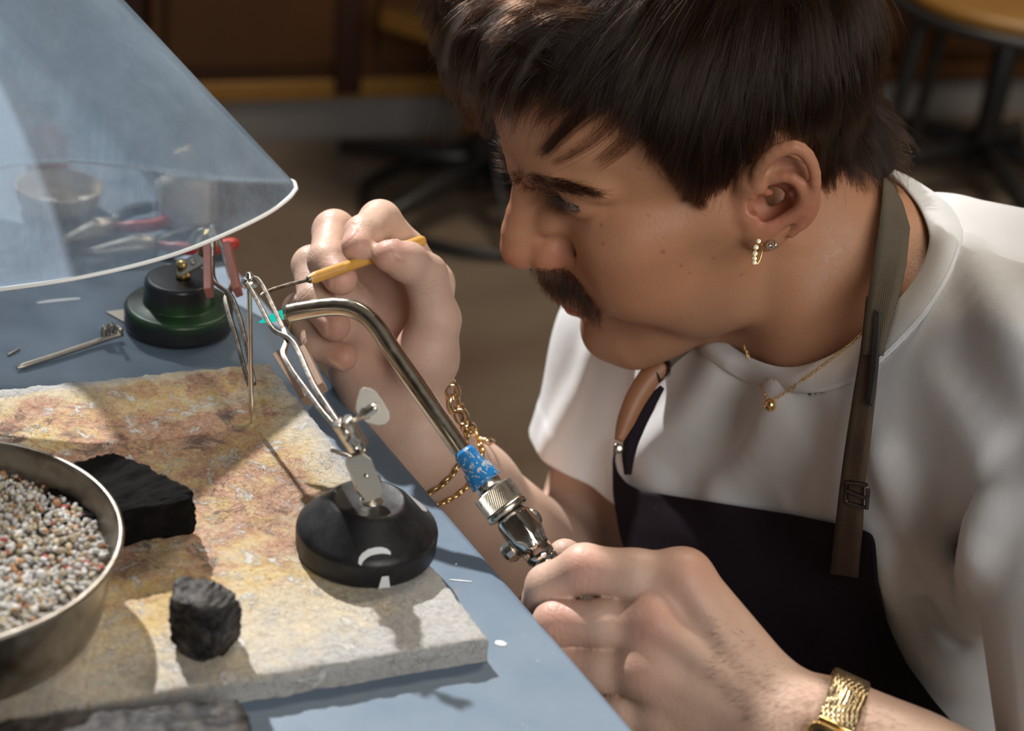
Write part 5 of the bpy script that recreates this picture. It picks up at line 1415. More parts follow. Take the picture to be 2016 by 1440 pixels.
# ------------------------------------------------------------------ eyes
M_EYE = mat('eyeball', (0.7, 0.68, 0.66), 0.08); n_ = NT(M_EYE)
_a = n_.attr('iris')
n_.color(n_.ramp(_a, [(0.0, (0.62, 0.58, 0.56)), (0.30, (0.62, 0.58, 0.56)), (0.34, (0.06, 0.08, 0.10)), (0.42, (0.22, 0.30, 0.36)), (0.66, (0.26, 0.33, 0.36)), (0.72, (0.01, 0.01, 0.01)), (1.0, (0.01, 0.01, 0.01))]))
gaze = unit(J(560, 560, .87) - H(*EYES[0]))
for e in EYES:
    bm = bmesh.new(); bmesh.ops.create_uvsphere(bm, u_segments=48, v_segments=32, radius=12.0 / 1000); V = np.array([v.co for v in bm.verts])
    eo = bm_obj('eye', bm, M_EYE, None); eo.modifiers.clear(); eo.location = (H(*e) + HM @ np.array([0.6, 0, 0.2])) / 1000; adopt(eo, person)
    ang_ = np.arccos(np.clip(V @ gaze / 0.012, -1, 1)); a_ = eo.data.attributes.new('iris', 'FLOAT', 'POINT'); a_.data.foreach_set('value', np.clip(1 - ang_ / 0.75, 0, 1).astype(np.float32))
# ------------------------------------------------------------------ shirt folds and mesh
def fold(pts, r, k, mode='u', lift=0.0):
    """a ridge or crease that follows pixels over the cloth"""
    p = np.array(pts, float); q = on_field(shirt, p[:, 0], p[:, 1], off=lift)
    q = q[np.isfinite(q).all(1)]
    if len(q) > 1: shirt.chain(spline(q, max(6, 3 * len(q))), r, k, mode, 3)
fold([(2030, 880), (1960, 935), (1910, 1005), (1888, 1080), (1880, 1160), (1880, 1245), (1886, 1262)], 8, 7, 's', 1)
fold([(2040, 905), (1975, 965), (1935, 1040), (1915, 1120), (1908, 1220)], 12, 14, 'u', -5)
fold([(1725, 1045), (1745, 1120), (1775, 1200), (1830, 1290), (1880, 1350)], 5, 14, 'u', -2)
fold([(1790, 1060), (1815, 1150), (1850, 1220), (1880, 1255)], 5, 10, 's', 2)
fold([(1740, 900), (1790, 1020), (1840, 1120), (1880, 1225)], 7, 14, 'u', -3)
fold([(1880, 700), (1960, 820), (2010, 900)], 6, 22, 's', 5)
fold([(1900, 480), (1940, 560), (1990, 640), (2040, 700)], 5, 16, 'u', -3)
fold([(1420, 720), (1380, 790), (1330, 850), (1270, 900)], 7, 22, 'u', -4)
fold([(1480, 760), (1450, 830), (1400, 890), (1330, 940)], 6, 20, 's', 5)
fold([(1530, 790), (1500, 870), (1450, 940), (1420, 980)], 7, 20, 'u', -4)
fold([(1600, 830), (1590, 900), (1560, 980)], 5, 18, 's', 5)
fold([(1180, 690), (1160, 760), (1120, 830), (1090, 880)], 6, 18, 'u', -3)
fold([(1230, 700), (1200, 790), (1180, 880), (1160, 940)], 5, 16, 's', 4)
# sewn sleeve hem stands a little proud
def _hemband(p):
    s_ = (HEM - p) @ HN; q = np.linalg.norm(p - HEM, axis=1)
    return (-0.7 * np.clip((22 - s_) / 1.8, 0, 1) + 0.4 * np.exp(-((s_ - 22.5) / 1.0) ** 2)) * (q < 150)
shirt.disp(_hemband)
M_SHIRT = mat('white_cotton', (0.80, 0.79, 0.78), 0.85); n_ = NT(M_SHIRT)
n_.color(n_.mix(n_.noise(60, 5), (0.655, 0.66, 0.67), (0.735, 0.74, 0.75)))
n_.b.inputs['Sheen Weight'].default_value = 0.15; n_.b.inputs['Subsurface Weight'].default_value = 0.0
wv = n_.n('ShaderNodeTexWave'); wv.inputs['Scale'].default_value = 330; n_.link(n_.co, wv.inputs['Vector'])
n_.bump(n_.math('ADD', n_.math('ADD', n_.noise(1500, 3), n_.math('MULTIPLY', n_.noise(35, 4, 0.6), 3.0)), n_.math("MULTIPLY", wv.outputs[1], 0.06)), 0.2, 0.0012)
sV, sQ = shirt.mesh((-160, 420, -330), (420, 1270, 300), 2.6)
so = np_mesh_obj('t_shirt', sV / 1000, sQ, M_SHIRT, person)
# neckband loops
NC = 160
def closed(pts, n):
    pts = list(pts); e = spline([pts[-2], pts[-1]] + pts + [pts[0], pts[1], pts[2]], n * 4)
    m = len(pts) + 5; q = np.linspace(2 / (m - 1), (2 + len(pts)) / (m - 1), n, endpoint=False) * (n * 4 - 1)
    lo = np.floor(q).astype(int); f = (q - lo)[:, None]; return e[lo] * (1 - f) + e[np.minimum(lo + 1, n * 4 - 1)] * f
cin = closed([J(*q) for q in COL_IN], NC)
cout0 = np.array([J(*q) for q in COL_OUT]); hit = on_field(shirt, [q[0] for q in COL_OUT], [q[1] for q in COL_OUT], off=1.2)
vis = [True] * 11 + [False] * 6 + [True] * 2
cout0 = np.array([h if (v and np.isfinite(h).all() and np.linalg.norm(h - c) < 45) else c for h, c, v in zip(hit, cout0, vis)])
print('collar out depth', [round(depth_of(c / 1000), 3) for c in cout0])
cout = closed(cout0, NC)
# take the shirt away inside the neckband
cc_ = cout.mean(0); uu, ss, vv = np.linalg.svd(cout - cc_); e1, e2, en = vv
pol = np.stack([(cout - cc_) @ e1, (cout - cc_) @ e2], 1); pol *= (1 - 1.0 / np.linalg.norm(pol, axis=1, keepdims=True))
fc = so.data.polygons; ctr = np.zeros(len(fc) * 3, np.float32); fc.foreach_get('center', ctr); ctr = ctr.reshape(-1, 3) * 1000
x_, y_, z_ = (ctr - cc_) @ e1, (ctr - cc_) @ e2, (ctr - cc_) @ en
ins = np.zeros(len(ctr), bool)
for k in range(NC):
    (x0, y0), (x1, y1) = pol[k], pol[(k + 1) % NC]
    c_ = ((y0 > y_) != (y1 > y_)) & (x_ < (x1 - x0) * (y_ - y0) / (y1 - y0 + 1e-12) + x0); ins ^= c_
ins &= (np.abs(z_) < 75) & (np.einsum('ij,ij->i', ctr - NB, ctr - NB) < 150 ** 2)
up_ = en if en @ NUP > 0 else -en
ins &= ((ctr - cc_) @ up_ > -45)
bm = bmesh.new(); bm.from_mesh(so.data); bm.faces.ensure_lookup_table()
bmesh.ops.delete(bm, geom=[bm.faces[i] for i in np.nonzero(ins)[0]], context='FACES')
local_bisect(bm, HEM / 1000, HN, HEM / 1000, .16)
bmesh.ops.remove_doubles(bm, verts=[v for v in bm.verts if v.is_boundary], dist=0.0006)
bm.to_mesh(so.data); bm.free()
so.data.polygons.foreach_set('use_smooth', np.ones(len(so.data.polygons), bool))
md = so.modifiers.new('thickness', 'SOLIDIFY'); md.thickness = 0.0018; md.offset = -1
M_RIB = mat('white_ribbed_cotton', (0.78, 0.775, 0.76), 0.85); n_ = NT(M_RIB)
n_.color(n_.mix(n_.noise(90, 4), (0.64, 0.645, 0.65), (0.71, 0.715, 0.72)))
sn = n_.math('SINE', n_.math('MULTIPLY', n_.attr('rib'), 6.2832 * 380)); n_.bump(sn, 0.15, 0.0003)
rows_ = []
outw = cout - cc_; outw /= np.linalg.norm(outw, axis=1, keepdims=True)
for f in (0, 0.12, 0.3, 0.5, 0.7, 0.88, 1.0, 1.06):
    g_ = f ** 0.8; rows_.append(cin * (1 - g_) + cout * g_ + (up_ * 5.0 + outw * 3.0) * math.sin(math.pi * min(f, 1)) * 0.45 - up_ * (1.6 if f > 1.01 else 0))
V = np.vstack(rows_) / 1000; nr_ = len(rows_); idx = np.arange(nr_ * NC).reshape(nr_, NC)
Q = np.stack([idx[:-1], np.roll(idx[:-1], -1, 1), np.roll(idx[1:], -1, 1), idx[1:]], -1).reshape(-1, 4)
nbd = np_mesh_obj('neckband', V, Q, M_RIB, so)
a_ = nbd.data.attributes.new('rib', 'FLOAT', 'POINT'); a_.data.foreach_set('value', np.tile(np.arange(NC) / NC, nr_).astype(np.float32))
md = nbd.modifiers.new('thickness', 'SOLIDIFY'); md.thickness = 0.0022; md.offset = 0
ss_ = nbd.modifiers.new('sub', 'SUBSURF'); ss_.levels = 1; ss_.render_levels = 1
bm = bmesh.new(); add_tube(bm, [Vector(p / 1000 + up_ * 0.0004 + o_ * 0.0004) for p, o_ in zip(cout, outw)], 0.0007, 6, closed=True); smo = bm_obj('seam', bm, M_RIB, so)
# ------------------------------------------------------------------ hair
def m_hair(name, col, rough=0.32, melanin=None):
    m = bpy.data.materials.new(name); m.use_nodes = True; t = m.node_tree; t.nodes.clear()
    o = t.nodes.new('ShaderNodeOutputMaterial'); h = t.nodes.new('ShaderNodeBsdfHairPrincipled'); h.model = 'CHIANG'; h.parametrization = 'COLOR'
    h.inputs['Color'].default_value = (*col, 1); h.inputs['Roughness'].default_value = rough; h.inputs['Radial Roughness'].default_value = 0.4
    h.inputs['IOR'].default_value = 1.38
    for i_ in h.inputs:
        if i_.name == 'Random Roughness': i_.default_value = 0.1
    t.links.new(h.outputs[0], o.inputs[0]); return m
M_HAIR = m_hair('brown_hair', (0.0105, 0.0043, 0.0020), 0.2)
M_STACHE = m_hair('moustache_hair', (0.016, 0.0068, 0.0032), 0.25)
M_BROW = m_hair('eyebrow_hair', (0.009, 0.005, 0.003), 0.3)

def curves_obj(name, S, rad, mt, parent, taper=0.25):
    """S: (n, m, 3) strand points in mm"""
    n, m = S.shape[:2]
    cu = bpy.data.hair_curves.new(name); cu.add_curves([m] * n)
    cu.attributes['position'].data.foreach_set('vector', (S.reshape(-1, 3) / 1000).astype(np.float32).ravel())
    r = (np.broadcast_to(np.asarray(rad).reshape(-1, 1), (n, 1)) * np.linspace(1, taper, m)[None] ** 0.8).astype(np.float32) / 1000
    ra = cu.attributes.get('radius') or cu.attributes.new('radius', 'FLOAT', 'POINT'); ra.data.foreach_set('value', np.ascontiguousarray(r).ravel())
    cu.materials.append(mt)
    o = bpy.data.objects.new(name, cu); COL.objects.link(o); return adopt(o, parent)

# skull used while growing strands (head-local mm)
skull = Field()
def sl_ell(c, r, k=0.): skull.ell(c, r, None, k)
sl_ell((-12, 0, 42), (92, 71, 80)); sl_ell((28, 0, 53), (60, 60, 60), 22); sl_ell((56, 0, 60), (37.5, 45, 34), 16); sl_ell((42, 0, -10), (48, 52, 60), 22)
skull.cone((-26, 0, -14), (-75, 0, -90), 51, 55, 10)
HLF = [-130, -100, -93, -64, -50, -44, -38, -34, -20, -5, 0, 10, 18, 24, 30, 33, 37, 43, 49, 60, 68, 77, 85, 95]
HLU = [-46, -52, -54, -51, -42, -34, -5, 28, 38, 34, 27, 18, 14, 14, 26, 34, 50, 66, 78, 86, 90, 92, 90, 92]
def scalp(F, L, U): return U - np.interp(F, HLF, HLU)          # > 0: hair grows
rh = np.random.default_rng(3)
def scalp_points(n):
    out = []; got = 0
    while got < n:
        d = rh.normal(size=(n * 2, 3)); d /= np.linalg.norm(d, axis=1, keepdims=True)
        o = np.array([-8, 0, 35.0]); t = np.full(len(d), 60.0)
        for _ in range(24): t += skull.eval(o + d * t[:, None]) * 0.9
        p = o + d * t[:, None]
        s_ = scalp(*p.T); s_ += rh.normal(size=len(p)) * 2.0
        keep = (s_ > 0) & (p[:, 1] > -74)
        keep &= rh.random(len(p)) < np.where(p[:, 1] > -18, 1.0, 0.4)
        out.append(p[keep]); got += keep.sum()
    return np.vstack(out)[:n]
CROWN = np.array([-62.0, -6.0, 104.0])
def grow(p0, length, lift, steps=13, seed=0, wave=0.0, layer=None, guide=None):
    """strands that leave the crown, lie on the head and fall; p0 (n,3) head-local"""
    n = len(p0); S = np.zeros((n, steps, 3)); S[:, 0] = p0; N = skull.grad(p0, 1.0)
    v = p0 - CROWN; v -= N * np.einsum('ij,ij->i', v, N)[:, None]; v /= np.maximum(np.linalg.norm(v, axis=1, keepdims=True), 1e-6)
    front = np.clip((p0[:, 0] - 5) / 55, 0, 1) * np.clip((p0[:, 2] - 55) / 40, 0, 1)      # top of the forehead
    side = np.clip((np.abs(p0[:, 1]) - 35) / 30, 0, 1)
    fw = np.array([1.0, 0.12, 0.0]); v = v + fw * (front * 0.9)[:, None]
    v[:, 0] += side * np.clip((p0[:, 0] + 25) / 60, -0.4, 0.55) * 0.8; v[:, 2] -= side * 0.5
    sw = fbm(p0, 0.010, 3, 71 + seed); sw2 = fbm(p0, 0.022, 2, 75 + seed)
    ax = np.cross(N, v); v = v + ax * (0.55 * sw + 0.45 * sw2)[:, None]
    v /= np.linalg.norm(v, axis=1, keepdims=True)
    d = v * np.cos(lift)[:, None] + N * np.sin(lift)[:, None]
    st = (length / (steps - 1))[:, None]; p = p0.copy()
    lay = layer if layer is not None else np.full(n, 4.0)
    for i in range(1, steps):
        t_ = i / (steps - 1)
        p = p + d * st
        D = skull.eval(p); g = skull.grad(p, 1.0)
        want = 0.8 + lay * (1 - (1 - t_) ** 2)
        low = np.maximum(0, want - D); p = p + g * low[:, None] * 0.8
        S[:, i] = p
        # bend: stay along the head, fall with gravity
        gr = HM.T @ np.array([0, 0, -1.0])
        high = np.clip((D - want) / 10, 0, 1)
        d = d + gr * (0.10 + 0.10 * front)[:, None] - g * (0.20 * high)[:, None]
        dn = np.einsum('ij,ij->i', d, g); d = d - g * (np.where(dn < 0, dn * 0.9, dn * 0.25))[:, None]
        d /= np.linalg.norm(d, axis=1, keepdims=True)
    return S
def lengths(p):
    top = np.clip((p[:, 2] - 60) / 40, 0, 1); edge = np.clip(scalp(*p.T) / 45, 0, 1)
    L = 17 + 24 * edge + 34 * top
    L += 16 * np.clip((p[:, 0] - 20) / 50, 0, 1) * top
    return L
def layers(p, n):
    top = np.clip((p[:, 2] - 50) / 50, 0, 1); edge = np.clip(scalp(*p.T) / 40, 0, 1)
    return (2.5 + 7 * edge + 9 * top) * (0.25 + 0.75 * rh.random(n))
# locks: guides first, then strands drawn towards their lock
NG = 1100
gp = scalp_points(NG); gl = lengths(gp) * (0.82 + 0.36 * rh.random(NG)); gly = layers(gp, NG)
glift = np.radians(8 + 26 * np.clip((gp[:, 2] - 40) / 60, 0, 1)) * (0.6 + 0.8 * rh.random(NG))
G = grow(gp, gl, glift, seed=0, layer=gly)
NS = int(os.environ.get('NS', '26000'))
sp = scalp_points(NS)
cid = np.zeros(NS, int)
for a0 in range(0, NS, 4000):
    dd = ((sp[a0:a0 + 4000, None] - gp[None]) ** 2).sum(-1); cid[a0:a0 + 4000] = dd.argmin(1)
S = grow(sp, lengths(sp) * (0.75 + 0.4 * rh.random(NS)), np.radians(8 + 26 * np.clip((sp[:, 2] - 40) / 60, 0, 1)) * (0.5 + rh.random(NS)), seed=0, layer=layers(sp, NS))
tt = np.linspace(0, 1, S.shape[1])[None, :, None]
off = (sp - gp[cid])[:, None]
tight = (0.55 + 0.4 * rh.random(NS))[:, None, None]
tgt = G[cid] + off * (1 - 0.72 * tt)
S = S + (tgt - S) * (tight * np.clip(tt * 1.6, 0, 1) ** 1.1)
fz = rh.normal(size=(NS, 1, 3)) * 1.3 * tt ** 2 + 0.35 * np.sin(tt * 9 + rh.random((NS, 1, 1)) * 6.28) * rh.normal(size=(NS, 1, 3)) * tt
S = S + fz
# a few escaped hairs
NF = 500
fp = scalp_points(NF); fp = fp[(fp[:, 2] > 10)]
FS = grow(fp, lengths(fp) * 1.15, np.radians(25 + 35 * rh.random(len(fp))), layer=layers(fp, len(fp)) * 2.0)
FS = FS + rh.normal(size=(len(fp), 1, 3)) * 5 * np.linspace(0, 1, FS.shape[1])[None, :, None] ** 2
# fringe tufts that hang on the forehead and temple: pixel paths on the near side
def tuft(px, L0, n, spread, rad_tip=0.6, lift=2.0):
    c = np.array([hl(x, y, l) for (x, y), l in zip(px, L0)]); c = spline(c, 13)
    # keep outside the skin
    for k in range(3):
        D = skull.eval(c); c = c + skull.grad(c, 1.0) * np.maximum(0, lift + 1.0 - D)[:, None]
    off = rh.normal(size=(n, 1, 3)) * spread; t_ = np.linspace(0, 1, 13)[None, :, None]
    return c[None] + off * (1 - (1 - rad_tip) * t_) + rh.normal(size=(n, 1, 3)) * 0.8 * t_ ** 2
T = [tuft([(1275, 120), (1215, 170), (1150, 225), (1085, 288)], (52, 46, 40, 34), 230, 3.6, 0.4),
     tuft([(1290, 140), (1240, 190), (1190, 245), (1105, 300)], (55, 49, 43, 36), 40, 3.4, 0.5),
     tuft([(1320, 180), (1275, 215), (1235, 255), (1190, 285)], (58, 53, 47, 43), 60, 3.4, 0.5),
     tuft([(1240, 120), (1170, 165), (1120, 205), (1085, 235)], (48, 41, 35, 31), 70, 3.6, 0.6),
     tuft([(1200, 90), (1130, 130), (1070, 170), (1030, 215)], (44, 36, 28, 20), 90, 3.0, 0.6),
     tuft([(1120, 70), (1050, 130), (1005, 185), (1000, 262)], (30, 20, 12, 8), 12, 3.0, 1.0),
     tuft([(1150, 90), (1090, 140), (1050, 200), (1048, 245)], (36, 28, 22, 18), 10, 3.0, 1.2),
     tuft([(1340, 250), (1330, 300), (1345, 350), (1385, 405)], (62, 64, 67, 70), 220, 4.0, 0.35, 1.2),
     tuft([(1310, 215), (1300, 265), (1315, 315), (1350, 355)], (58, 60, 63, 66), 160, 4.0, 0.4, 1.2)]
# long front locks that sweep forward past the forehead, with some height
for k in range(90):
    l_ = -38 + 74 * rh.random(); f0 = 25 + 45 * rh.random(); z_ = 200.0
    for _ in range(40): z_ -= skull.eval(np.array([[f0, l_, z_]]))[0] * 0.9
    p_ = np.array([f0, l_, z_]); h_ = rh.random()
    e_ = np.array([101 + 13 * rh.random() - 0.25 * abs(l_), l_ + 13 * rh.normal(), 88 + 38 * h_])
    c = spline(np.array([p_, p_ * 0.62 + e_ * 0.38 + [0, 0, 13 + 8 * h_], p_ * 0.25 + e_ * 0.75 + [2, 0, 10 + 6 * h_], e_]), 13)
    for _ in range(2):
        D = skull.eval(c); c = c + skull.grad(c, 1.0) * np.maximum(0, 4 + 4 * np.linspace(0, 1, 13) - D)[:, None]
    n_k = 52; off = rh.normal(size=(n_k, 1, 3)) * np.array([2.6, 4.2, 2.2]); t_ = np.linspace(0, 1, 13)[None, :, None]
    T.append(c[None] + off * (1 - 0.9 * t_) + rh.normal(size=(n_k, 1, 3)) * (1.0 + 2.5 * (rh.random((n_k, 1, 1)) < 0.08)) * t_ ** 2)
# the darker fringe hanging in front of the far side of the forehead
for k in range(16):
    l_ = -48 + 34 * rh.random()
    c = spline(np.array([[70, l_, 108], [92, l_ - 1, 98], [103, l_ - 2, 82 + 5 * rh.random()], [99 + 4 * rh.random(), l_ - 3, 50 + 14 * rh.random()]]), 13)
    n_k = 80; off = rh.normal(size=(n_k, 1, 3)) * np.array([2.5, 3.5, 2.5]); t_ = np.linspace(0, 1, 13)[None, :, None]
    T.append(c[None] + off * (1 - 0.55 * t_) + rh.normal(size=(n_k, 1, 3)) * 1.0 * t_ ** 2)
def trim(S, jit=4.0, extra=0.0, cj=0.0):
    """cut strands where they hang past the hairline"""
    n, m = S.shape[:2]; F, L, U = S[..., 0], S[..., 1], S[..., 2]
    marg = 1.5 + extra + 22 * np.clip((-L - 5) / 20, 0, 1) * np.clip((F - 55) / 20, 0, 1) + 2 * np.clip((-F - 45) / 20, 0, 1) - 14 * np.clip((-F - 104) / 10, 0, 1) + 3 * np.clip((20 - np.abs(F - 24)) / 10, 0, 1)
    bad = (U < np.interp(F, HLF, HLU) - marg - cj - jit * rh.normal(size=(n, 1)) * 0.6) & (np.arange(m)[None] > 0)
    first = np.where(bad.any(1), bad.argmax(1), m - 1).astype(float)
    first = np.maximum(np.where(bad.any(1), first - rh.random(n), first), 1.2)
    q = first[:, None] * np.linspace(0, 1, m)[None]; lo = np.clip(np.floor(q).astype(int), 0, m - 2); f = (q - lo)[..., None]
    r = np.arange(n)[:, None]; return S[r, lo] * (1 - f) + S[r, lo + 1] * f
S = trim(S, 3.0, 0.0, (rh.normal(size=NG) * 5.0)[cid][:, None]); FS = trim(FS, 8.0, 4.0)
ALL = np.vstack([S, FS] + T)
_b = ALL[..., 0]; ALL[..., 0] = np.where(_b < -106, -106 + (_b + 106) * 0.45, _b)      # the back of the head stays round
print('strands', ALL.shape)
ALLW = HT + ALL @ HM.T
# dark underlayer that the strands grow from
hp_ = Field()
hp_.ell((-12, 0, 42), (95.5, 74, 83.5)); hp_.ell((28, 0, 53), (62, 63, 63), None, 22)
hp_.cone((-26, 0, -14), (-75, 0, -90), 52, 56, None or 10)
hp_.add(lambda p: -(p[:, 2] - np.interp(p[:, 0], HLF, np.array(HLU) + 7.0)), (0, 0, 0), 1e9, 3.0, 'i')
hp_.plane((-26, 0, -58), (0, 0, 1), 3, 's')
cV, cQ = hp_.mesh((-125, -95, -75), (105, 95, 150), 3.0)
M_CAP = mat('hair_underlayer', (0.014, 0.008, 0.006), 0.7); n_ = NT(M_CAP); n_.color(n_.mix(n_.noise(200, 3), (0.010, 0.006, 0.0045), (0.02, 0.011, 0.008)))
hair = np_mesh_obj('hair', (HT + cV @ HM.T) / 1000, cQ, M_CAP, person)
curves_obj('hair_strands', ALLW, 0.075 + 0.04 * rh.random(len(ALLW)), M_HAIR, hair)

# ------------------------------------------------------------------ moustache, brows, lashes
def in_poly(px, py, poly):
    r = np.zeros(len(px), bool); m = len(poly)
    for k in range(m):
        (x0, y0), (x1, y1) = poly[k], poly[(k + 1) % m]
        r ^= ((y0 > py) != (y1 > py)) & (px < (x1 - x0) * (py - y0) / (y1 - y0 + 1e-12) + x0)
    return r
def patch(poly, n, seed):
    rg_ = np.random.default_rng(seed); poly = np.array(poly, float); lo, hi = poly.min(0), poly.max(0); q = rg_.uniform(lo, hi, (n * 6, 2)); q = q[in_poly(q[:, 0], q[:, 1], poly)][:n]
    p = on_field(body, q[:, 0], q[:, 1]); ok = np.isfinite(p).all(1); return (p[ok] - HT) @ HM
def sprout(p, dirs, length, steps=7, droop=0.0, seed=0, jit=0.18):
    """short hairs from head-local points"""
    rg_ = np.random.default_rng(seed); n = len(p); N = body.grad(HT + p @ HM.T, 0.8) @ HM
    d = dirs / np.linalg.norm(dirs, axis=1, keepdims=True); d = d + rg_.normal(size=(n, 3)) * jit; d /= np.linalg.norm(d, axis=1, keepdims=True)
    S = np.zeros((n, steps, 3)); S[:, 0] = p - N * 0.3; q = S[:, 0].copy(); st = (length * (0.7 + 0.5 * rg_.random(n)) / (steps - 1))[:, None]
    for i in range(1, steps):
        q = q + d * st; D = body.eval(HT + q @ HM.T); q = q + N * np.maximum(0, 0.5 - D)[:, None]
        S[:, i] = q; d = d + np.array([0, 0, -droop]); d /= np.linalg.norm(d, axis=1, keepdims=True)
    return S
mp = patch([(1040, 528), (1080, 527), (1118, 528), (1140, 552), (1165, 588), (1186, 618), (1180, 632), (1160, 622), (1135, 598), (1105, 585), (1078, 572), (1060, 552)], 1500, 8)
mp = np.vstack([mp, mp * np.array([1, -1, 1])])
mN = body.grad(HT + mp @ HM.T) @ HM
for _ in range(6): mp = mp - mN * body.eval(HT + mp @ HM.T)[:, None] * 0.9
md_ = np.stack([0.30 + 0 * mp[:, 0], np.sign(mp[:, 1]) * (0.15 + np.abs(mp[:, 1]) / 42), -1.0 + 0 * mp[:, 0]], 1) + mN * 0.55
MS = sprout(mp, md_, 7.2, 8, 0.10, 4, 0.16)
curves_obj('moustache', HT + MS @ HM.T, 0.10, M_STACHE, person)
def brow(poly, n, seed):
    p = patch(poly, n, seed); return p
bp = patch([(1012, 338), (1050, 342), (1100, 352), (1150, 368), (1185, 384), (1180, 390), (1130, 380), (1085, 376), (1040, 374), (1016, 362)], 800, 9)
bp2 = bp * np.array([1, -1, 1]); bp = np.vstack([bp, bp2]); bN = body.grad(HT + bp @ HM.T) @ HM
for _ in range(6): bp = bp - bN * body.eval(HT + bp @ HM.T)[:, None] * 0.9
inner = np.clip((28 - np.abs(bp[:, 1])) / 22, 0, 1)
bd = np.stack([-0.75 + 1.1 * inner, np.sign(bp[:, 1]) * (0.75 - 0.35 * inner), 0.10 + 0.55 * inner], 1) + bN * 0.22
BS = sprout(bp, bd, 8.0, 7, 0.08, 5, 0.22)
curves_obj('eyebrows', HT + BS @ HM.T, 0.085, M_BROW, person)
# lashes along the upper lid edge
LS_ = []
for s in (1, -1):
    e = np.array(EYES[0]) * np.array([1, s, 1])
    for k in range(110):
        a_ = math.radians(-52 + 104 * k / 109); up = 5.2 * math.cos(a_ * 1.35)
        r0 = e + np.array([13.6 * math.cos(a_) * 0.98, s * (13.9 * math.sin(a_) + 1.0), up * 0.55 + 1.2])
        out = np.array([math.cos(a_) * 0.9, s * math.sin(a_) * 1.1, -0.28]); out += rh.normal(size=3) * 0.10
        t_ = np.linspace(0, 1, 7)[:, None]; LS_.append(r0 + out * 8.0 * t_ + np.array([0, 0, 3.0]) * t_ ** 2)
M_LASH = mat('eyelash', (0.012, 0.008, 0.006), 0.7)
curves_obj('eyelashes', HT + np.array(LS_) @ HM.T, 0.10, M_LASH, person, 0.3)
# fine hair on the forearms and wrist
def arm_hair(poly, n, seed, along, length=7.0):
    rg_ = np.random.default_rng(seed); poly = np.array(poly, float); q = rg_.uniform(poly.min(0), poly.max(0), (n * 5, 2)); q = q[in_poly(q[:, 0], q[:, 1], poly)][:n]
    p = on_field(body, q[:, 0], q[:, 1]); p = p[np.isfinite(p).all(1)]; N = body.grad(p)
    d = unit(np.asarray(along)) + N * 0.35 + rg_.normal(size=p.shape) * 0.25; d /= np.linalg.norm(d, axis=1, keepdims=True)
    t_ = np.linspace(0, 1, 6)[None, :, None]; ln = (length * (0.5 + 0.8 * rg_.random(len(p))))[:, None, None]
    return p[:, None] + d[:, None] * ln * t_ - N[:, None] * (ln * 0.25 * t_ ** 2)
A1 = arm_hair([(1400, 1210), (1520, 1270), (1640, 1335), (1600, 1430), (1480, 1430), (1400, 1330)], 650, 21, (J(1300, 1400, .77) - J(1600, 1330, .77)), 5.0)
A2 = arm_hair([(1700, 1375), (1880, 1440), (1850, 1460), (1700, 1440)], 120, 22, (J(1300, 1400, .77) - J(1600, 1330, .77)), 7)
A3 = arm_hair([(905, 880), (1010, 885), (1000, 960), (920, 950)], 160, 23, (J(900, 960, .97) - J(1000, 900, .97)), 6)
curves_obj('arm_hair', np.vstack([A1, A2, A3]), 0.035, M_BROW, person)
# ------------------------------------------------------------------ apron
M_APRON = mat('dark_aubergine_canvas', (0.014, 0.009, 0.014), 0.9, Specular_IOR_Level=0.15); n_ = NT(M_APRON)
dust = n_.ramp(n_.vor(140), [(0.0, 1), (0.02, 1), (0.035, 0)]); dg = n_.ramp(n_.noise(12, 3), [(0.5, 0), (0.62, 1)])
n_.color(n_.mix(n_.math('MULTIPLY', dust, dg), n_.mix(n_.noise(30, 4), (0.011, 0.007, 0.011), (0.020, 0.013, 0.020)), (0.2, 0.18, 0.19)))
n_.bump(n_.noise(1800, 2), 0.25, 0.0004)
M_WEB = mat('brown_webbing', (0.07, 0.042, 0.024), 0.85); n_ = NT(M_WEB)
n_.color(n_.mix(n_.noise(120, 4), (0.055, 0.033, 0.019), (0.085, 0.052, 0.030)))
wv = n_.n('ShaderNodeTexWave'); wv.inputs['Scale'].default_value = 420; n_.link(n_.co, wv.inputs['Vector']); n_.bump(wv.outputs[1], 0.35, 0.0005)
M_WEBO = mat('olive_webbing', (0.085, 0.068, 0.045), 0.85); n_ = NT(M_WEBO)
n_.color(n_.mix(n_.noise(120, 4), (0.075, 0.06, 0.04), (0.105, 0.085, 0.058)))
wv = n_.n('ShaderNodeTexWave'); wv.inputs['Scale'].default_value = 420; n_.link(n_.co, wv.inputs['Vector']); n_.bump(wv.outputs[1], 0.35, 0.0005)
M_LEATHER = mat('tan_leather', (0.30, 0.13, 0.06), 0.5); n_ = NT(M_LEATHER); n_.color(n_.mix(n_.noise(60, 5), (0.24, 0.10, 0.045), (0.34, 0.155, 0.075)))

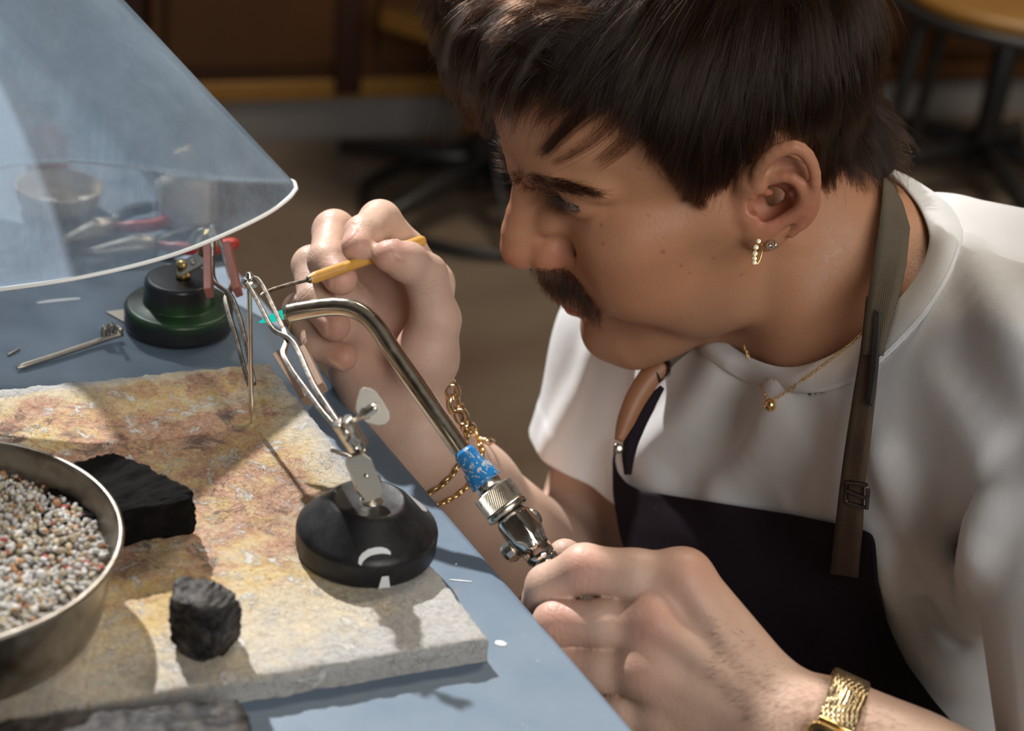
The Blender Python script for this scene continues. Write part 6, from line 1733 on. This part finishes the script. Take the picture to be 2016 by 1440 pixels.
def poly_at(poly, n):
    p = np.array(poly, float); L = np.concatenate([[0], np.cumsum(np.linalg.norm(np.diff(p, axis=0), axis=1))]); t = np.linspace(0, L[-1], n)
    return np.stack([np.interp(t, L, p[:, k]) for k in range(p.shape[1])], 1)
def fill_nan(d):
    for ax in (0, 1):
        for i in range(d.shape[ax]):
            r = d[i] if ax == 0 else d[:, i]; ok = np.isfinite(r)
            if ok.any() and not ok.all(): r[~ok] = np.interp(np.nonzero(~ok)[0], np.nonzero(ok)[0], r[ok])
    return d
def drape(name, top, bottom, nx, ny, off, m, parent, thick, sm=3, field=None, left_pull=None, sides=None):
    """cloth laid over the shirt between two pixel edges (from left to right)"""
    a, b = poly_at(top, nx), poly_at(bottom, nx); t = np.linspace(0, 1, ny)[:, None, None]; px = a[None] * (1 - t) + b[None] * t
    if sides is not None:
        sL, sR = poly_at(sides[0], ny)[:, None], poly_at(sides[1], ny)[:, None]; u_ = np.linspace(0, 1, nx)[None, :, None]
        px = px + (1 - u_) * (sL - px[:, :1]) + u_ * (sR - px[:, -1:])
    F = field or shirt
    p = on_field(F, px[..., 0].ravel(), px[..., 1].ravel())
    d = np.array([depth_of(q / 1000) - off / 1000 for q in p]).reshape(ny, nx); d[(d > 1.25) | (d < 0.6)] = np.nan; d = fill_nan(d)
    if left_pull is not None: d = d + left_pull(np.linspace(0, 1, nx)[None], np.linspace(0, 1, ny)[:, None])
    for _ in range(sm):
        e = np.pad(d, 1, mode='edge'); d = 0.5 * d + 0.125 * (e[:-2, 1:-1] + e[2:, 1:-1] + e[1:-1, :-2] + e[1:-1, 2:])
    V = np.array([P(x, y, z) for (x, y), z in zip(px.reshape(-1, 2), d.ravel())]); idx = np.arange(nx * ny).reshape(ny, nx)
    Q = np.stack([idx[:-1, :-1], idx[1:, :-1], idx[1:, 1:], idx[:-1, 1:]], -1).reshape(-1, 4)
    o = np_mesh_obj(name, V, Q, m, parent); md = o.modifiers.new('t', 'SOLIDIFY'); md.thickness = thick; md.offset = 0
    sb = o.modifiers.new('s', 'SUBSURF'); sb.levels = 1; sb.render_levels = 1
    return o
bib = drape('apron', [(1212, 866), (1207, 893), (1213, 925), (1230, 949), (1260, 966), (1330, 977), (1450, 996), (1560, 1013), (1640, 1030), (1700, 1044), (1716, 1052), (1721, 1070)],
            [(1236, 1560), (1244, 1560), (1330, 1560), (1450, 1560), (1560, 1560), (1700, 1560), (1800, 1560), (1900, 1560), (1960, 1560), (1975, 1560), (1985, 1560), (2000, 1560)], 70, 60, 8.0, M_APRON, person, 0.0022,
            sides=([(1212, 866), (1210, 950), (1220, 1030), (1236, 1090), (1246, 1160), (1250, 1300), (1236, 1560)], [(1721, 1070), (1727, 1150), (1746, 1230), (1786, 1310), (1842, 1385), (1900, 1450), (2000, 1560)]),
            sm=6, left_pull=lambda s, t: -0.004 * np.sin(s * 9) * (0.3 + t) + 0.0 * s)
bm = bmesh.new(); hem_px = [(1206, 893), (1212, 925), (1228, 948), (1258, 966), (1330, 977), (1450, 996), (1560, 1013), (1640, 1030), (1700, 1046), (1722, 1066)]
# the corner that stands away from the chest, its leather tab and strap at the far side
def ribbon(name, centre, width, m, parent, th=0.0018, wd=None, n=30):
    c = spline([P(*q[:3]) for q in centre], n); w = np.interp(np.linspace(0, 1, n), np.linspace(0, 1, len(width)), width)
    bm = bmesh.new(); L, R_ = [], []
    for i in range(n):
        t = Vector(c[min(i + 1, n - 1)] - c[max(i - 1, 0)]).normalized(); x = Vector(wd if wd is not None else VRIGHT); x = (x - t * x.dot(t)).normalized()
        L.append(bm.verts.new(Vector(c[i]) - x * w[i] / 2)); R_.append(bm.verts.new(Vector(c[i]) + x * w[i] / 2))
    for i in range(n - 1): bm.faces.new((L[i], L[i + 1], R_[i + 1], R_[i]))
    o = bm_obj(name, bm, m, parent); o.modifiers.clear(); md = o.modifiers.new('t', 'SOLIDIFY'); md.thickness = th; md.offset = 0; return o
ribbon('bib_corner', [(1236, 935, 1.0), (1238, 890, 1.0), (1250, 850, 1.0), (1276, 800, 1.0), (1304, 762, 1.0)], [.004, .008, .009, .008, .003], M_APRON, bib, 0.002)
ribbon('leather_tab', [(1218, 868, .990), (1232, 830, .992), (1252, 785, .994), (1280, 742, .996), (1306, 716, .998)], [.005, .010, .012, .013, .012], M_LEATHER, bib, 0.0022)
ribbon('neck_strap', [(1296, 730, 1.0), (1325, 698, 1.0), (1360, 668, 1.005), (1400, 630, 1.02)], [.009, .009, .010, .010], M_WEBO, bib)
bm = bmesh.new(); add_tube(bm, [P(1300, 752, .994), P(1316, 738, .994), P(1318, 716, .996), P(1302, 704, .998), P(1288, 722, .998)], 0.0011, 8, closed=True); bm_obj('buckle', bm, M_DARKM, bib)
bm = bmesh.new(); add_lathe(bm, [(0, 0), (0.0028, 0), (0.003, 0.0006), (0.0022, 0.0012), (0, 0.0014)], P(1216, 884, .986), -VIEW, 20); bm_obj('rivet', bm, M_NICKEL, bib)
# near strap: olive webbing over the nape, brown webbing down to the bib
upf = Field(); upf.group(shirt); upf.group(body)
def strap(name, left, right, off, m, parent, ny=40, th=0.0018, field=None):
    L, R_ = poly_at(left, ny), poly_at(right, ny); nx = 5
    px = L[:, None] * (1 - np.linspace(0, 1, nx))[None, :, None] + R_[:, None] * np.linspace(0, 1, nx)[None, :, None]
    p = on_field(field or upf, px[..., 0].ravel(), px[..., 1].ravel()); d = np.array([depth_of(q / 1000) for q in p]).reshape(ny, nx) - (np.interp(np.linspace(0, 1, ny), np.linspace(0, 1, np.size(off)), np.ravel(off)) / 1000)[:, None]; d[(d > 1.2) | (d < .6)] = np.nan; d = fill_nan(d)
    for _ in range(5):
        e = np.pad(d, 1, mode='edge'); d = 0.5 * d + 0.125 * (e[:-2, 1:-1] + e[2:, 1:-1] + e[1:-1, :-2] + e[1:-1, 2:])
    V = np.array([P(x, y, z) for (x, y), z in zip(px.reshape(-1, 2), d.ravel())]); idx = np.arange(nx * ny).reshape(ny, nx)
    Q = np.stack([idx[:-1, :-1], idx[1:, :-1], idx[1:, 1:], idx[:-1, 1:]], -1).reshape(-1, 4)
    o = np_mesh_obj(name, V, Q, m, parent); md = o.modifiers.new('t', 'SOLIDIFY'); md.thickness = th; md.offset = 0; return o, d
strap('neck_strap', [(1739, 352), (1736, 400), (1727, 470), (1716, 540), (1708, 600), (1702, 650), (1697, 700)], [(1752, 358), (1776, 400), (1791, 450), (1786, 510), (1770, 580), (1752, 640), (1738, 700)], 11.5, M_WEBO, bib)
strap('bib_strap', [(1706, 585), (1700, 650), (1694, 700), (1682, 770), (1671, 840), (1662, 900), (1654, 960), (1646, 1030), (1636, 1128)], [(1733, 585), (1732, 650), (1730, 700), (1724, 770), (1716, 840), (1708, 900), (1701, 960), (1697, 1040), (1690, 1136)], (9.8, 9.8, 10.5, 14, 17, 17), M_WEB, bib)
strap('strap_underside', [(1722, 610), (1718, 660), (1714, 720), (1708, 790)], [(1735, 615), (1733, 660), (1727, 730), (1716, 800)], 13.0, mat('dark_strap_lining', (0.012, 0.010, 0.009), 0.7), bib)
bq = on_field(upf, [1653, 1690, 1692, 1690, 1655, 1651], [944, 950, 958, 994, 985, 977]); bq = bq - CR[2] * 21.0
if np.isfinite(bq).all():
    bm = bmesh.new(); add_tube(bm, bq / 1000, 0.0012, 8, closed=True); add_tube(bm, [bq[0] * .5 / 1000 + bq[5] * .5 / 1000, bq[2] * .5 / 1000 + bq[3] * .5 / 1000], 0.0011, 8); bm_obj('slide_buckle', bm, M_DARKM, bib)

# ------------------------------------------------------------------ necklace
def on_shirt_path(px, n, off, field=None):
    q = poly_at(px, n); p = on_field(field or upf, q[:, 0], q[:, 1]) - CR[2] * off; ok = np.isfinite(p).all(1); return p[ok] / 1000
nk = np.vstack([on_shirt_path([(1462, 680), (1478, 722), (1497, 765), (1511, 790)], 40, 6.0), on_shirt_path([(1513, 791), (1560, 762), (1620, 717), (1670, 678), (1698, 652)], 70, 6.0)])
nk = np.array(spline(nk[::3], 260))
lk = []
seg = np.concatenate([[0], np.cumsum(np.linalg.norm(np.diff(nk, axis=0), axis=1))]); nl = int(seg[-1] / 0.0017)
bm = bmesh.new()
for k in range(nl):
    s_ = (k + 0.5) / nl * seg[-1]; c = np.array([np.interp(s_, seg, nk[:, j]) for j in range(3)]); c2 = np.array([np.interp(min(s_ + 0.0005, seg[-1]), seg, nk[:, j]) for j in range(3)]); t = Vector(c2 - c)
    if t.length < 1e-7: continue
    t.normalize(); x = Vector(VIEW); x = (x - t * x.dot(t)).normalized(); y = t.cross(x); w = y if k % 2 else (x * 0.7 + y * 0.7)
    add_tube(bm, [Vector(c) + t * 0.0011 * math.cos(a_) + w * 0.0006 * math.sin(a_) for a_ in np.linspace(0, 2 * math.pi, 9)[:-1]], 0.00026, 4, closed=True)
neck = bm_obj('necklace', bm, M_GOLD, person); neck.modifiers.clear()
pd2 = (on_field(upf, 1512, 797)[0] - CR[2] * 8.0) / 1000
bm = bmesh.new(); add_lathe(bm, [(0, -0.0030), (0.0022, -0.0026), (0.0034, -0.0010), (0.0036, 0.0006), (0.0028, 0.0022), (0.0012, 0.0030), (0, 0.0031)], pd2, Vector(VRIGHT) + Vector(VUP) * 0.3 - Vector(VIEW) * .4, 24); bm_obj('pendant', bm, M_GOLD, neck)

# ------------------------------------------------------------------ earrings
M_STONE = mat('clear_stone', (0.85, 0.87, 0.88), 0.03, 0.0, IOR=2.0); M_STONE.node_tree.nodes['Principled BSDF'].inputs['Transmission Weight'].default_value = 0.35; M_STONE.node_tree.nodes['Principled BSDF'].inputs['Specular IOR Level'].default_value = 1.0
n_ = NT(M_STONE); n_.color(n_.mix(n_.vor(900), (0.75, 0.77, 0.78), (0.95, 0.95, 0.95)))
de = depth_of(on_field(body, 1494, 462)[0] / 1000)
hp2 = [(1494, 470), (1490, 484), (1488, 497), (1486, 508), (1487, 516), (1491, 520), (1496, 512), (1500, 498), (1501, 486), (1499, 474)]
bm = bmesh.new(); add_tube(bm, spline([P(x, y, de - .003 - .002 * math.sin(i / 9 * 3.14)) for i, (x, y) in enumerate(hp2)], 40), 0.00042, 8); hoop = bm_obj('hoop_earring', bm, M_GOLD, person)
for i, (x, y, r_) in enumerate(((1493, 475, .95), (1488, 487, 1.1), (1486, 499, 1.1), (1485, 509, .95), (1485, 517, .9))):
    c = P(x, y, de - .0055); bm = bmesh.new(); add_lathe(bm, [(0, 0.0009 * r_), (0.0007 * r_, 0.0008 * r_), (0.0011 * r_, 0.0003 * r_), (0.0004, -0.0008), (0, -0.0009)], c, -VIEW, 10); bm_obj('stone', bm, M_STONE, hoop, smooth=False)
    bm = bmesh.new(); add_lathe(bm, [(0.0010 * r_, 0.0004 * r_), (0.0014 * r_, 0.0005 * r_), (0.0013 * r_, -0.0004), (0.0006, -0.0010)], c, -VIEW, 16); bm_obj('setting', bm, M_GOLD, hoop)
de2 = depth_of(on_field(body, 1517, 472)[0] / 1000)
bm = bmesh.new(); add_tube(bm, [P(1519 + 8.0 * math.cos(a_) + 1.5 * math.sin(a_), 482 - 7.5 * math.sin(a_), de2 - .002 - .0012 * math.cos(a_)) for a_ in np.linspace(0, 2 * math.pi, 25)[:-1]], 0.00075, 8, closed=True); hug = bm_obj('ring_earring', bm, M_SILVER, person)
bm = bmesh.new(); add_lathe(bm, [(0, 0), (0.0012, 0.0002), (0.0013, 0.0008), (0.0006, 0.0014), (0, 0.0015)], P(1515, 484, de2 - .0035), -VIEW, 14); bm_obj('bead', bm, M_SILVER, hug)

# ------------------------------------------------------------------ things worn on wrists and fingers: loops fitted to the skin
def skin_loop(c, axis, n=72, off=1.0, rmax=60, up=None):
    """closed loop where a plane through c (mm) cuts the body around the axis"""
    R = np.array(frame_from(Vector(axis), up if up is not None else (0, 0, 1))); a_ = np.linspace(0, 2 * math.pi, n, endpoint=False)
    d = (R @ np.stack([np.cos(a_), np.sin(a_), 0 * a_])).T; r = np.full(n, 2.0)
    for k in range(32):
        v = body.eval(c + d * r[:, None]); r = np.minimum(r + np.where(v < 0, np.maximum(-v, 0.3), 0), rmax)
    rs = r.copy()
    for _ in range(3): rs = 0.5 * rs + 0.25 * (np.roll(rs, 1) + np.roll(rs, -1))
    return (c + d * (rs + off)[:, None]) / 1000, d
def chain_links(loop, pitch, lw, wire, m, name, parent, seed=0, alt=None):
    P_ = np.vstack([loop, loop[:1]]); seg = np.concatenate([[0], np.cumsum(np.linalg.norm(np.diff(P_, axis=0), axis=1))]); nl = int(seg[-1] / pitch); cen = loop.mean(0)
    bm = bmesh.new()
    for k in range(nl):
        s_ = (k + 0.5) / nl * seg[-1]; c = np.array([np.interp(s_, seg, P_[:, j]) for j in range(3)]); c2 = np.array([np.interp((s_ + 0.0008) % seg[-1], seg, P_[:, j]) for j in range(3)]); t = Vector(c2 - c).normalized()
        o = Vector(c - cen); o = (o - t * o.dot(t)).normalized(); y = t.cross(o); w = (y * 0.95 + o * 0.3) if k % 2 else (o * 0.75 + y * 0.65)
        add_tube(bm, [Vector(c) + t * pitch * 0.78 * math.cos(a_) + w * lw * math.sin(a_) for a_ in np.linspace(0, 2 * math.pi, 13)[:-1]], wire, 6, closed=True)
    ob = bm_obj(name, bm, m, parent); ob.modifiers.clear(); return ob
fax = RE - RW
# far wrist: two chain bracelets and a fine one
def tilted(c, px_a, px_b, off):
    """loop whose plane contains the line between two pixels seen on the skin"""
    a_, b_ = on_field(body, *px_a)[0], on_field(body, *px_b)[0]; ax_ = unit(fax); e_ = unit(b_ - a_); n_ = ax_ - e_ * (ax_ @ e_); return skin_loop((a_ + b_) / 2 + unit(np.asarray(c) - (a_ + b_) / 2) * 26, unit(n_), off=off)[0]
cW = RW + unit(fax) * 5
B1 = tilted(RW - unit(fax) * 4, (800, 905), (852, 840), 1.9); chain_links(B1, 0.0042, 0.0021, 0.0007, M_BRASS, 'curb_chain_bracelet', person)
B2 = tilted(RW + unit(fax) * 2, (868, 800), (880, 850), 2.2)
B3 = tilted(RW + unit(fax) * 26, (850, 955), (905, 912), 1.7); chain_links(B3, 0.0040, 0.0017, 0.0007, M_GOLD, 'fine_chain_bracelet', person)
# large links on the thumb side of the wrist
lc = []
for y in (772, 796, 820, 845, 870):
    xs = np.arange(960, 780, -4); hit = on_field(body, xs, np.full(len(xs), y)); ok = np.nonzero(np.isfinite(hit).all(1) & (np.array([depth_of(h / 1000) for h in hit]) < 1.02))[0]
    if len(ok): k0_ = ok[0]; lc.append(P(xs[k0_] - 2, y, depth_of(hit[min(k0_ + 2, len(xs) - 1)] / 1000) - 0.003))
for i, c_ in enumerate(lc):
    t = Vector(lc[min(i + 1, len(lc) - 1)] - lc[max(i - 1, 0)]).normalized(); w = Vector(VIEW) * (0.75 if i % 2 else 0.25) + Vector(VRIGHT) * (0.5 if i % 2 else 0.95); w = (w - t * w.dot(t)).normalized()
    bm = bmesh.new(); add_tube(bm, [Vector(c_) + t * 0.0050 * math.cos(a_) + w * 0.0034 * math.sin(a_) for a_ in np.linspace(0, 2 * math.pi, 19)[:-1]], 0.0014, 8, closed=True)
    if i == 0: big = bm_obj('link_bracelet', bm, M_ROSE, person)
    else: bm_obj('link', bm, M_ROSE, big)
print('links', len(lc))
# rings on the little finger
for q, mt in (((592, 612, .953), M_SILVER), ((601, 631, .9495), M_ROSE)):
    a_, b_ = J(592, 612, .953), J(626, 678, .940); lp_, _ = skin_loop(J(*q) + (b_ - a_) * 0.08, unit(b_ - a_), 40, 0.5, 14)
    bm = bmesh.new(); add_tube(bm, lp_, 0.0010, 8, closed=True); bm_obj('finger_ring', bm, mt, person)

# ------------------------------------------------------------------ watch on the near wrist
M_MESH = mat('gold_mesh_band', (0.85, 0.66, 0.36), 0.28, 1.0); n_ = NT(M_MESH)
wvx = n_.vor(900, 'F1', 'Distance', co=n_.mapping(rot=(0.3, 0.6, 0.8), scale=(1, 0.55, 1)), rand=0.15)
n_.color(n_.mix(n_.ramp(wvx, [(0.35, 0), (0.6, 1)]), (0.86, 0.68, 0.40), (0.12, 0.08, 0.04))); n_.bump(wvx, 0.8, 0.0009)
nax = unit(LE - LW)
def near_loop(shift, off): return skin_loop(LW + nax * shift, nax, 90, off, 60)
lo0, dd0 = near_loop(1, 1.4); wid = 0.0155
p16 = lo0; zz = np.array([depth_of(p) for p in p16])
print('watch loop px', [tuple(int(v) for v in pj_(p)) for p in p16[::9]])
V, idx = [], None
for f_ in (-0.5, -0.47, 0.47, 0.5):
    for rr_ in (0,): V.append(p16 + nax * f_ * wid + dd0 * (0.0 if abs(f_) > 0.48 else 0.0006))
watch = None
V = np.vstack(V); nl_ = len(p16); idx = np.arange(4 * nl_).reshape(4, nl_); Q = np.stack([idx[:-1], np.roll(idx[:-1], -1, 1), np.roll(idx[1:], -1, 1), idx[1:]], -1).reshape(-1, 4)
watch = np_mesh_obj('wrist_watch', V, Q, M_MESH, person); md = watch.modifiers.new('t', 'SOLIDIFY'); md.thickness = 0.0014; md.offset = 0
# case on the back of the wrist
k_ = int(np.argmin([np.hypot(*(np.array(pj_(p)) - (1596, 1476))) + 400 * (depth_of(p) - zz.min()) for p in p16])); wc = p16[k_]; wn = Vector(dd0[k_]); wx = Vector(nax); wy = wn.cross(wx).normalized()
M_ = Matrix.Translation(Vector(wc) + wn * 0.0026) @ Matrix((wx, wy, wn)).transposed().to_4x4()
def rr_outline(w, h, r, n=6):
    o = []
    for cx_, cy_, a0 in ((w / 2 - r, h / 2 - r, 0), (-w / 2 + r, h / 2 - r, 90), (-w / 2 + r, -h / 2 + r, 180), (w / 2 - r, -h / 2 + r, 270)):
        for i in range(n + 1): a_ = math.radians(a0 + 90 * i / n); o.append((cx_ + r * math.cos(a_), cy_ + r * math.sin(a_)))
    return o
bm = bmesh.new(); add_prism(bm, rr_outline(0.021, 0.027, 0.004), 0.0052, M_); bm_obj('watch_case', bm, M_GOLD, watch, bevel=0.0008)
bm = bmesh.new(); add_prism(bm, rr_outline(0.016, 0.022, 0.003), 0.0004, M_ @ Matrix.Translation((0, 0, 0.0028))); bm_obj('watch_dial', bm, mat('dark_dial', (0.02, 0.02, 0.025), 0.15), watch, bevel=0.0001)
for s in (-1, 1):
    bm = bmesh.new(); add_tube(bm, [M_ @ Vector((-0.008, s * 0.0145, -0.0008)), M_ @ Vector((0.008, s * 0.0145, -0.0008))], 0.0014, 10); bm_obj('lug', bm, M_GOLD, watch)
